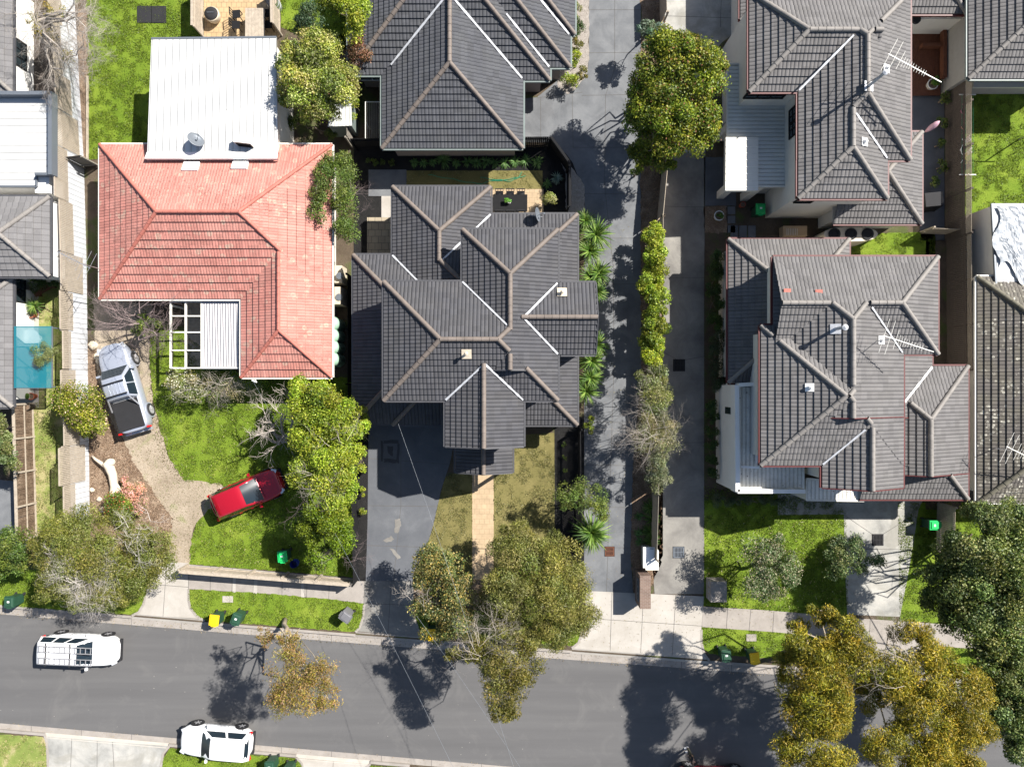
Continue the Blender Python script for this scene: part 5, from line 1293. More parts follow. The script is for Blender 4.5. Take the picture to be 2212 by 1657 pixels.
MB().lathe(W(640, 1214), [(.2, 0), (.24, .25), (.22, .55)], 20, closed=False).lathe(W(640, 1214), [(.2, .02), (.01, .02)], 20, closed=False).build('drum', plain('blue plastic', (.01, .03, .25), .4), br)
# ---------------------------------------------------------------- roof gear
def dish(label, p, aim, r=.38):
    t = thing('satellite_dish', label, 'satellite dish', p); p = Vector(p); m = MB()
    m.tube([p, p+Vector((0, 0, .45))], .03, 8); m.tube([p+Vector((.35, 0, .02)), p+Vector((0, 0, .3))], .015, 6); m.tube([p+Vector((-.35, .1, .02)), p+Vector((0, 0, .3))], .015, 6); m.build('mount', M['steel'], t)
    d = MB(); d.lathe((0, 0, 0), [(.02, 0), (r*.4, .015), (r*.75, .05), (r, .1), (r*1.01, .085), (r*.75, .03), (r*.4, -.01), (.02, -.02)], 26, closed=False)
    q = Vector(aim).to_track_quat('Z', 'Y').to_matrix(); d.v = [tuple(q @ Vector(v)+p+Vector((0, 0, .5))) for v in d.v]; d.build('dish', M['steel_grey'], t, smooth=True)
    a = MB(); f = q @ Vector((0, 0, .45)); a.tube([p+Vector((0, 0, .3)), p+Vector((0, 0, .5))+f], .014, 6); a.box(p+Vector((0, 0, .5))+f, (.08, .08, .08)); a.build('receiver_arm', M['steel_grey'], t)
dish('grey satellite dish on the white sheet metal roof', W(431, 311, 3.6), (.75, .5, .75), .44)
dish('pale satellite dish on the lower roof beside the back yard table', lo.hit(1158, 470, .05), (.9, .1, .35), .4)
ac = thing('air_conditioner', 'boxy white air conditioner on the white sheet metal roof', 'air conditioner', W(528, 306, 3.6))
MB().box(W(529, 306, 3.9)+Vector((0, 0, .1)), (.95, .42, .6), rz=-.12).build('case', M['ac_white'], ac); m = MB()
for i in range(9): m.box(W(529, 306, 4.0)+Vector((-.03, -.22, -.22+i*.055)), (.8, .03, .02), rz=-.12)
m.build('grille', M['black'], ac); MB().box(W(529, 306, 3.62), (1.0, .5, .06), rz=-.12).build('base', M['steel'], ac)
for i, (fx, fy, lab) in enumerate(((733, 596, 'upper cream air conditioner in the passage right of the red roof'), (732, 642, 'lower cream air conditioner in the passage right of the red roof'))):
    t = thing('air_conditioner', lab, 'air conditioner', W(fx, fy), 0, 'air conditioners beside the red house')
    MB().box(W(fx, fy, .95), (.6, 1.0, 1.5 if i else 1.2)).build('case', M['tank_cream'], t); MB().lathe(W(fx, fy, 1.75), [(.2, -.02), (.2, .0)], 16).build('fan_cover', M['steel_grey'], t)
for i, y in enumerate((704, 729, 753, 778)):
    t = thing('rain_tank', ('uppermost', 'second from top', 'third from top', 'lowest')[i]+' of the four pale green rain tanks beside the red roof', 'water tank', W(735, y), 0, 'pale green rain tanks in a row')
    p = W(732, y); MB().lathe(p, [(.40, 0), (.42, .1), (.40, .55), (.42, .6), (.40, 1.2), (.42, 1.25), (.40, 1.65), (.3, 1.78), (.12, 1.84)], 24).build('tank', M['tank_green'], t, smooth=True)
    MB().lathe(p+Vector((0, 0, 1.84)), [(.16, 0), (.16, .05)], 16).build('lid', M['tank_green'], t)
def antenna(label, p, ang, mast=1.6, L=1.5, big=True, mat='steel'):
    p = Vector(p); t = thing('tv_antenna', label, 'antenna', p); m = MB(); m.tube([p, p+Vector((0, 0, mast))], .02, 6); m.build('mast', M[mat], t)
    c = p+Vector((0, 0, mast)); d = Vector((math.cos(ang), math.sin(ang), 0)); s_ = Vector((-d.y, d.x, 0)); m = MB(); m.bar(c-d*.55, c+d*L, .035, .035); m.build('boom', M[mat], t); m = MB()
    for k, (x, l) in enumerate([(-.5, .85), (-.2, .85), (.1, .48), (.25, .28), (.38, .25), (.5, .22), (.62, .2), (.74, .18), (.88, .17), (1.02, .16), (1.16, .15), (1.3, .15), (1.42, .15)]):
        if x < L: m.tube([c+d*x-s_*l, c+d*x+s_*l], .011 if l > .3 else .009, 5)
    m.build('elements', M[mat], t)
antenna('big tv antenna over the top right roof, pointing down to the right', u5.hit(1895, 168, 0), math.radians(-28), 1.9, 2.3, mat='ac_white')
antenna('tv antenna on the roof of the big house right of centre', u6.hit(1893, 737, 0), math.radians(-18), 1.6, 2.0, mat='ac_white')
antenna('tv antenna over the weathered brown roof at the right edge', r8.hit(2148, 968, 0), math.radians(-26), 1.6, 1.9, mat='ac_white')
antenna('dark tv antenna at the left eave of the red roof', rr.hit(219, 582, 0), math.radians(153), 1.8, 1.5)
# overhead wires
def wire(label, a, b, sag, r=.0065):
    t = MB(); A = W(*a); B = W(*b); pts = []
    for i in range(25):
        k = i/24; q = A.lerp(B, k); q.z -= sag*4*k*(1-k); pts.append(q)
    t.tube(pts, r, 5).build('overhead_wire', M['steel_grey'], label=label, cat='wire', group='overhead wires crossing the street')
wire('pale service wire from the charcoal house front across the street', (860, 915, 5.2), (1130, 1720, 7.5), .5)
wire('service wire from the red house corner mast across lawn and street', (546, 822, 3.3), (1000, 1700, 7.6), .5)
wire('thin dark wire crossing the street below the olive street tree', (900, 1330, 6.0), (1190, 1760, 7.8), .3)
# ---------------------------------------------------------------- garden things
hs = MB()
def hose(pts, label):
    m = MB(); P = [W(x, y, G0+.05) for x, y in pts]; Q = []
    for i in range(len(P)-1):
        for k in range(5): Q.append(P[i].lerp(P[i+1], k/5)+Vector((0, .03*math.sin(i*5+k*1.3), 0)))
    Q.append(P[-1]); m.tube(Q, .016, 6); m.build('garden_hose', M['hose'], label=label, cat='hose')
hose([(925, 378), (960, 384), (1000, 392), (1035, 398), (1060, 392), (1100, 388), (1135, 380)], 'long green hose lying on the dim part of the back lawn')
hose([(1037, 384), (1070, 388), (1100, 392), (1118, 386), (1128, 372)], 'green hose curling on the sunny end of the back lawn')
ot = thing('outdoor_table', 'long black outdoor dining table in the middle back yard', 'table', W(1102, 440))
p = W(1102, 439, .86); MB().box((p.x, p.y, .85), (2.02, 1.0, .05)).build('tabletop', M['black'], ot)
for sx in (-1, 1):
    for sy in (-1, 1): MB().box((p.x+sx*.9, p.y+sy*.4, .47), (.07, .07, .72)).build('leg', M['black'], ot)
pt = thing('potted_plant', 'small leafy plant in a pot on the black outdoor table', 'plant', W(1097, 438, .88)); q = W(1100, 438, .88)
MB().lathe(q, [(.06, 0), (.1, .14)], 14).build('pot', M['ac_white'], pt)
rng = np.random.default_rng(1); C, N, CC, P = puff_leaves(rng, [(q.x-.12, q.y+.02, 1.1, .2, .2, .16)], 1500, .07, .5, cols=[(.1, .3, .03), (.2, .4, .06)]); leaf_mesh('foliage', C, N, CC, .07, .5, rng, pt)
def chair(label, fx, fy, rz, mat='black_plastic', z=G0):
    t = thing('chair', label, 'chair', W(fx, fy, z), rz, 'chairs around the outdoor tables')
    MB().box((0, 0, .45), (.46, .46, .04)).build('seat', M[mat], t, local=True)
    b = MB(); b.bar((-.23, -.24, .86), (.23, -.24, .86), .04, .05)
    for x in (-.23, -.08, .08, .23): b.bar((x, -.22, .45), (x, -.25, .86), .03, .03)
    b.build('backrest', M[mat], t, local=True)
    for x in (-.21, .21):
        for y in (-.21, .21): MB().box((x, y, .23), (.035, .035, .44)).build('leg', M[mat], t, local=True)
    return t
nm = ('left one of three', 'middle one of three', 'right one of three')
for i in range(3): chair('black chair on the far side of the black table, %s' % nm[i], 1079+i*23, 426, math.pi)
for i in range(3): chair('black chair on the near side of the black table, %s' % nm[i], 1079+i*23, 454, 0)
tt = thing('patio_table', 'weathered timber table on the tan patio at the top', 'table', W(551, 50))
p = W(551, 50, .86); m = MB()
for i in range(6): m.box((p.x-.48+i*.19, p.y, .86), (.183, 1.7, .05))
m.build('tabletop', M['timber'], tt)
for sx in (-1, 1):
    for sy in (-1, 1): MB().box((p.x+sx*.45, p.y+sy*.75, .47), (.1, .1, .72)).build('leg', M['timber'], tt)
for (x, y, r, l) in ((517, 40, -1.5, 'dark chair left of the timber table, upper'), (516, 63, -1.6, 'dark chair left of the timber table, lower'), (584, 38, 1.5, 'dark chair right of the timber table, upper'), (585, 62, 1.6, 'dark chair right of the timber table, lower')): chair(l, x, y, r, 'black')
fp = thing('fire_pit', 'round pot shaped fire pit with a dark lid on the tan patio', 'fire pit', W(466, 42))
p = W(466, 42); MB().lathe(p, [(.3, 0), (.4, .25), (.44, .55), (.42, .62)], 24).build('bowl', M['stone'], fp, smooth=True)
MB().lathe(p+Vector((0, 0, .62)), [(.4, 0), (.38, .05), (.2, .1), (.02, .11)], 24).build('lid', M['black_plastic'], fp, smooth=True); MB().bar(p+Vector((-.2, 0, .75)), p+Vector((.2, 0, .75)), .03, .03).build('handle', M['steel_grey'], fp)
b2 = thing('barrel', 'pale metal barrel with brown water by the patio fence at the top', 'barrel', W(596, 16))
p = W(597, 18); MB().lathe(p, [(.36, 0), (.38, .3), (.36, .32), (.38, .6), (.36, .62), (.37, .9)], 24, closed=False).build('drum', M['steel'], b2); MB().lathe(p+Vector((0, 0, .8)), [(.36, 0), (.01, 0.001)], 24, closed=False).build('contents', M['timber'], b2)
m = MB(); [m.box(W(x, 32, .16), (.88, 1.0, .02)) for x in (312, 343)]; m.build('ground_mat', M['black_plastic'], label='pair of worn black rubber mats lying on the back lawn at the top left', cat='mat')
# clothes airer beside the slate bungalow
af = thing('clothes_airer', 'white wire drying rack in the dark yard left of the slate bungalow', 'drying rack', W(800, 262)); m = MB(); a = W(790, 221, 1.5); 
for i in range(8): m.tube([(a.x+.12*i, a.y, 1.5), (a.x+.12*i, a.y-2.2, 1.5)], .008, 4)
m.build('wires', M['ac_white'], af); m = MB()
for dy in (0, -2.2): m.bar((a.x-.02, a.y+dy, 1.5), (a.x+.88, a.y+dy, 1.5), .04, .03); 
for dx in (-.02, .88): m.bar((a.x+dx, a.y, 1.5), (a.x+dx, a.y-2.2, 1.5), .03, .03); m.box((a.x+dx, a.y-1.1, .8), (.04, .04, 1.4))
m.build('frame', M['ac_white'], af)
# teal canopy over the left courtyard
tc = thing('shade_canopy', 'see-through teal sheet canopy over the courtyard at the left edge', 'canopy', W(72, 770)); z = 2.45
P = [W(30, 705, z+.1), W(114, 705, z), W(114, 838, z), W(30, 838, z+.1)]; m = MB(); m.poly(P[::-1]); m.build('canopy_sheet', M['glass_teal'], tc); m = MB()
for k in range(4): y = 706+k*44; m.bar(W(30, y, z+.05), W(114, y, z-.05), .05, .06)
m.bar(W(113, 705, z), W(113, 838, z), .05, .06)
for y in (708, 836): q = W(112, y, z); m.box((q.x, q.y, 1.3), (.07, .07, 2.3))
m.build('frame', M['steel_grey'], tc)
rt_ = thing('round_table', 'round white table under the teal canopy', 'table', W(82, 735)); p = W(84, 733); MB().lathe(p, [(.55, .7), (.56, .74), (.02, .745)], 26, closed=False).build('tabletop', M['white_paint'], rt_); MB().lathe(p, [(.25, 0), (.05, .06), (.04, .7)], 12).build('pedestal', M['ac_white'], rt_)
def pot(label, fx, fy, r=.22, h=.4, mat='terracotta', plant=None):
    t = thing('plant_pot', label, 'pot', W(fx, fy)); p = W(fx, fy)
    MB().lathe(p, [(r*.7, 0), (r, h), (r*1.08, h), (r*1.05, h+.03), (r*.9, h+.02)], 20, closed=False).build('pot', M[mat], t, smooth=True); MB().lathe(p+Vector((0, 0, h-.04)), [(r*.94, 0), (.01, .001)], 20, closed=False).build('soil', M['mulch'], t)
    if plant:
        rng = np.random.default_rng(int(fx)); C, N, CC, P_ = puff_leaves(rng, [(p.x, p.y, h+G0+.2, plant, plant, .25)], 900, .09, .5, cols=[(.06, .15, .02), (.12, .2, .03)]); leaf_mesh('foliage', C, N, CC, .09, .5, rng, t)
pot('square looking red pot below the spiky plant at the left courtyard', 77, 680, .22); pot('red pot just below the teal canopy', 77, 856, .2, plant=.3); pot('dark brown tall urn near the brushwood fence', 73, 878, .2, .6, 'timber_dark')
pot('white round pot on the mulch square near the shared drive', 1549, 470, .28, .42, 'white_wall', .2); pot('pink clay pot against the timber gate of the top right house', 1600, 446, .16, .4, 'terracotta')
pot('white pot with a ferny plant in the top right side yard', 2004, 190, .3, .5, 'white_wall', .35)
be = thing('garden_bench', 'faded red plank bench set askew in the left courtyard', 'bench', W(105, 628), math.radians(30)); MB().box((0, 0, .42), (1.25, .3, .05)).build('seat', M['timber_red'], be, local=True)
for x in (-.5, .5): MB().box((x, 0, .2), (.06, .26, .4)).build('leg', M['timber_red'], be, local=True)
# driftwood log and stones
lg = MB(); pts = [W(x, y, z) for x, y, z in ((238, 1100, .25), (243, 1075, .3), (247, 1050, .32), (243, 1025, .38), (236, 1008, .42), (228, 998, .5))]; lg.tube(pts, [.14, .19, .22, .24, .27, .22], 12)
lg.tube([W(238, 1012, .4), W(222, 1003, .45), (W(206, 992, .4)), W(199, 985, .3)], [.2, .12, .08, .05], 8); lg.tube([W(246, 1040, .3), W(256, 1052, .3), W(263, 1062, .25)], [.12, .09, .04], 8); lg.tube([W(232, 1000, .3), W(242, 998, .6)], [.26, .2], 12)
lg.build('driftwood_log', M['wood_log'], smooth=True, label='pale twisted driftwood log lying in the bark mulch left of the dirt drive', cat='log')
for i, (x, y, r) in enumerate(((216, 1078, .16), (232, 1092, .14), (258, 1060, .2), (266, 1072, .15), (222, 1100, .18), (200, 1058, .15), (212, 770, .22), (215, 780, .2), (204, 745, .3), (316, 1032-690, 0))):
    if r == 0: continue
    rng = np.random.default_rng(i); m = MB(); p = W(x, y)
    m.lathe(p, [(r*.7, 0), (r, r*.35), (r*.75, r*.8), (r*.2, r)], 8); m.v = [(a+rng.normal()*r*.1, b+rng.normal()*r*.1, c+rng.normal()*r*.07) for a, b, c in m.v]
    m.build('garden_stone', M['stone'], label=('pale stone at the foot of the driftwood log', 'pale stone halfway up the right side of the log', 'larger pale stone beside the pink azalea', 'pale stone nearest the pink azalea blossom', 'lowest pale stone beside the red flowering bush', 'pale stone against the white fence left of the log', 'stone by the fence, left of the utility bonnet', 'small stone below another by the fence near the utility', 'biggest stone at the top of the mulch strip by the fence')[i], cat='stone', group='loose stones in the mulch bed')
ed = MB(); ed.bar(W(189, 165, .2), W(189, 345, .2), .09, .14); ed.build('timber_edging', M['timber'], label='weathered timber edging along the left flower bed of the back lawn', cat='edging')
# street bits
def grate(label, fx, fy, w, mat='steel_grey'):
    t = thing('drain_grate', label, 'drain grate', W(fx, fy, G0), 0, 'drain grates in the driveways'); p = W(fx, fy, G0+.03); MB().box(p-Vector((0, 0, .008)), (w+.1, w+.1, .008)).build('recess', M['black'], t); m = MB()
    for i in range(7): m.box(p+Vector((-w/2+w*(i+.5)/7, 0, .006)), (w/14, w, .02))
    for s_ in (-1, 1): m.box(p+Vector((0, s_*w/2, .006)), (w+.08, .05, .025)); m.box(p+Vector((s_*w/2, 0, .006)), (.05, w, .025))
    m.box(p+Vector((0, 0, .004)), (w, .04, .018)); m.build('grate', M[mat], t)
grate('square drain grate in the dim middle of the right hand drive', 1467, 789, .62, 'black_plastic'); grate('square drain grate in the sunny part of the right hand drive', 1466, 1193, .6); grate('rusty drain cover in the left hand shared drive', 1317, 1191, .5, 'timber_red'); grate('square drain grate in the pale drive of the right hand house', 1896, 1166, .6, 'black_plastic')
m = MB(); m.box(W(492, 1294, G0+.03), (.62, .38, .03)); m.build('access_cover', M['concrete_pale'], label='pale rectangular access cover in the verge grass left of the bins', cat='cover')
m = MB(); m.box(W(1623, 1377, G0+.03), (.6, .42, .03)); m.build('access_cover', M['concrete_warm'], label='square pit cover in the right hand verge grass', cat='cover')
eb = thing('meter_box', 'white metal service cabinet between the two drives', 'cabinet', W(1404, 1205)); MB().box(W(1404, 1204, .75), (.75, 1.15, 1.25)).build('case', M['ac_white'], eb); MB().box(W(1404, 1204, 1.40), (.8, 1.2, .04)).build('lid', M['white_paint'], eb); MB().box(W(1404, 1204, 1.43)+Vector((.1, .5, 0)), (.2, .06, .05)).build('hinge', M['steel'], eb)
bm = brick_mat('brown letterbox brick', (.13, .085, .065), (.19, .13, .1), (.27, .24, .21), .24, .086, False)
bp_ = thing('brick_pillar', 'brown brick letterbox pier where the two drives meet the street', 'pillar', W(1381, 1263)); a = W(1383, 1262)
m = MB(); m.box((a.x, a.y, .9), (.62, 1.9, 1.6)); m.build('pier', bm, bp_)
m = MB(); m.box((a.x-.33, a.y, 1.1), (.03, 1.3, .6)); m.build('letterbox_face', M['steel_grey'], bp_); m = MB()
for i in range(3): m.box((a.x-.35, a.y-.4+i*.4, 1.2), (.02, .28, .05))
m.build('letter_slot', M['black'], bp_)
lb = thing('letterbox_block', 'low concrete block of three letterboxes on the right hand lawn', 'letterbox', W(1540, 1268)); a = W(1542, 1268); MB().box((a.x, a.y, .6), (.95, 1.2, .95)).build('block', M['concrete_warm'], lb); m = MB()
for i in range(3): m.box((a.x-.485, a.y-.38+i*.38, .75), (.02, .26, .16))
m.build('letter_slot', M['steel'], lb)
# service yard of the top right house
cb = thing('cardboard_box', 'flattened cardboard boxes with a white rack on top behind the top right house', 'box', W(1713, 500)); MB().box(W(1713, 502, .45), (1.4, .6, .65)).build('carton', M['cardboard'], cb); m = MB()
for i in range(7): m.bar(W(1700, 494, .82)+Vector((i*.1, 0, 0)), W(1700, 508, .82)+Vector((i*.1, 0, 0)), .02, .02)
m.build('rack', M['ac_white'], cb)
wt = thing('slimline_tank', 'cream slimline rain tank with three dark lids between the grey tiled houses', 'water tank', W(1822, 500)); a = W(1838, 506, 1.9)
MB().prism([(a.x+1.55*math.cos(t)*abs(math.cos(t))**-.3 if abs(math.cos(t)) > .01 else a.x, a.y+.42*math.sin(t)) for t in [k*math.pi/12+.01 for k in range(24)]], G0, 1.9).build('tank', M['tank_cream'], wt)
for i, x in enumerate((-.95, 0, .95)): MB().lathe((a.x+x, a.y, 1.9), [(.34, 0), (.34, .06), (.22, .08), (.2, .03)], 20).build('lid', M['black_plastic'], wt)
for i in range(6):
    m = MB(); m.box(W(1586+ (i % 3)*19, 506+(i//3)*0, .15) if i < 3 else W(1580, 455+(i-3)*20, .15), (.45, .45 if i >= 3 else 1.0, .04)); m.build('stepping_stone', M['concrete_drive'], label=('left', 'middle', 'right')[i % 3]+(' slab of the row of three long grey slabs below the mulch square' if i < 3 else ' one, counting from the top, of three small slabs beside the mulch square'), cat='paving slab', group='stepping slabs near the two storey houses')
bq = thing('covered_barbecue', 'barbecue under a black cover in the narrow yard right of the grey tiled house', 'barbecue', W(2006, 436)); MB().box(W(2006, 436, .7), (1.3, 1.0, 1.1), taper=.8, rz=.1).build('cover', M['black_plastic'], bq)
dk = thing('timber_deck', 'red brown timber deck with a bench in the top right side yard', 'deck', W(2000, 130)); m = MB()
a, b = W(1972, 60, .5), W(2035, 205, .5)
for i in range(14): x = a.x+(b.x-a.x)*i/14; m.box((x+.06, (a.y+b.y)/2, .35), (.11, a.y-b.y, .04))
m.build('boards', M['timber_red'], dk); m = MB()
for (x0, y0, x1, y1) in ((1972, 62, 2040, 62), (2038, 62, 2038, 170), (1990, 100, 2030, 100)): m.bar(W(x0, y0, .7), W(x1, y1, .7), .2, .35)
m.build('bench', M['timber_red'], dk)
tk = thing('water_tank', 'long white water tank against the wall at the top right', 'water tank', W(2010, 45)); MB().box(W(2012, 46, 1.2), (3.2, .7, 1.6), taper=.92).build('tank', M['ac_white'], tk); MB().lathe(W(1980, 42, 2.1), [(.25, -.1), (.25, .02)], 16).build('lid', M['black_plastic'], tk)
sb = thing('surfboard', 'pink surfboard leaning across the side yard fence at the right', 'surfboard', W(2008, 285)); m = MB(); V0 = W(1998, 286, 1.2); V1 = W(2030, 262, 1.9); pts = [V0.lerp(V1, k/8)+Vector((0, 0, .1*math.sin(k/8*3.14))) for k in range(9)]; m.tube(pts, [.03, .1, .14, .16, .16, .15, .13, .09, .02], 8); m.build('board', plain('faded pink', (.5, .3, .36), .5), sb, smooth=True)
# washing line
wl_ = thing('washing_line', 'washing line strung along the top right lawn', 'washing line', W(2085, 300)); m = MB()
for i in range(4): m.tube([W(2078+i*8, 205, 1.75), W(2078+i*8, 378, 1.75)], .008, 4)
m.build('line', M['hose'], wl_); m = MB(); m.bar(W(2072, 378, 1.75), W(2108, 378, 1.75), .05, .04); m.bar(W(2072, 205, 1.75), W(2108, 205, 1.75), .05, .04)
for y in (378, 205): q = W(2090, y, 1.7); m.box((q.x, q.y, .95), (.06, .06, 1.7))
m.build('frame', M['ac_white'], wl_)
cc = {'purple': (.3, .1, .16), 'white': (.75, .75, .78), 'yellow': (.6, .42, .02), 'navy': (.02, .03, .09), 'pink': (.6, .25, .2)}
for i, (x, y, l, c, nm_) in enumerate(((2079, 225, .9, 'purple', 'purple striped'), (2080, 262, .8, 'pink', 'pink'), (2079, 300, 1.5, 'white', 'long white'), (2096, 268+20, .5, 'white', 'small white'), (2088, 330, .7, 'yellow', 'yellow'), (2096, 345, .5, 'navy', 'navy'), (2084, 366, .5, 'yellow', 'lower yellow'), (2098, 318, .4, 'white', 'crumpled white'))):
    m = MB(); a = W(x, y, 1.72)
    m_n = 7
    for k in range(m_n+1):
        for z_ in (0, .5, 1): m.v.append((a.x+.06*math.sin(k*1.4+z_*2)+.3*z_, a.y-l*k/m_n*.9, 1.73-z_*.95))
    for k in range(m_n):
        for z_ in (0, 1): b_ = k*3+z_; m.f.append((b_, b_+3, b_+4, b_+1)); m.m.append(0)
    o = m.build('laundry', plain('cloth '+nm_, cc[c], .9), label='%s cloth pegged on the washing line at the top right' % nm_, cat='laundry', group='laundry on the line')
    sm_ = o.modifiers.new('thick', 'SOLIDIFY'); sm_.thickness = .012
cp_ = thing('clothes_prop', 'steel pole standing at the right edge of the top right lawn', 'pole', W(2205, 300)); q = W(2200, 302); MB().tube([q, q+Vector((0, 0, 2.4))], .04, 8).build('pole', M['steel'], cp_); MB().bar(q+Vector((-.4, 0, 2.4)), q+Vector((.6, 0, 2.4)), .05, .05).build('crossbar', M['steel'], cp_)
# dark bed privacy screens
# bollards / small sign at the right verge
si = thing('small_sign', 'tiny white and red sign on a stake by the golden gum tree', 'sign', W(1712, 1392)); q = W(1712, 1392); MB().box((q.x, q.y, .5), (.04, .04, .8)).build('stake', M['timber'], si); MB().box((q.x, q.y, 1.05), (.3, .03, .4)).build('board', M['white_paint'], si); MB().box((q.x, q.y-.02, 1.15), (.3, .02, .08)).build('stripe', M['lamp_red'], si)
# ---------------------------------------------------------------- the person by the dark red car
pe = thing('person', 'person in white shoes, dark olive trousers and black top standing by the dark red car', 'person', W(1485, 1617, 0), math.radians(200))
def skin(name, joints, edges, mat, par, sub=2, root=0):
    me = bpy.data.meshes.new(name); me.from_pydata([j[0] for j in joints], edges, []); o = bpy.data.objects.new(name, me); COL.objects.link(o); o.parent = par
    o.modifiers.new('Skin', 'SKIN'); me.skin_vertices.new() if not me.skin_vertices else None
    for i, j in enumerate(joints): r = j[1]; me.skin_vertices[0].data[i].radius = (r if isinstance(r, tuple) else (r, r)); me.skin_vertices[0].data[i].use_root = (i == root)
    s_ = o.modifiers.new('Sub', 'SUBSURF'); s_.levels = sub; s_.render_levels = sub; me.materials.append(M[mat]); return o
J = [((0, 0, .96), (.15, .11)), ((0, 0, 1.15), (.14, .10)), ((0, 0, 1.38), (.17, .11)), ((0, 0, 1.47), (.07, .07)), ((.01, 0, 1.55), (.055, .055)),
     ((0, .09, .9), (.09, .09)), ((.02, .1, .5), (.06, .06)), ((0, .11, .1), (.042, .042)), ((0, -.09, .9), (.09, .09)), ((-.03, -.1, .5), (.06, .06)), ((-.02, -.11, .1), (.042, .042)),
     ((0, .2, 1.42), (.06, .06)), ((.02, .25, 1.15), (.042, .042)), ((.16, .2, .98), (.03, .03)), ((.22, .18, .94), (.03, .018)), ((0, -.2, 1.42), (.06, .06)), ((.02, -.25, 1.15), (.042, .042)), ((.16, -.2, .98), (.03, .03)), ((.22, -.18, .94), (.03, .018)),
     ((.13, .12, .05), (.035, .03)), ((.11, -.12, .05), (.035, .03))]
E_ = [(0, 1), (1, 2), (2, 3), (3, 4), (0, 5), (5, 6), (6, 7), (0, 8), (8, 9), (9, 10), (2, 11), (11, 12), (12, 13), (13, 14), (2, 15), (15, 16), (16, 17), (17, 18), (7, 19), (10, 20)]
skin('body', J, E_, 'skin', pe)
skin('trousers', [((0, 0, .99), (.165, .125)), ((0, .09, .88), (.105, .105)), ((.02, .1, .5), (.08, .08)), ((0, .11, .14), (.06, .06)), ((0, -.09, .88), (.105, .105)), ((-.03, -.1, .5), (.08, .08)), ((-.02, -.11, .14), (.06, .06))], [(0, 1), (1, 2), (2, 3), (0, 4), (4, 5), (5, 6)], 'olive_cloth', pe)
skin('top', [((0, 0, 1.0), (.165, .125)), ((0, 0, 1.2), (.155, .115)), ((0, 0, 1.38), (.185, .125)), ((0, 0, 1.46), (.09, .08)), ((0, .2, 1.42), (.072, .072)), ((.02, .25, 1.15), (.055, .055)), ((.12, .21, 1.03), (.045, .045)), ((0, -.2, 1.42), (.072, .072)), ((.02, -.25, 1.15), (.055, .055)), ((.12, -.21, 1.03), (.045, .045))], [(0, 1), (1, 2), (2, 3), (2, 4), (4, 5), (5, 6), (2, 7), (7, 8), (8, 9)], 'black_cloth', pe)
for sd in (-1, 1):
    MB().box((.05, sd*.11, .05), (.28, .1, .1), taper=.8).build('shoe', M['white_paint'], pe, local=True)
    for k in range(4): skin('finger', [((.235, sd*(.165+k*.012), .93), .009), ((.27, sd*(.16+k*.012), .91), .008), ((.285-.004*k, sd*(.158+k*.012), .88), .007)], [(0, 1), (1, 2)], 'skin', pe, 1)
    skin('thumb', [((.215, sd*.15, .945), .010), ((.245, sd*.135, .93), .009), ((.265, sd*.135, .91), .008)], [(0, 1), (1, 2)], 'skin', pe, 1)
hd = MB(); 
def ell(m, c, r, n=16):
    b0 = len(m.v)
    for i in range(n//2+1):
        th = math.pi*i/(n//2)
        for k in range(n): ph = 2*math.pi*k/n; m.v.append((c[0]+r[0]*math.sin(th)*math.cos(ph), c[1]+r[1]*math.sin(th)*math.sin(ph), c[2]+r[2]*math.cos(th)))
    for i in range(n//2):
        for k in range(n): m.f.append((b0+i*n+k, b0+(i+1)*n+k, b0+(i+1)*n+(k+1) % n, b0+i*n+(k+1) % n)); m.m.append(0)
ell(hd, (.02, 0, 1.66), (.095, .075, .115)); ell(hd, (.118, 0, 1.65), (.018, .013, .022), 8); ell(hd, (.01, .078, 1.65), (.018, .01, .028), 8); ell(hd, (.01, -.078, 1.65), (.018, .01, .028), 8); hd.build('head', M['skin'], pe, smooth=True, local=True)
hh = MB(); ell(hh, (0, 0, 1.69), (.105, .086, .105)); hh.build('hair', M['hair'], pe, smooth=True, local=True)
ey = MB(); [ell(ey, (.105, s_*.032, 1.67), (.012, .013, .009), 8) for s_ in (-1, 1)]; ey.build('eyes', M['black'], pe, smooth=True, local=True)
mo = MB(); ell(mo, (.108, 0, 1.60), (.008, .024, .006), 8); mo.build('mouth', M['lamp_red'], pe, smooth=True, local=True)
M['twig_pale'] = plain('silver bare twigs', (.46, .42, .38), .9, var=.3, scale=8)
# ---------------------------------------------------------------- trees, shrubs and plants
LIME = [(.20, .28, .014), (.29, .36, .024), (.11, .17, .01), (.38, .42, .055)]
LIMEP = [(.24, .29, .03), (.36, .38, .09), (.13, .18, .015), (.46, .46, .18)]
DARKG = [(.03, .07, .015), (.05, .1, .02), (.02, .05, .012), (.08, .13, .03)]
GLOSS = [(.115, .165, .01), (.18, .225, .015), (.055, .09, .008), (.28, .3, .03)]
OLIVE = [(.12, .12, .018), (.17, .16, .03), (.08, .085, .012), (.22, .19, .05)]
GOLD = [(.22, .18, .015), (.3, .22, .02), (.14, .12, .012), (.33, .2, .03)]
GREYG = [(.19, .21, .06), (.12, .16, .03), (.29, .3, .15), (.15, .18, .04)]
BLUEG = [(.12, .18, .12), (.2, .26, .19), (.08, .13, .08)]
MIDG = [(.08, .13, .02), (.13, .19, .03), (.05, .09, .015), (.18, .23, .05)]
RED = [(.22, .09, .05), (.12, .08, .03), (.28, .15, .09)]
T_ = tree
T_('leafy_tree', 'big lime green tree with pale blossom beside the white sheet metal roof', 'tree', (690, 190), [(690, 108, 4.6, 52, 46, 1.6), (655, 190, 4.4, 50, 55, 1.7), (722, 178, 4.4, 44, 52, 1.6), (690, 235, 3.8, 45, 32, 1.3), (630, 135, 3.6, 30, 42, 1.2), (622, 205, 3.2, 22, 34, 1.0)], LIMEP, .13, .5)
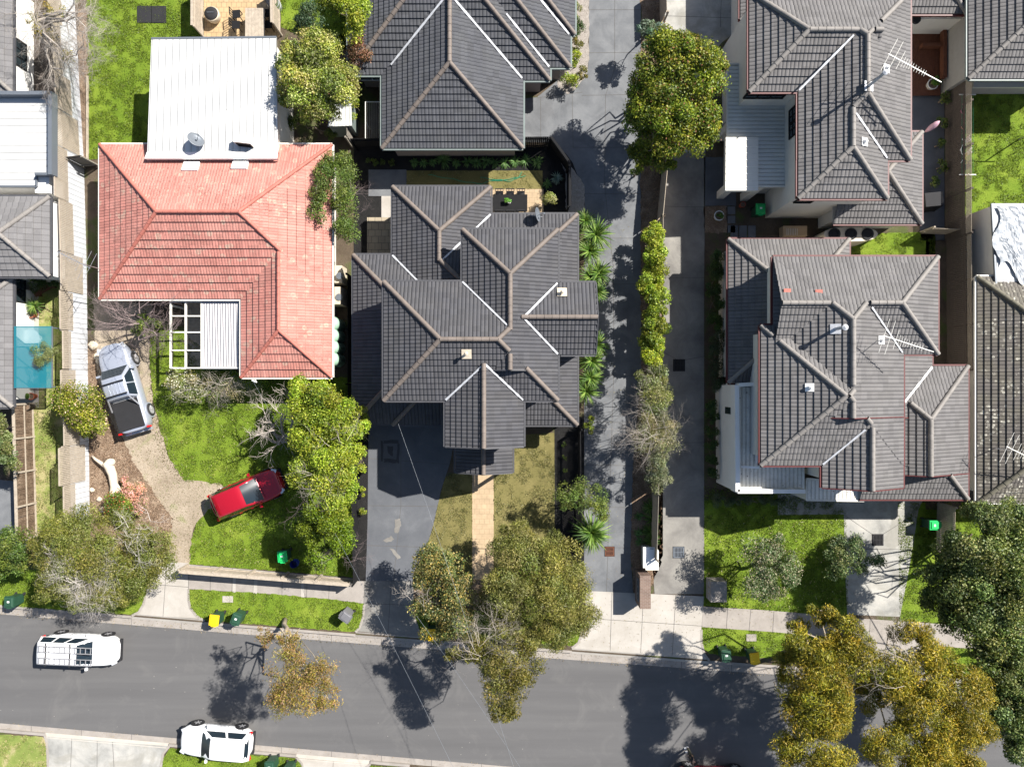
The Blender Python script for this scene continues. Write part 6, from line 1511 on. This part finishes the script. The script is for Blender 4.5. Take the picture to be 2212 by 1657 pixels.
T_('leafy_tree', 'lime green tree overhanging the slate roof at the top edge', 'tree', (740, 20), [(775, 40, 4.8, 34, 52, 1.6), (735, 8, 4.6, 40, 34, 1.5)], LIME, .13, .5)
T_('shrub', 'small dark bluish green shrub left of the lime tree at the top', 'shrub', (665, 30), [(672, 33, 2.2, 30, 34, 1.0), (650, 55, 1.8, 18, 20, .7)], [(.05, .1, .04), (.09, .14, .07), (.03, .06, .02)], .1)
T_('shrub', 'reddish brown shrub squeezed between the lime tree and the slate roof', 'shrub', (770, 130), [(775, 118, 3.0, 26, 48, 1.2), (755, 185, 2.6, 18, 30, 1.0), (700, 222, 1.8, 26, 22, .7)], RED, .1, dens=380)
T_('climber', 'bright green climber on the paling fence by the slate bungalow', 'climber', None, [(767, 228, 1.7, 7, 30, .3)], LIME, .09)
T_('straggly_tree', 'straggly fine leaved tree leaning over the red roof edge', 'tree', (748, 430), [(740, 385, 2.9, 34, 50, 1.3), (748, 440, 2.9, 30, 48, 1.3), (746, 500, 2.8, 28, 42, 1.2), (700, 395, 3.4, 22, 50, .5), (690, 440, 3.5, 18, 40, .4), (722, 350, 3.2, 22, 24, .7)], MIDG, .10, .45, dens=420, tw=[(740, 430, 3.1, .8, 14, 3), (705, 400, 3.5, .7, 8, 3)], twmat='twig_purple')
T_('leafy_tree', 'bright lime tree at the lower right corner of the red roof', 'tree', (700, 900), [(690, 868, 4.6, 60, 52, 1.7), (735, 905, 4.6, 40, 60, 1.6), (672, 935, 4.4, 50, 50, 1.6), (655, 850, 3.8, 28, 30, 1.0), (784, 918, 3.6, 14, 40, .9)], LIME, .13, .5)
T_('leafy_tree', 'yellow green tree with bare grey twigs in its crown, middle of the boundary row', 'tree', (710, 1030), [(715, 1000, 4.6, 56, 60, 1.6), (672, 1010, 4.2, 42, 50, 1.4), (735, 1060, 4.3, 42, 52, 1.5), (775, 985, 3.4, 14, 34, .9)], LIME, .12, .45, tw=[(700, 1030, 5.2, .9, 22, 3), (725, 960, 5.3, .8, 14, 3)])
T_('leafy_tree', 'darker lime tree at the street end of the boundary row', 'tree', (705, 1150), [(705, 1115, 4.0, 48, 46, 1.5), (740, 1165, 3.8, 30, 52, 1.3), (672, 1140, 3.4, 34, 38, 1.1), (695, 1200, 3.2, 38, 28, 1.1)], [(.13, .2, .012), (.19, .26, .015), (.08, .13, .01)], .12, .5, tw=[(740, 1195, 4.0, .8, 22, 3), (665, 1090, 3.8, .8, 10, 3)], twmat='twig_purple')
T_('wattle_tree', 'wide grey green tree with bare silver twig patches at the lower left', 'tree', (225, 1230), [(130, 1150, 3.6, 50, 45, 1.5), (180, 1200, 4.3, 62, 55, 1.7), (265, 1160, 4.2, 62, 52, 1.6), (330, 1170, 3.6, 44, 50, 1.3), (140, 1235, 3.6, 52, 48, 1.4), (215, 1265, 3.8, 58, 44, 1.4), (300, 1240, 3.6, 52, 46, 1.3), (180, 1295, 3.0, 44, 24, 1.0), (95, 1185, 3.0, 30, 40, 1.0), (225, 1210, 4.4, 54, 44, 1.6), (345, 1215, 3.4, 38, 40, 1.2), (250, 1290, 3.4, 50, 26, 1.1), (120, 1275, 3.2, 40, 34, 1.1), (180, 1130, 3.4, 50, 34, 1.2)], [(.15, .17, .025), (.2, .21, .04), (.1, .12, .015), (.25, .24, .08)], .13, .28, dens=420, tw=[(180, 1245, 4.9, .8, 60, 4), (140, 1195, 4.5, .5, 18, 4), (205, 1290, 4.4, .7, 34, 4), (262, 1150, 5.0, .7, 14, 3), (300, 1205, 4.6, .8, 16, 3), (320, 1130, 4.2, .6, 12, 3), (165, 1250, 4.8, .8, 20, 4)], twmat='twig_pale')
T_('shrub', 'dark rounded bush at the left edge beside the grey green tree', 'shrub', (30, 1200), [(25, 1185, 2.4, 42, 38, 1.1), (48, 1212, 2.0, 30, 26, .9), (5, 1215, 2.0, 30, 30, .9)], MIDG, .12)
T_('leafy_tree', 'green tree at the left edge above the grey driveway', 'tree', (8, 950), [(8, 945, 3.2, 28, 45, 1.3), (12, 990, 3.0, 24, 35, 1.2), (-5, 920, 3.0, 24, 30, 1.0)], [(.13, .16, .05), (.2, .22, .09), (.07, .1, .02)], .12)
T_('camellia_bush', 'round camellia bush dotted with pink blossom left of the silver utility', 'shrub', (180, 880), [(178, 872, 2.4, 52, 50, 1.3), (205, 905, 2.1, 32, 38, 1.0), (150, 858, 2.0, 28, 28, .9), (195, 930, 1.6, 20, 18, .7)], [(.22, .24, .02), (.33, .34, .04), (.10, .14, .01)], .11, .5, flower=((.75, .5, .35), .07))
T_('camellia_bush', 'smaller bush with red blossom beside the driftwood log', 'shrub', (250, 1095), [(252, 1088, 1.4, 34, 26, .8), (272, 1100, 1.3, 22, 20, .6)], [(.13, .19, .02), (.2, .24, .03), (.07, .11, .01)], .1, .5, flower=((.6, .12, .06), .09))
T_('azalea_bush', 'pink flowering azalea at the edge of the dirt drive', 'shrub', (290, 1075), [(288, 1062, .8, 26, 26, .45), (300, 1090, .8, 24, 22, .45), (275, 1040, .6, 16, 14, .3)], [(.7, .28, .24), (.75, .38, .33), (.5, .28, .2), (.2, .2, .05)], .08, .6, dens=420)
T_('flowering_shrub', 'sprawling shrub with white blossom below the pergola', 'shrub', (400, 835), [(395, 832, 1.8, 34, 34, .9), (372, 815, 1.6, 14, 20, .6), (425, 850, 1.5, 20, 26, .7)], [(.13, .15, .03), (.2, .2, .06), (.26, .24, .12)], .09, .45, dens=330, flower=((.8, .78, .62), .22), tw=[(430, 850, 2.3, .9, 14, 3)])
bare_tree('bare_shrub', 'tangled leafless brown shrub below the red roof', 'shrub', (470, 840), [(455, 835, 1.8, .8), (490, 830, 1.9, .8), (520, 845, 1.7, .8), (470, 855, 1.6, .8), (505, 815, 1.8, .7)], 'twig_grey', .05, 4, leaves=([(465, 838, 1.5, 42, 32, .8), (512, 842, 1.4, 30, 28, .7)], [(.2, .2, .08), (.3, .26, .16), (.12, .13, .04)], .07, 170, .3))
bare_tree('bare_tree', 'leafless purplish tree between the red house and the silver utility', 'tree', (330, 700), [(300, 668, 2.6, 1.2), (285, 700, 2.8, 1.3), (262, 678, 2.6, 1.1), (330, 672, 2.5, 1.0), (250, 700, 2.4, .9), (340, 725, 2.6, 1.0), (300, 735, 2.5, 1.0)], 'twig_purple', .09, 4, leaves=([(318, 702, 1.6, 28, 26, .8), (300, 720, 1.5, 20, 20, .6)], MIDG, .1, 300, .3))
bare_tree('bare_tree', 'leafless grey tree at the top left over the white sheet fence', 'tree', (135, 90), [(110, 30, 4.0, 1.4), (150, 50, 4.3, 1.5), (125, 100, 4.2, 1.4), (165, 120, 4.0, 1.3), (185, 60, 4.0, 1.2), (80, 60, 3.8, 1.2), (140, 150, 3.6, 1.1), (100, 120, 3.6, 1.0), (160, 10, 4.2, 1.2)], 'twig_grey', .11, 5, split=3, leaves=([(95, 70, 3.2, 26, 30, .9), (120, 20, 3.4, 30, 20, .8), (150, 120, 3.2, 22, 25, .7), (70, 45, 2.8, 20, 20, .7)], [(.3, .26, .05), (.4, .3, .04), (.16, .16, .04)], .09, 110, .2))
bare_tree('bare_tree', 'dead pale branched tree left of the lime green row on the front lawn', 'tree', (622, 950), [(590, 930, 3.4, .9), (575, 905, 3.2, .7), (612, 895, 3.6, .9), (600, 960, 3.0, .8), (640, 870, 3.8, .9), (565, 940, 2.8, .6)], 'twig_grey', .13, 3, spread=.5)
T_('mottled_tree', 'mottled green tree with yellowing leaves by the charcoal driveway', 'tree', (960, 1300), [(950, 1215, 3.8, 52, 40, 1.4), (915, 1260, 3.4, 30, 34, 1.1), (975, 1270, 4.0, 44, 44, 1.4), (940, 1310, 3.6, 44, 36, 1.2), (985, 1330, 3.6, 40, 40, 1.2), (950, 1365, 3.0, 40, 22, .9)], [(.1, .13, .04), (.17, .18, .07), (.06, .09, .02), (.3, .24, .06)], .12, .5, dens=440, flower=((.5, .38, .14), .1), tw=[(905, 1300, 4.2, .7, 12, 3)])
T_('olive_tree', 'largest feathery olive green tree at the bottom of the middle lot', 'tree', (1150, 1270), [(1120, 1190, 4.6, 58, 52, 1.7), (1185, 1215, 4.8, 62, 56, 1.8), (1235, 1265, 4.2, 48, 55, 1.5), (1110, 1270, 4.8, 66, 58, 1.8), (1180, 1300, 5.0, 64, 56, 1.8), (1245, 1330, 3.8, 44, 48, 1.3), (1100, 1340, 4.2, 56, 42, 1.5), (1175, 1370, 4.0, 60, 34, 1.4), (1060, 1300, 3.8, 34, 44, 1.2), (1120, 1150, 3.6, 40, 26, 1.1)], [(.155, .165, .03), (.22, .225, .05), (.09, .10, .015), (.31, .30, .10)], .15, .22, dens=560)
T_('street_tree', 'street tree with grey bare branch tips hanging over the road below the middle lot', 'tree', (1050, 1390), [(1070, 1425, 6.2, 50, 40, 1.5), (1020, 1400, 5.8, 44, 28, 1.2), (1120, 1440, 6.2, 44, 42, 1.4), (1085, 1490, 6.4, 52, 40, 1.5), (1130, 1400, 5.8, 40, 24, 1.1), (1085, 1530, 6.0, 36, 26, 1.0), (985, 1410, 5.6, 26, 18, .8)], OLIVE, .14, .3, dens=400, bark='bark', tr=.17, tw=[(1040, 1420, 6.9, .9, 26, 4), (1070, 1360, 6.2, .7, 22, 4)])
T_('street_tree', 'sparse golden street tree with visible pale limbs over the road at left of centre', 'tree', (615, 1338), [(640, 1420, 6.8, 44, 34, 1.0), (690, 1450, 7.2, 48, 42, 1.1), (620, 1470, 7.0, 52, 42, 1.2), (655, 1500, 7.2, 56, 44, 1.2), (700, 1500, 7.0, 36, 40, 1.0), (600, 1510, 6.8, 34, 34, .9), (625, 1380, 6.2, 30, 22, .8), (570, 1375, 5.6, 22, 20, .6)], [(.3, .24, .04), (.22, .2, .03), (.34, .22, .08), (.26, .17, .08)], .14, .26, dens=210, bark='bark_pale', tr=.17, fill=.2, limbs=8)
T_('small_tree', 'small fresh green tree across the black slat fence by the shared drive', 'tree', (1260, 1090), [(1230, 1060, 3.0, 34, 28, .9), (1275, 1075, 3.0, 36, 34, 1.0), (1300, 1105, 2.8, 26, 24, .8), (1225, 1085, 2.6, 22, 16, .7)], [(.13, .18, .03), (.19, .24, .05), (.08, .12, .02)], .11, .35, dens=300)
T_('leafy_tree', 'large glossy yellow green tree between the two drives, upper lobe', 'tree', (1430, 170), [(1430, 120, 5.4, 55, 50, 1.8), (1480, 110, 5.6, 50, 45, 1.7), (1500, 165, 5.6, 58, 52, 1.9), (1440, 180, 5.2, 55, 48, 1.7), (1540, 150, 4.8, 30, 45, 1.3), (1385, 170, 4.0, 28, 42, 1.3)], GLOSS, .14, .5, tr=.2, dens=560, flower=((.3, .14, .06), .04))
T_('leafy_tree', 'large glossy yellow green tree between the two drives, lower lobe', 'tree', (1425, 270), [(1430, 250, 5.2, 55, 55, 1.8), (1490, 250, 5.4, 58, 52, 1.9), (1460, 310, 4.8, 52, 44, 1.6), (1520, 285, 4.6, 32, 35, 1.3), (1390, 260, 4.0, 34, 48, 1.4), (1385, 330, 3.0, 30, 34, 1.1), (1420, 345, 3.4, 40, 26, 1.1), (1375, 220, 3.4, 24, 30, 1.0), (1410, 215, 4.6, 44, 34, 1.5)], GLOSS, .14, .5, tr=.2, dens=560, flower=((.3, .14, .06), .04))
T_('shrub', 'pale blue green shrub above the big glossy tree', 'shrub', (1400, 70), [(1402, 62, 2.4, 27, 24, 1.0), (1396, 90, 2.2, 24, 22, .9)], BLUEG, .1, .6)
T_('shrub', 'small lime shrub under the lower edge of the big glossy tree', 'shrub', None, [(1378, 368, 1.4, 17, 18, .7)], LIME, .09)
for i, (y0, n_, cols, lab) in enumerate(((520, 3, LIME, 'uppermost leafy lime section of the hedge between the drives'), (600, 3, LIME, 'second leafy lime section of the hedge between the drives'), (690, 3, GLOSS, 'third, darker leafy section of the hedge between the drives'), (755, 2, LIME, 'lowest bright leafy section of the hedge before the feathery trees'))):
    T_('hedge_shrub', lab, 'hedge', (1410, y0+15), [(1410+((k*7+i*5) % 11-5), y0-12+k*26, 3.2, 27+(k*3+i) % 6, 22, 1.1) for k in range(n_)]+[(1410, y0-12+k*26, 1.6, 23, 21, 1.2) for k in range(n_)], cols, .12, .5, group='leafy hedge between the two drives', dens=600)
T_('feathery_tree', 'feathery pale olive tree in the hedge line, top one', 'tree', (1412, 840), [(1410, 815, 3.6, 32, 26, 1.2), (1415, 860, 3.8, 40, 32, 1.3), (1410, 840, 1.5, 24, 36, 1.0)], GREYG, .13, .25, dens=420, tw=[(1415, 850, 4.2, .7, 16, 3)])
T_('feathery_tree', 'widest feathery pale olive tree in the hedge line with long sprays', 'tree', (1412, 940), [(1410, 915, 3.8, 44, 34, 1.2), (1420, 960, 3.9, 46, 36, 1.3), (1385, 940, 3.4, 26, 24, .8), (1448, 930, 3.4, 24, 22, .8), (1410, 930, 1.6, 26, 40, 1.1)], [(.24, .22, .1), (.17, .18, .06), (.3, .28, .15)], .13, .22, dens=340, fill=.25, tw=[(1412, 935, 4.6, 1.1, 34, 4)])
T_('feathery_tree', 'bluish feathery tree at the street end of the hedge line', 'tree', (1425, 1020), [(1422, 1000, 3.2, 30, 28, 1.1), (1425, 1035, 3.0, 27, 28, 1.0), (1418, 1015, 1.4, 22, 34, .9)], [(.17, .2, .1), (.1, .13, .05), (.24, .26, .15)], .13, .25, dens=440)
for i, (x, y, rx, ry, c) in enumerate(((1240, 20, 13, 20, GREYG), (1250, 60, 14, 22, DARKG), (1246, 98, 15, 14, OLIVE), (1246, 132, 16, 18, LIME), (1228, 175, 20, 17, LIME), (1258, 160, 10, 20, OLIVE))):
    T_('shrub', ('grey green', 'dark green', 'olive', 'bright yellow green', 'roundest yellow green', 'small brownish')[i]+' shrub in the pebble bed right of the slate bungalow', 'shrub', None, [(x, y, .9, rx, ry, .6)], c, .09, .5, group='shrubs in the pebble bed')
T_('leafy_tree', 'pale flowering small tree on the right hand front lawn, left one', 'tree', (1640, 1215), [(1640, 1195, 3.2, 36, 34, 1.1), (1675, 1180, 3.0, 32, 28, 1.0), (1640, 1250, 3.2, 44, 38, 1.2), (1690, 1230, 3.2, 36, 36, 1.1), (1660, 1280, 2.8, 34, 22, .9)], [(.07, .12, .04), (.12, .17, .06), (.04, .08, .02), (.3, .32, .18)], .12, .4, dens=330, flower=((.5, .42, .3), .12))
T_('leafy_tree', 'open crowned small tree leaning over the pale drive, right one', 'tree', (1800, 1215), [(1810, 1190, 3.2, 30, 26, 1.0), (1845, 1185, 3.2, 34, 26, 1.0), (1885, 1205, 3.0, 26, 18, .8), (1805, 1235, 3.0, 26, 30, .9), (1850, 1225, 2.9, 26, 20, .8)], [(.07, .12, .04), (.12, .17, .06), (.04, .08, .02), (.25, .28, .12)], .12, .4, dens=270)
T_('gum_tree', 'golden leaved gum tree on the right verge, left part of the big clump', 'tree', (1745, 1400), [(1785, 1325, 7.0, 32, 28, 1.0), (1735, 1395, 7.2, 42, 36, 1.2), (1770, 1450, 7.8, 58, 56, 1.6), (1830, 1365, 7.6, 34, 48, 1.3), (1845, 1420, 7.8, 48, 52, 1.5), (1720, 1350, 6.4, 24, 18, .8), (1790, 1540, 7.8, 48, 52, 1.5), (1745, 1560, 7.4, 52, 50, 1.5), (1775, 1630, 7.4, 72, 46, 1.6), (1690, 1450, 6.2, 22, 22, .7), (1730, 1500, 7.4, 44, 40, 1.3), (1700, 1410, 6.6, 30, 30, .9), (1805, 1490, 7.8, 44, 40, 1.3), (1700, 1600, 7.0, 30, 50, 1.1), (1800, 1400, 7.4, 40, 36, 1.1), (1870, 1450, 7.6, 40, 40, 1.2)], [(.29, .24, .018), (.21, .19, .015), (.11, .12, .012), (.4, .31, .03)], .16, .25, dens=430, bark='bark_pale', tr=.2, pr=(.3, .45))
T_('gum_tree', 'golden leaved gum tree with bare white limbs, right part of the big clump', 'tree', (1930, 1470), [(1925, 1440, 8.0, 55, 45, 1.5), (1975, 1370, 7.6, 36, 34, 1.1), (1925, 1365, 7.0, 20, 16, .7), (2010, 1420, 8.0, 46, 40, 1.3), (2070, 1490, 8.0, 62, 58, 1.6), (1975, 1510, 8.2, 52, 46, 1.5), (2045, 1570, 8.0, 70, 50, 1.6), (1990, 1600, 7.8, 60, 48, 1.5), (1905, 1610, 7.6, 50, 44, 1.4), (2060, 1640, 7.6, 60, 36, 1.4), (1880, 1500, 7.0, 34, 34, .9), (1940, 1480, 8.0, 46, 36, 1.3), (2010, 1480, 8.2, 48, 44, 1.4), (2100, 1560, 7.8, 44, 50, 1.4), (1950, 1560, 7.6, 40, 34, 1.1), (2030, 1640, 7.6, 60, 36, 1.3), (1960, 1650, 7.4, 46, 30, 1.2)], [(.29, .24, .018), (.21, .19, .015), (.11, .12, .012), (.4, .31, .03)], .16, .25, dens=430, bark='bark_pale', tr=.22, pr=(.3, .45), tw=[(1965, 1420, 8.9, 1.4, 12, 4)])
T_('leafy_tree', 'tall dark green tree filling the right edge, upper part', 'tree', (2150, 1200), [(2150, 1130, 6.2, 60, 44, 1.7), (2200, 1110, 6.0, 44, 40, 1.5), (2090, 1185, 6.0, 52, 46, 1.6), (2150, 1215, 6.6, 62, 54, 1.8), (2210, 1200, 6.4, 44, 54, 1.7), (2040, 1250, 5.2, 46, 44, 1.4), (2100, 1270, 6.2, 56, 48, 1.6), (2200, 1160, 6.4, 50, 50, 1.7), (2060, 1200, 5.6, 40, 44, 1.4), (2190, 1260, 6.6, 54, 50, 1.7), (2110, 1110, 5.4, 34, 28, 1.1), (2020, 1290, 4.6, 32, 36, 1.1)], [(.10, .15, .03), (.18, .22, .06), (.045, .075, .018), (.28, .31, .1)], .14, .5, dens=480)
T_('leafy_tree', 'tall dark green tree filling the right edge, lower part', 'tree', (2150, 1400), [(2170, 1310, 6.4, 60, 52, 1.7), (2110, 1340, 6.2, 50, 46, 1.5), (2180, 1400, 6.4, 50, 54, 1.6), (2200, 1470, 6.2, 40, 56, 1.5), (2150, 1500, 5.6, 30, 50, 1.3), (2190, 1560, 6.0, 44, 50, 1.5), (2195, 1615, 5.8, 40, 34, 1.2), (2060, 1330, 5.0, 44, 44, 1.3), (2130, 1400, 6.2, 48, 46, 1.5), (2160, 1450, 6.0, 44, 46, 1.5), (2170, 1540, 6.0, 44, 46, 1.4), (2205, 1520, 6.2, 40, 50, 1.5), (2110, 1470, 5.2, 30, 36, 1.1)], [(.09, .14, .03), (.16, .2, .05), (.04, .07, .018), (.25, .28, .09)], .14, .5, dens=480)
# low hedges and ground plants in the shade of the right hand house
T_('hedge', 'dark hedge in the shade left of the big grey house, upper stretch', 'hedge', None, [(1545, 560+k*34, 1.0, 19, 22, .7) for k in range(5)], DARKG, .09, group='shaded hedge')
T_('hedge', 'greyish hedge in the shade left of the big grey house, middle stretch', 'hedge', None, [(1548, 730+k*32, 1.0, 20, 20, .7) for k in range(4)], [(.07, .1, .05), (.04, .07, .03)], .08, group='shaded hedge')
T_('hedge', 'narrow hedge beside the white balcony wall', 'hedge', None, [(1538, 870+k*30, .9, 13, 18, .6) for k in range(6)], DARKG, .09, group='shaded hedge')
T_('hedge', 'low clipped hedge below the white balcony of the big grey house', 'hedge', None, [(1545+k*24, 1080, .8, 16, 13, .45) for k in range(7)], [(.06, .09, .04), (.1, .13, .07)], .07)
T_('shrub', 'green box shrub by the shared drive near the lower roof corner', 'shrub', None, [(1271, 915, 1.1, 11, 22, .7)], LIME, .08)
T_('shrub', 'lime bush at the base of the lattice near the teal canopy', 'shrub', None, [(131, 858, 1.0, 12, 14, .5), (134, 830, 1.2, 10, 14, .5)], MIDG, .09)
T_('feather_bush', 'drooping grassy tree growing through the teal canopy', 'tree', (100, 768), [(92, 762, 2.7, 24, 26, .6), (112, 762, 2.6, 20, 12, .4)], [(.16, .2, .06), (.22, .25, .1)], .16, .12, dens=420, tr=.05)
T_('shrub', 'dark green shrub in the courtyard corner at the left', 'shrub', None, [(80, 612, .9, 26, 18, .6), (120, 612, .8, 14, 12, .5)], DARKG, .09)
T_('shrub', 'variegated lime bush in the black bed beside the back yard patio', 'shrub', None, [(1189, 430, .9, 17, 19, .6)], [(.3, .32, .08), (.2, .25, .05), (.4, .4, .18)], .08)
T_('shrub', 'shaded bushes below the top of the lime tree by the back fence', 'shrub', None, [(655, 265, .9, 38, 18, .5), (720, 290, .7, 24, 12, .4)], MIDG, .08)
for k, (x, y) in enumerate(((2038, 215), (2035, 268), (2030, 312), (2034, 360), (2020, 395))):
    T_('shrub', ('first', 'second', 'third', 'fourth', 'fifth')[k]+' low shrub from the top in the side yard bed at the upper right', 'shrub', None, [(x, y, .6, 13, 15, .4)], MIDG, .09, group='low shrubs in the side yard bed', dens=350)
YUC = [(.07, .145, .02), (.13, .22, .035), (.04, .09, .012), (.2, .28, .06)]
for k, (x, y, s_) in enumerate(((1264, 478, .95), (1287, 508, 1.15), (1273, 543, 1.1), (1292, 590, 1.2), (1290, 632, 1.0), (1276, 600, .9), (1288, 745, .95), (1278, 780, 1.1), (1275, 816, 1.1), (1266, 846, .9))):
    strappy('yucca', '%s yucca from the top in the row between the charcoal house and shared drive' % ('first', 'second', 'third', 'fourth', 'fifth', 'sixth', 'seventh', 'eighth', 'ninth', 'tenth')[k], 'yucca', x, y, 1.3, 110, s_*(.82+.1*((k*7) % 4)), .065, YUC, 'yuccas along the shared drive', arch=.5, elev=(-.1, 1.35))
strappy('yucca', 'largest spiky yucca standing alone near the street end of the shared drive', 'yucca', 1277, 1150, 1.5, 170, 1.35, .085, YUC, arch=.5, elev=(-.1, 1.35))
strappy('yucca', 'spiky plant in the left courtyard above the red pot', 'yucca', 76, 662, .8, 80, .7, .05, YUC, arch=.7)
AG = [(.06, .14, .03), (.1, .2, .05), (.14, .24, .07)]
for k, (x, y, s_) in enumerate(((958, 346, 1.0), (1010, 350, .65), (1030, 352, .6), (1050, 350, .65), (1068, 352, .6), (1090, 352, .65), (1112, 350, .7), (1135, 348, .75), (1160, 352, .75), (985, 353, .5), (895, 352, .5), (915, 353, .5), (935, 352, .45))):
    strappy('strappy_plant', ('%s strappy plant from the left in the black bed along the back fence' % ('first', 'second', 'third', 'large fourth', 'fifth', 'sixth', 'seventh', 'eighth', 'ninth', 'tenth', 'eleventh', 'twelfth', 'thirteenth')[sorted([958, 1010, 1030, 1050, 1068, 1090, 1112, 1135, 1160, 985, 895, 915, 935]).index(x)]), 'plant', x, y, .2, 46, s_*.75, .05, AG, 'strappy plants along the back fence', arch=.9)
for k, (x, y) in enumerate(((798, 349), (812, 352), (826, 350), (844, 350))):
    T_('ground_plant', ('leftmost', 'second', 'third', 'rightmost')[k]+' of four small leafy plants at the left end of the back bed', 'plant', None, [(x, y, .35, 8, 8, .2)], MIDG, .08, group='small leafy plants in the back bed', dens=500)
strappy('strappy_plant', 'silvery spiky plant in the dark corner bed of the back yard', 'plant', 1202, 385, .25, 50, .5, .05, [(.2, .28, .2), (.28, .36, .28)], arch=.7)
strappy('strappy_plant', 'green clump at the left of the dark corner bed', 'plant', 1182, 398, .2, 40, .4, .05, AG, arch=.8)
for k, y in enumerate((960, 988, 1018, 1042, 1062)):
    T_('ground_plant', ('first', 'second', 'third', 'fourth', 'fifth')[k]+' small plant from the top in the black bed beside the right lawn', 'plant', None, [(1219, y, .35, 6, 7, .2)], MIDG, .07, group='small plants in the black bed', dens=500)
for k, y in enumerate((1095, 1120, 1148, 1168, 1205)):
    strappy('strappy_plant', ('first', 'second', 'third', 'fourth', 'fifth')[k]+' grassy clump from the top along the fence between the drives', 'plant', 1404+(k % 2)*3, y, .35, 70, .6, .05, YUC, 'grassy clumps between the drives', arch=.9)
for k, (x, y) in enumerate(((1380, 1115), (1380, 1150), (1382, 1170))):
    strappy('strappy_plant', ('upper', 'middle', 'lower')[k]+' small green clump in the bark strip right of the shared drive', 'plant', x, y, .2, 36, .4, .05, AG, 'small clumps in the bark strip', arch=.9)
for k, (x, y) in enumerate(((786, 940), (787, 975), (785, 1015), (786, 1060), (785, 1105))):
    T_('ground_plant', ('first', 'second', 'third', 'fourth', 'fifth')[k]+' small shrub from the top in the strip left of the charcoal driveway', 'plant', None, [(x, y, .5, 8, 11, .35)], LIME, .08, group='small shrubs left of the charcoal driveway', dens=450)
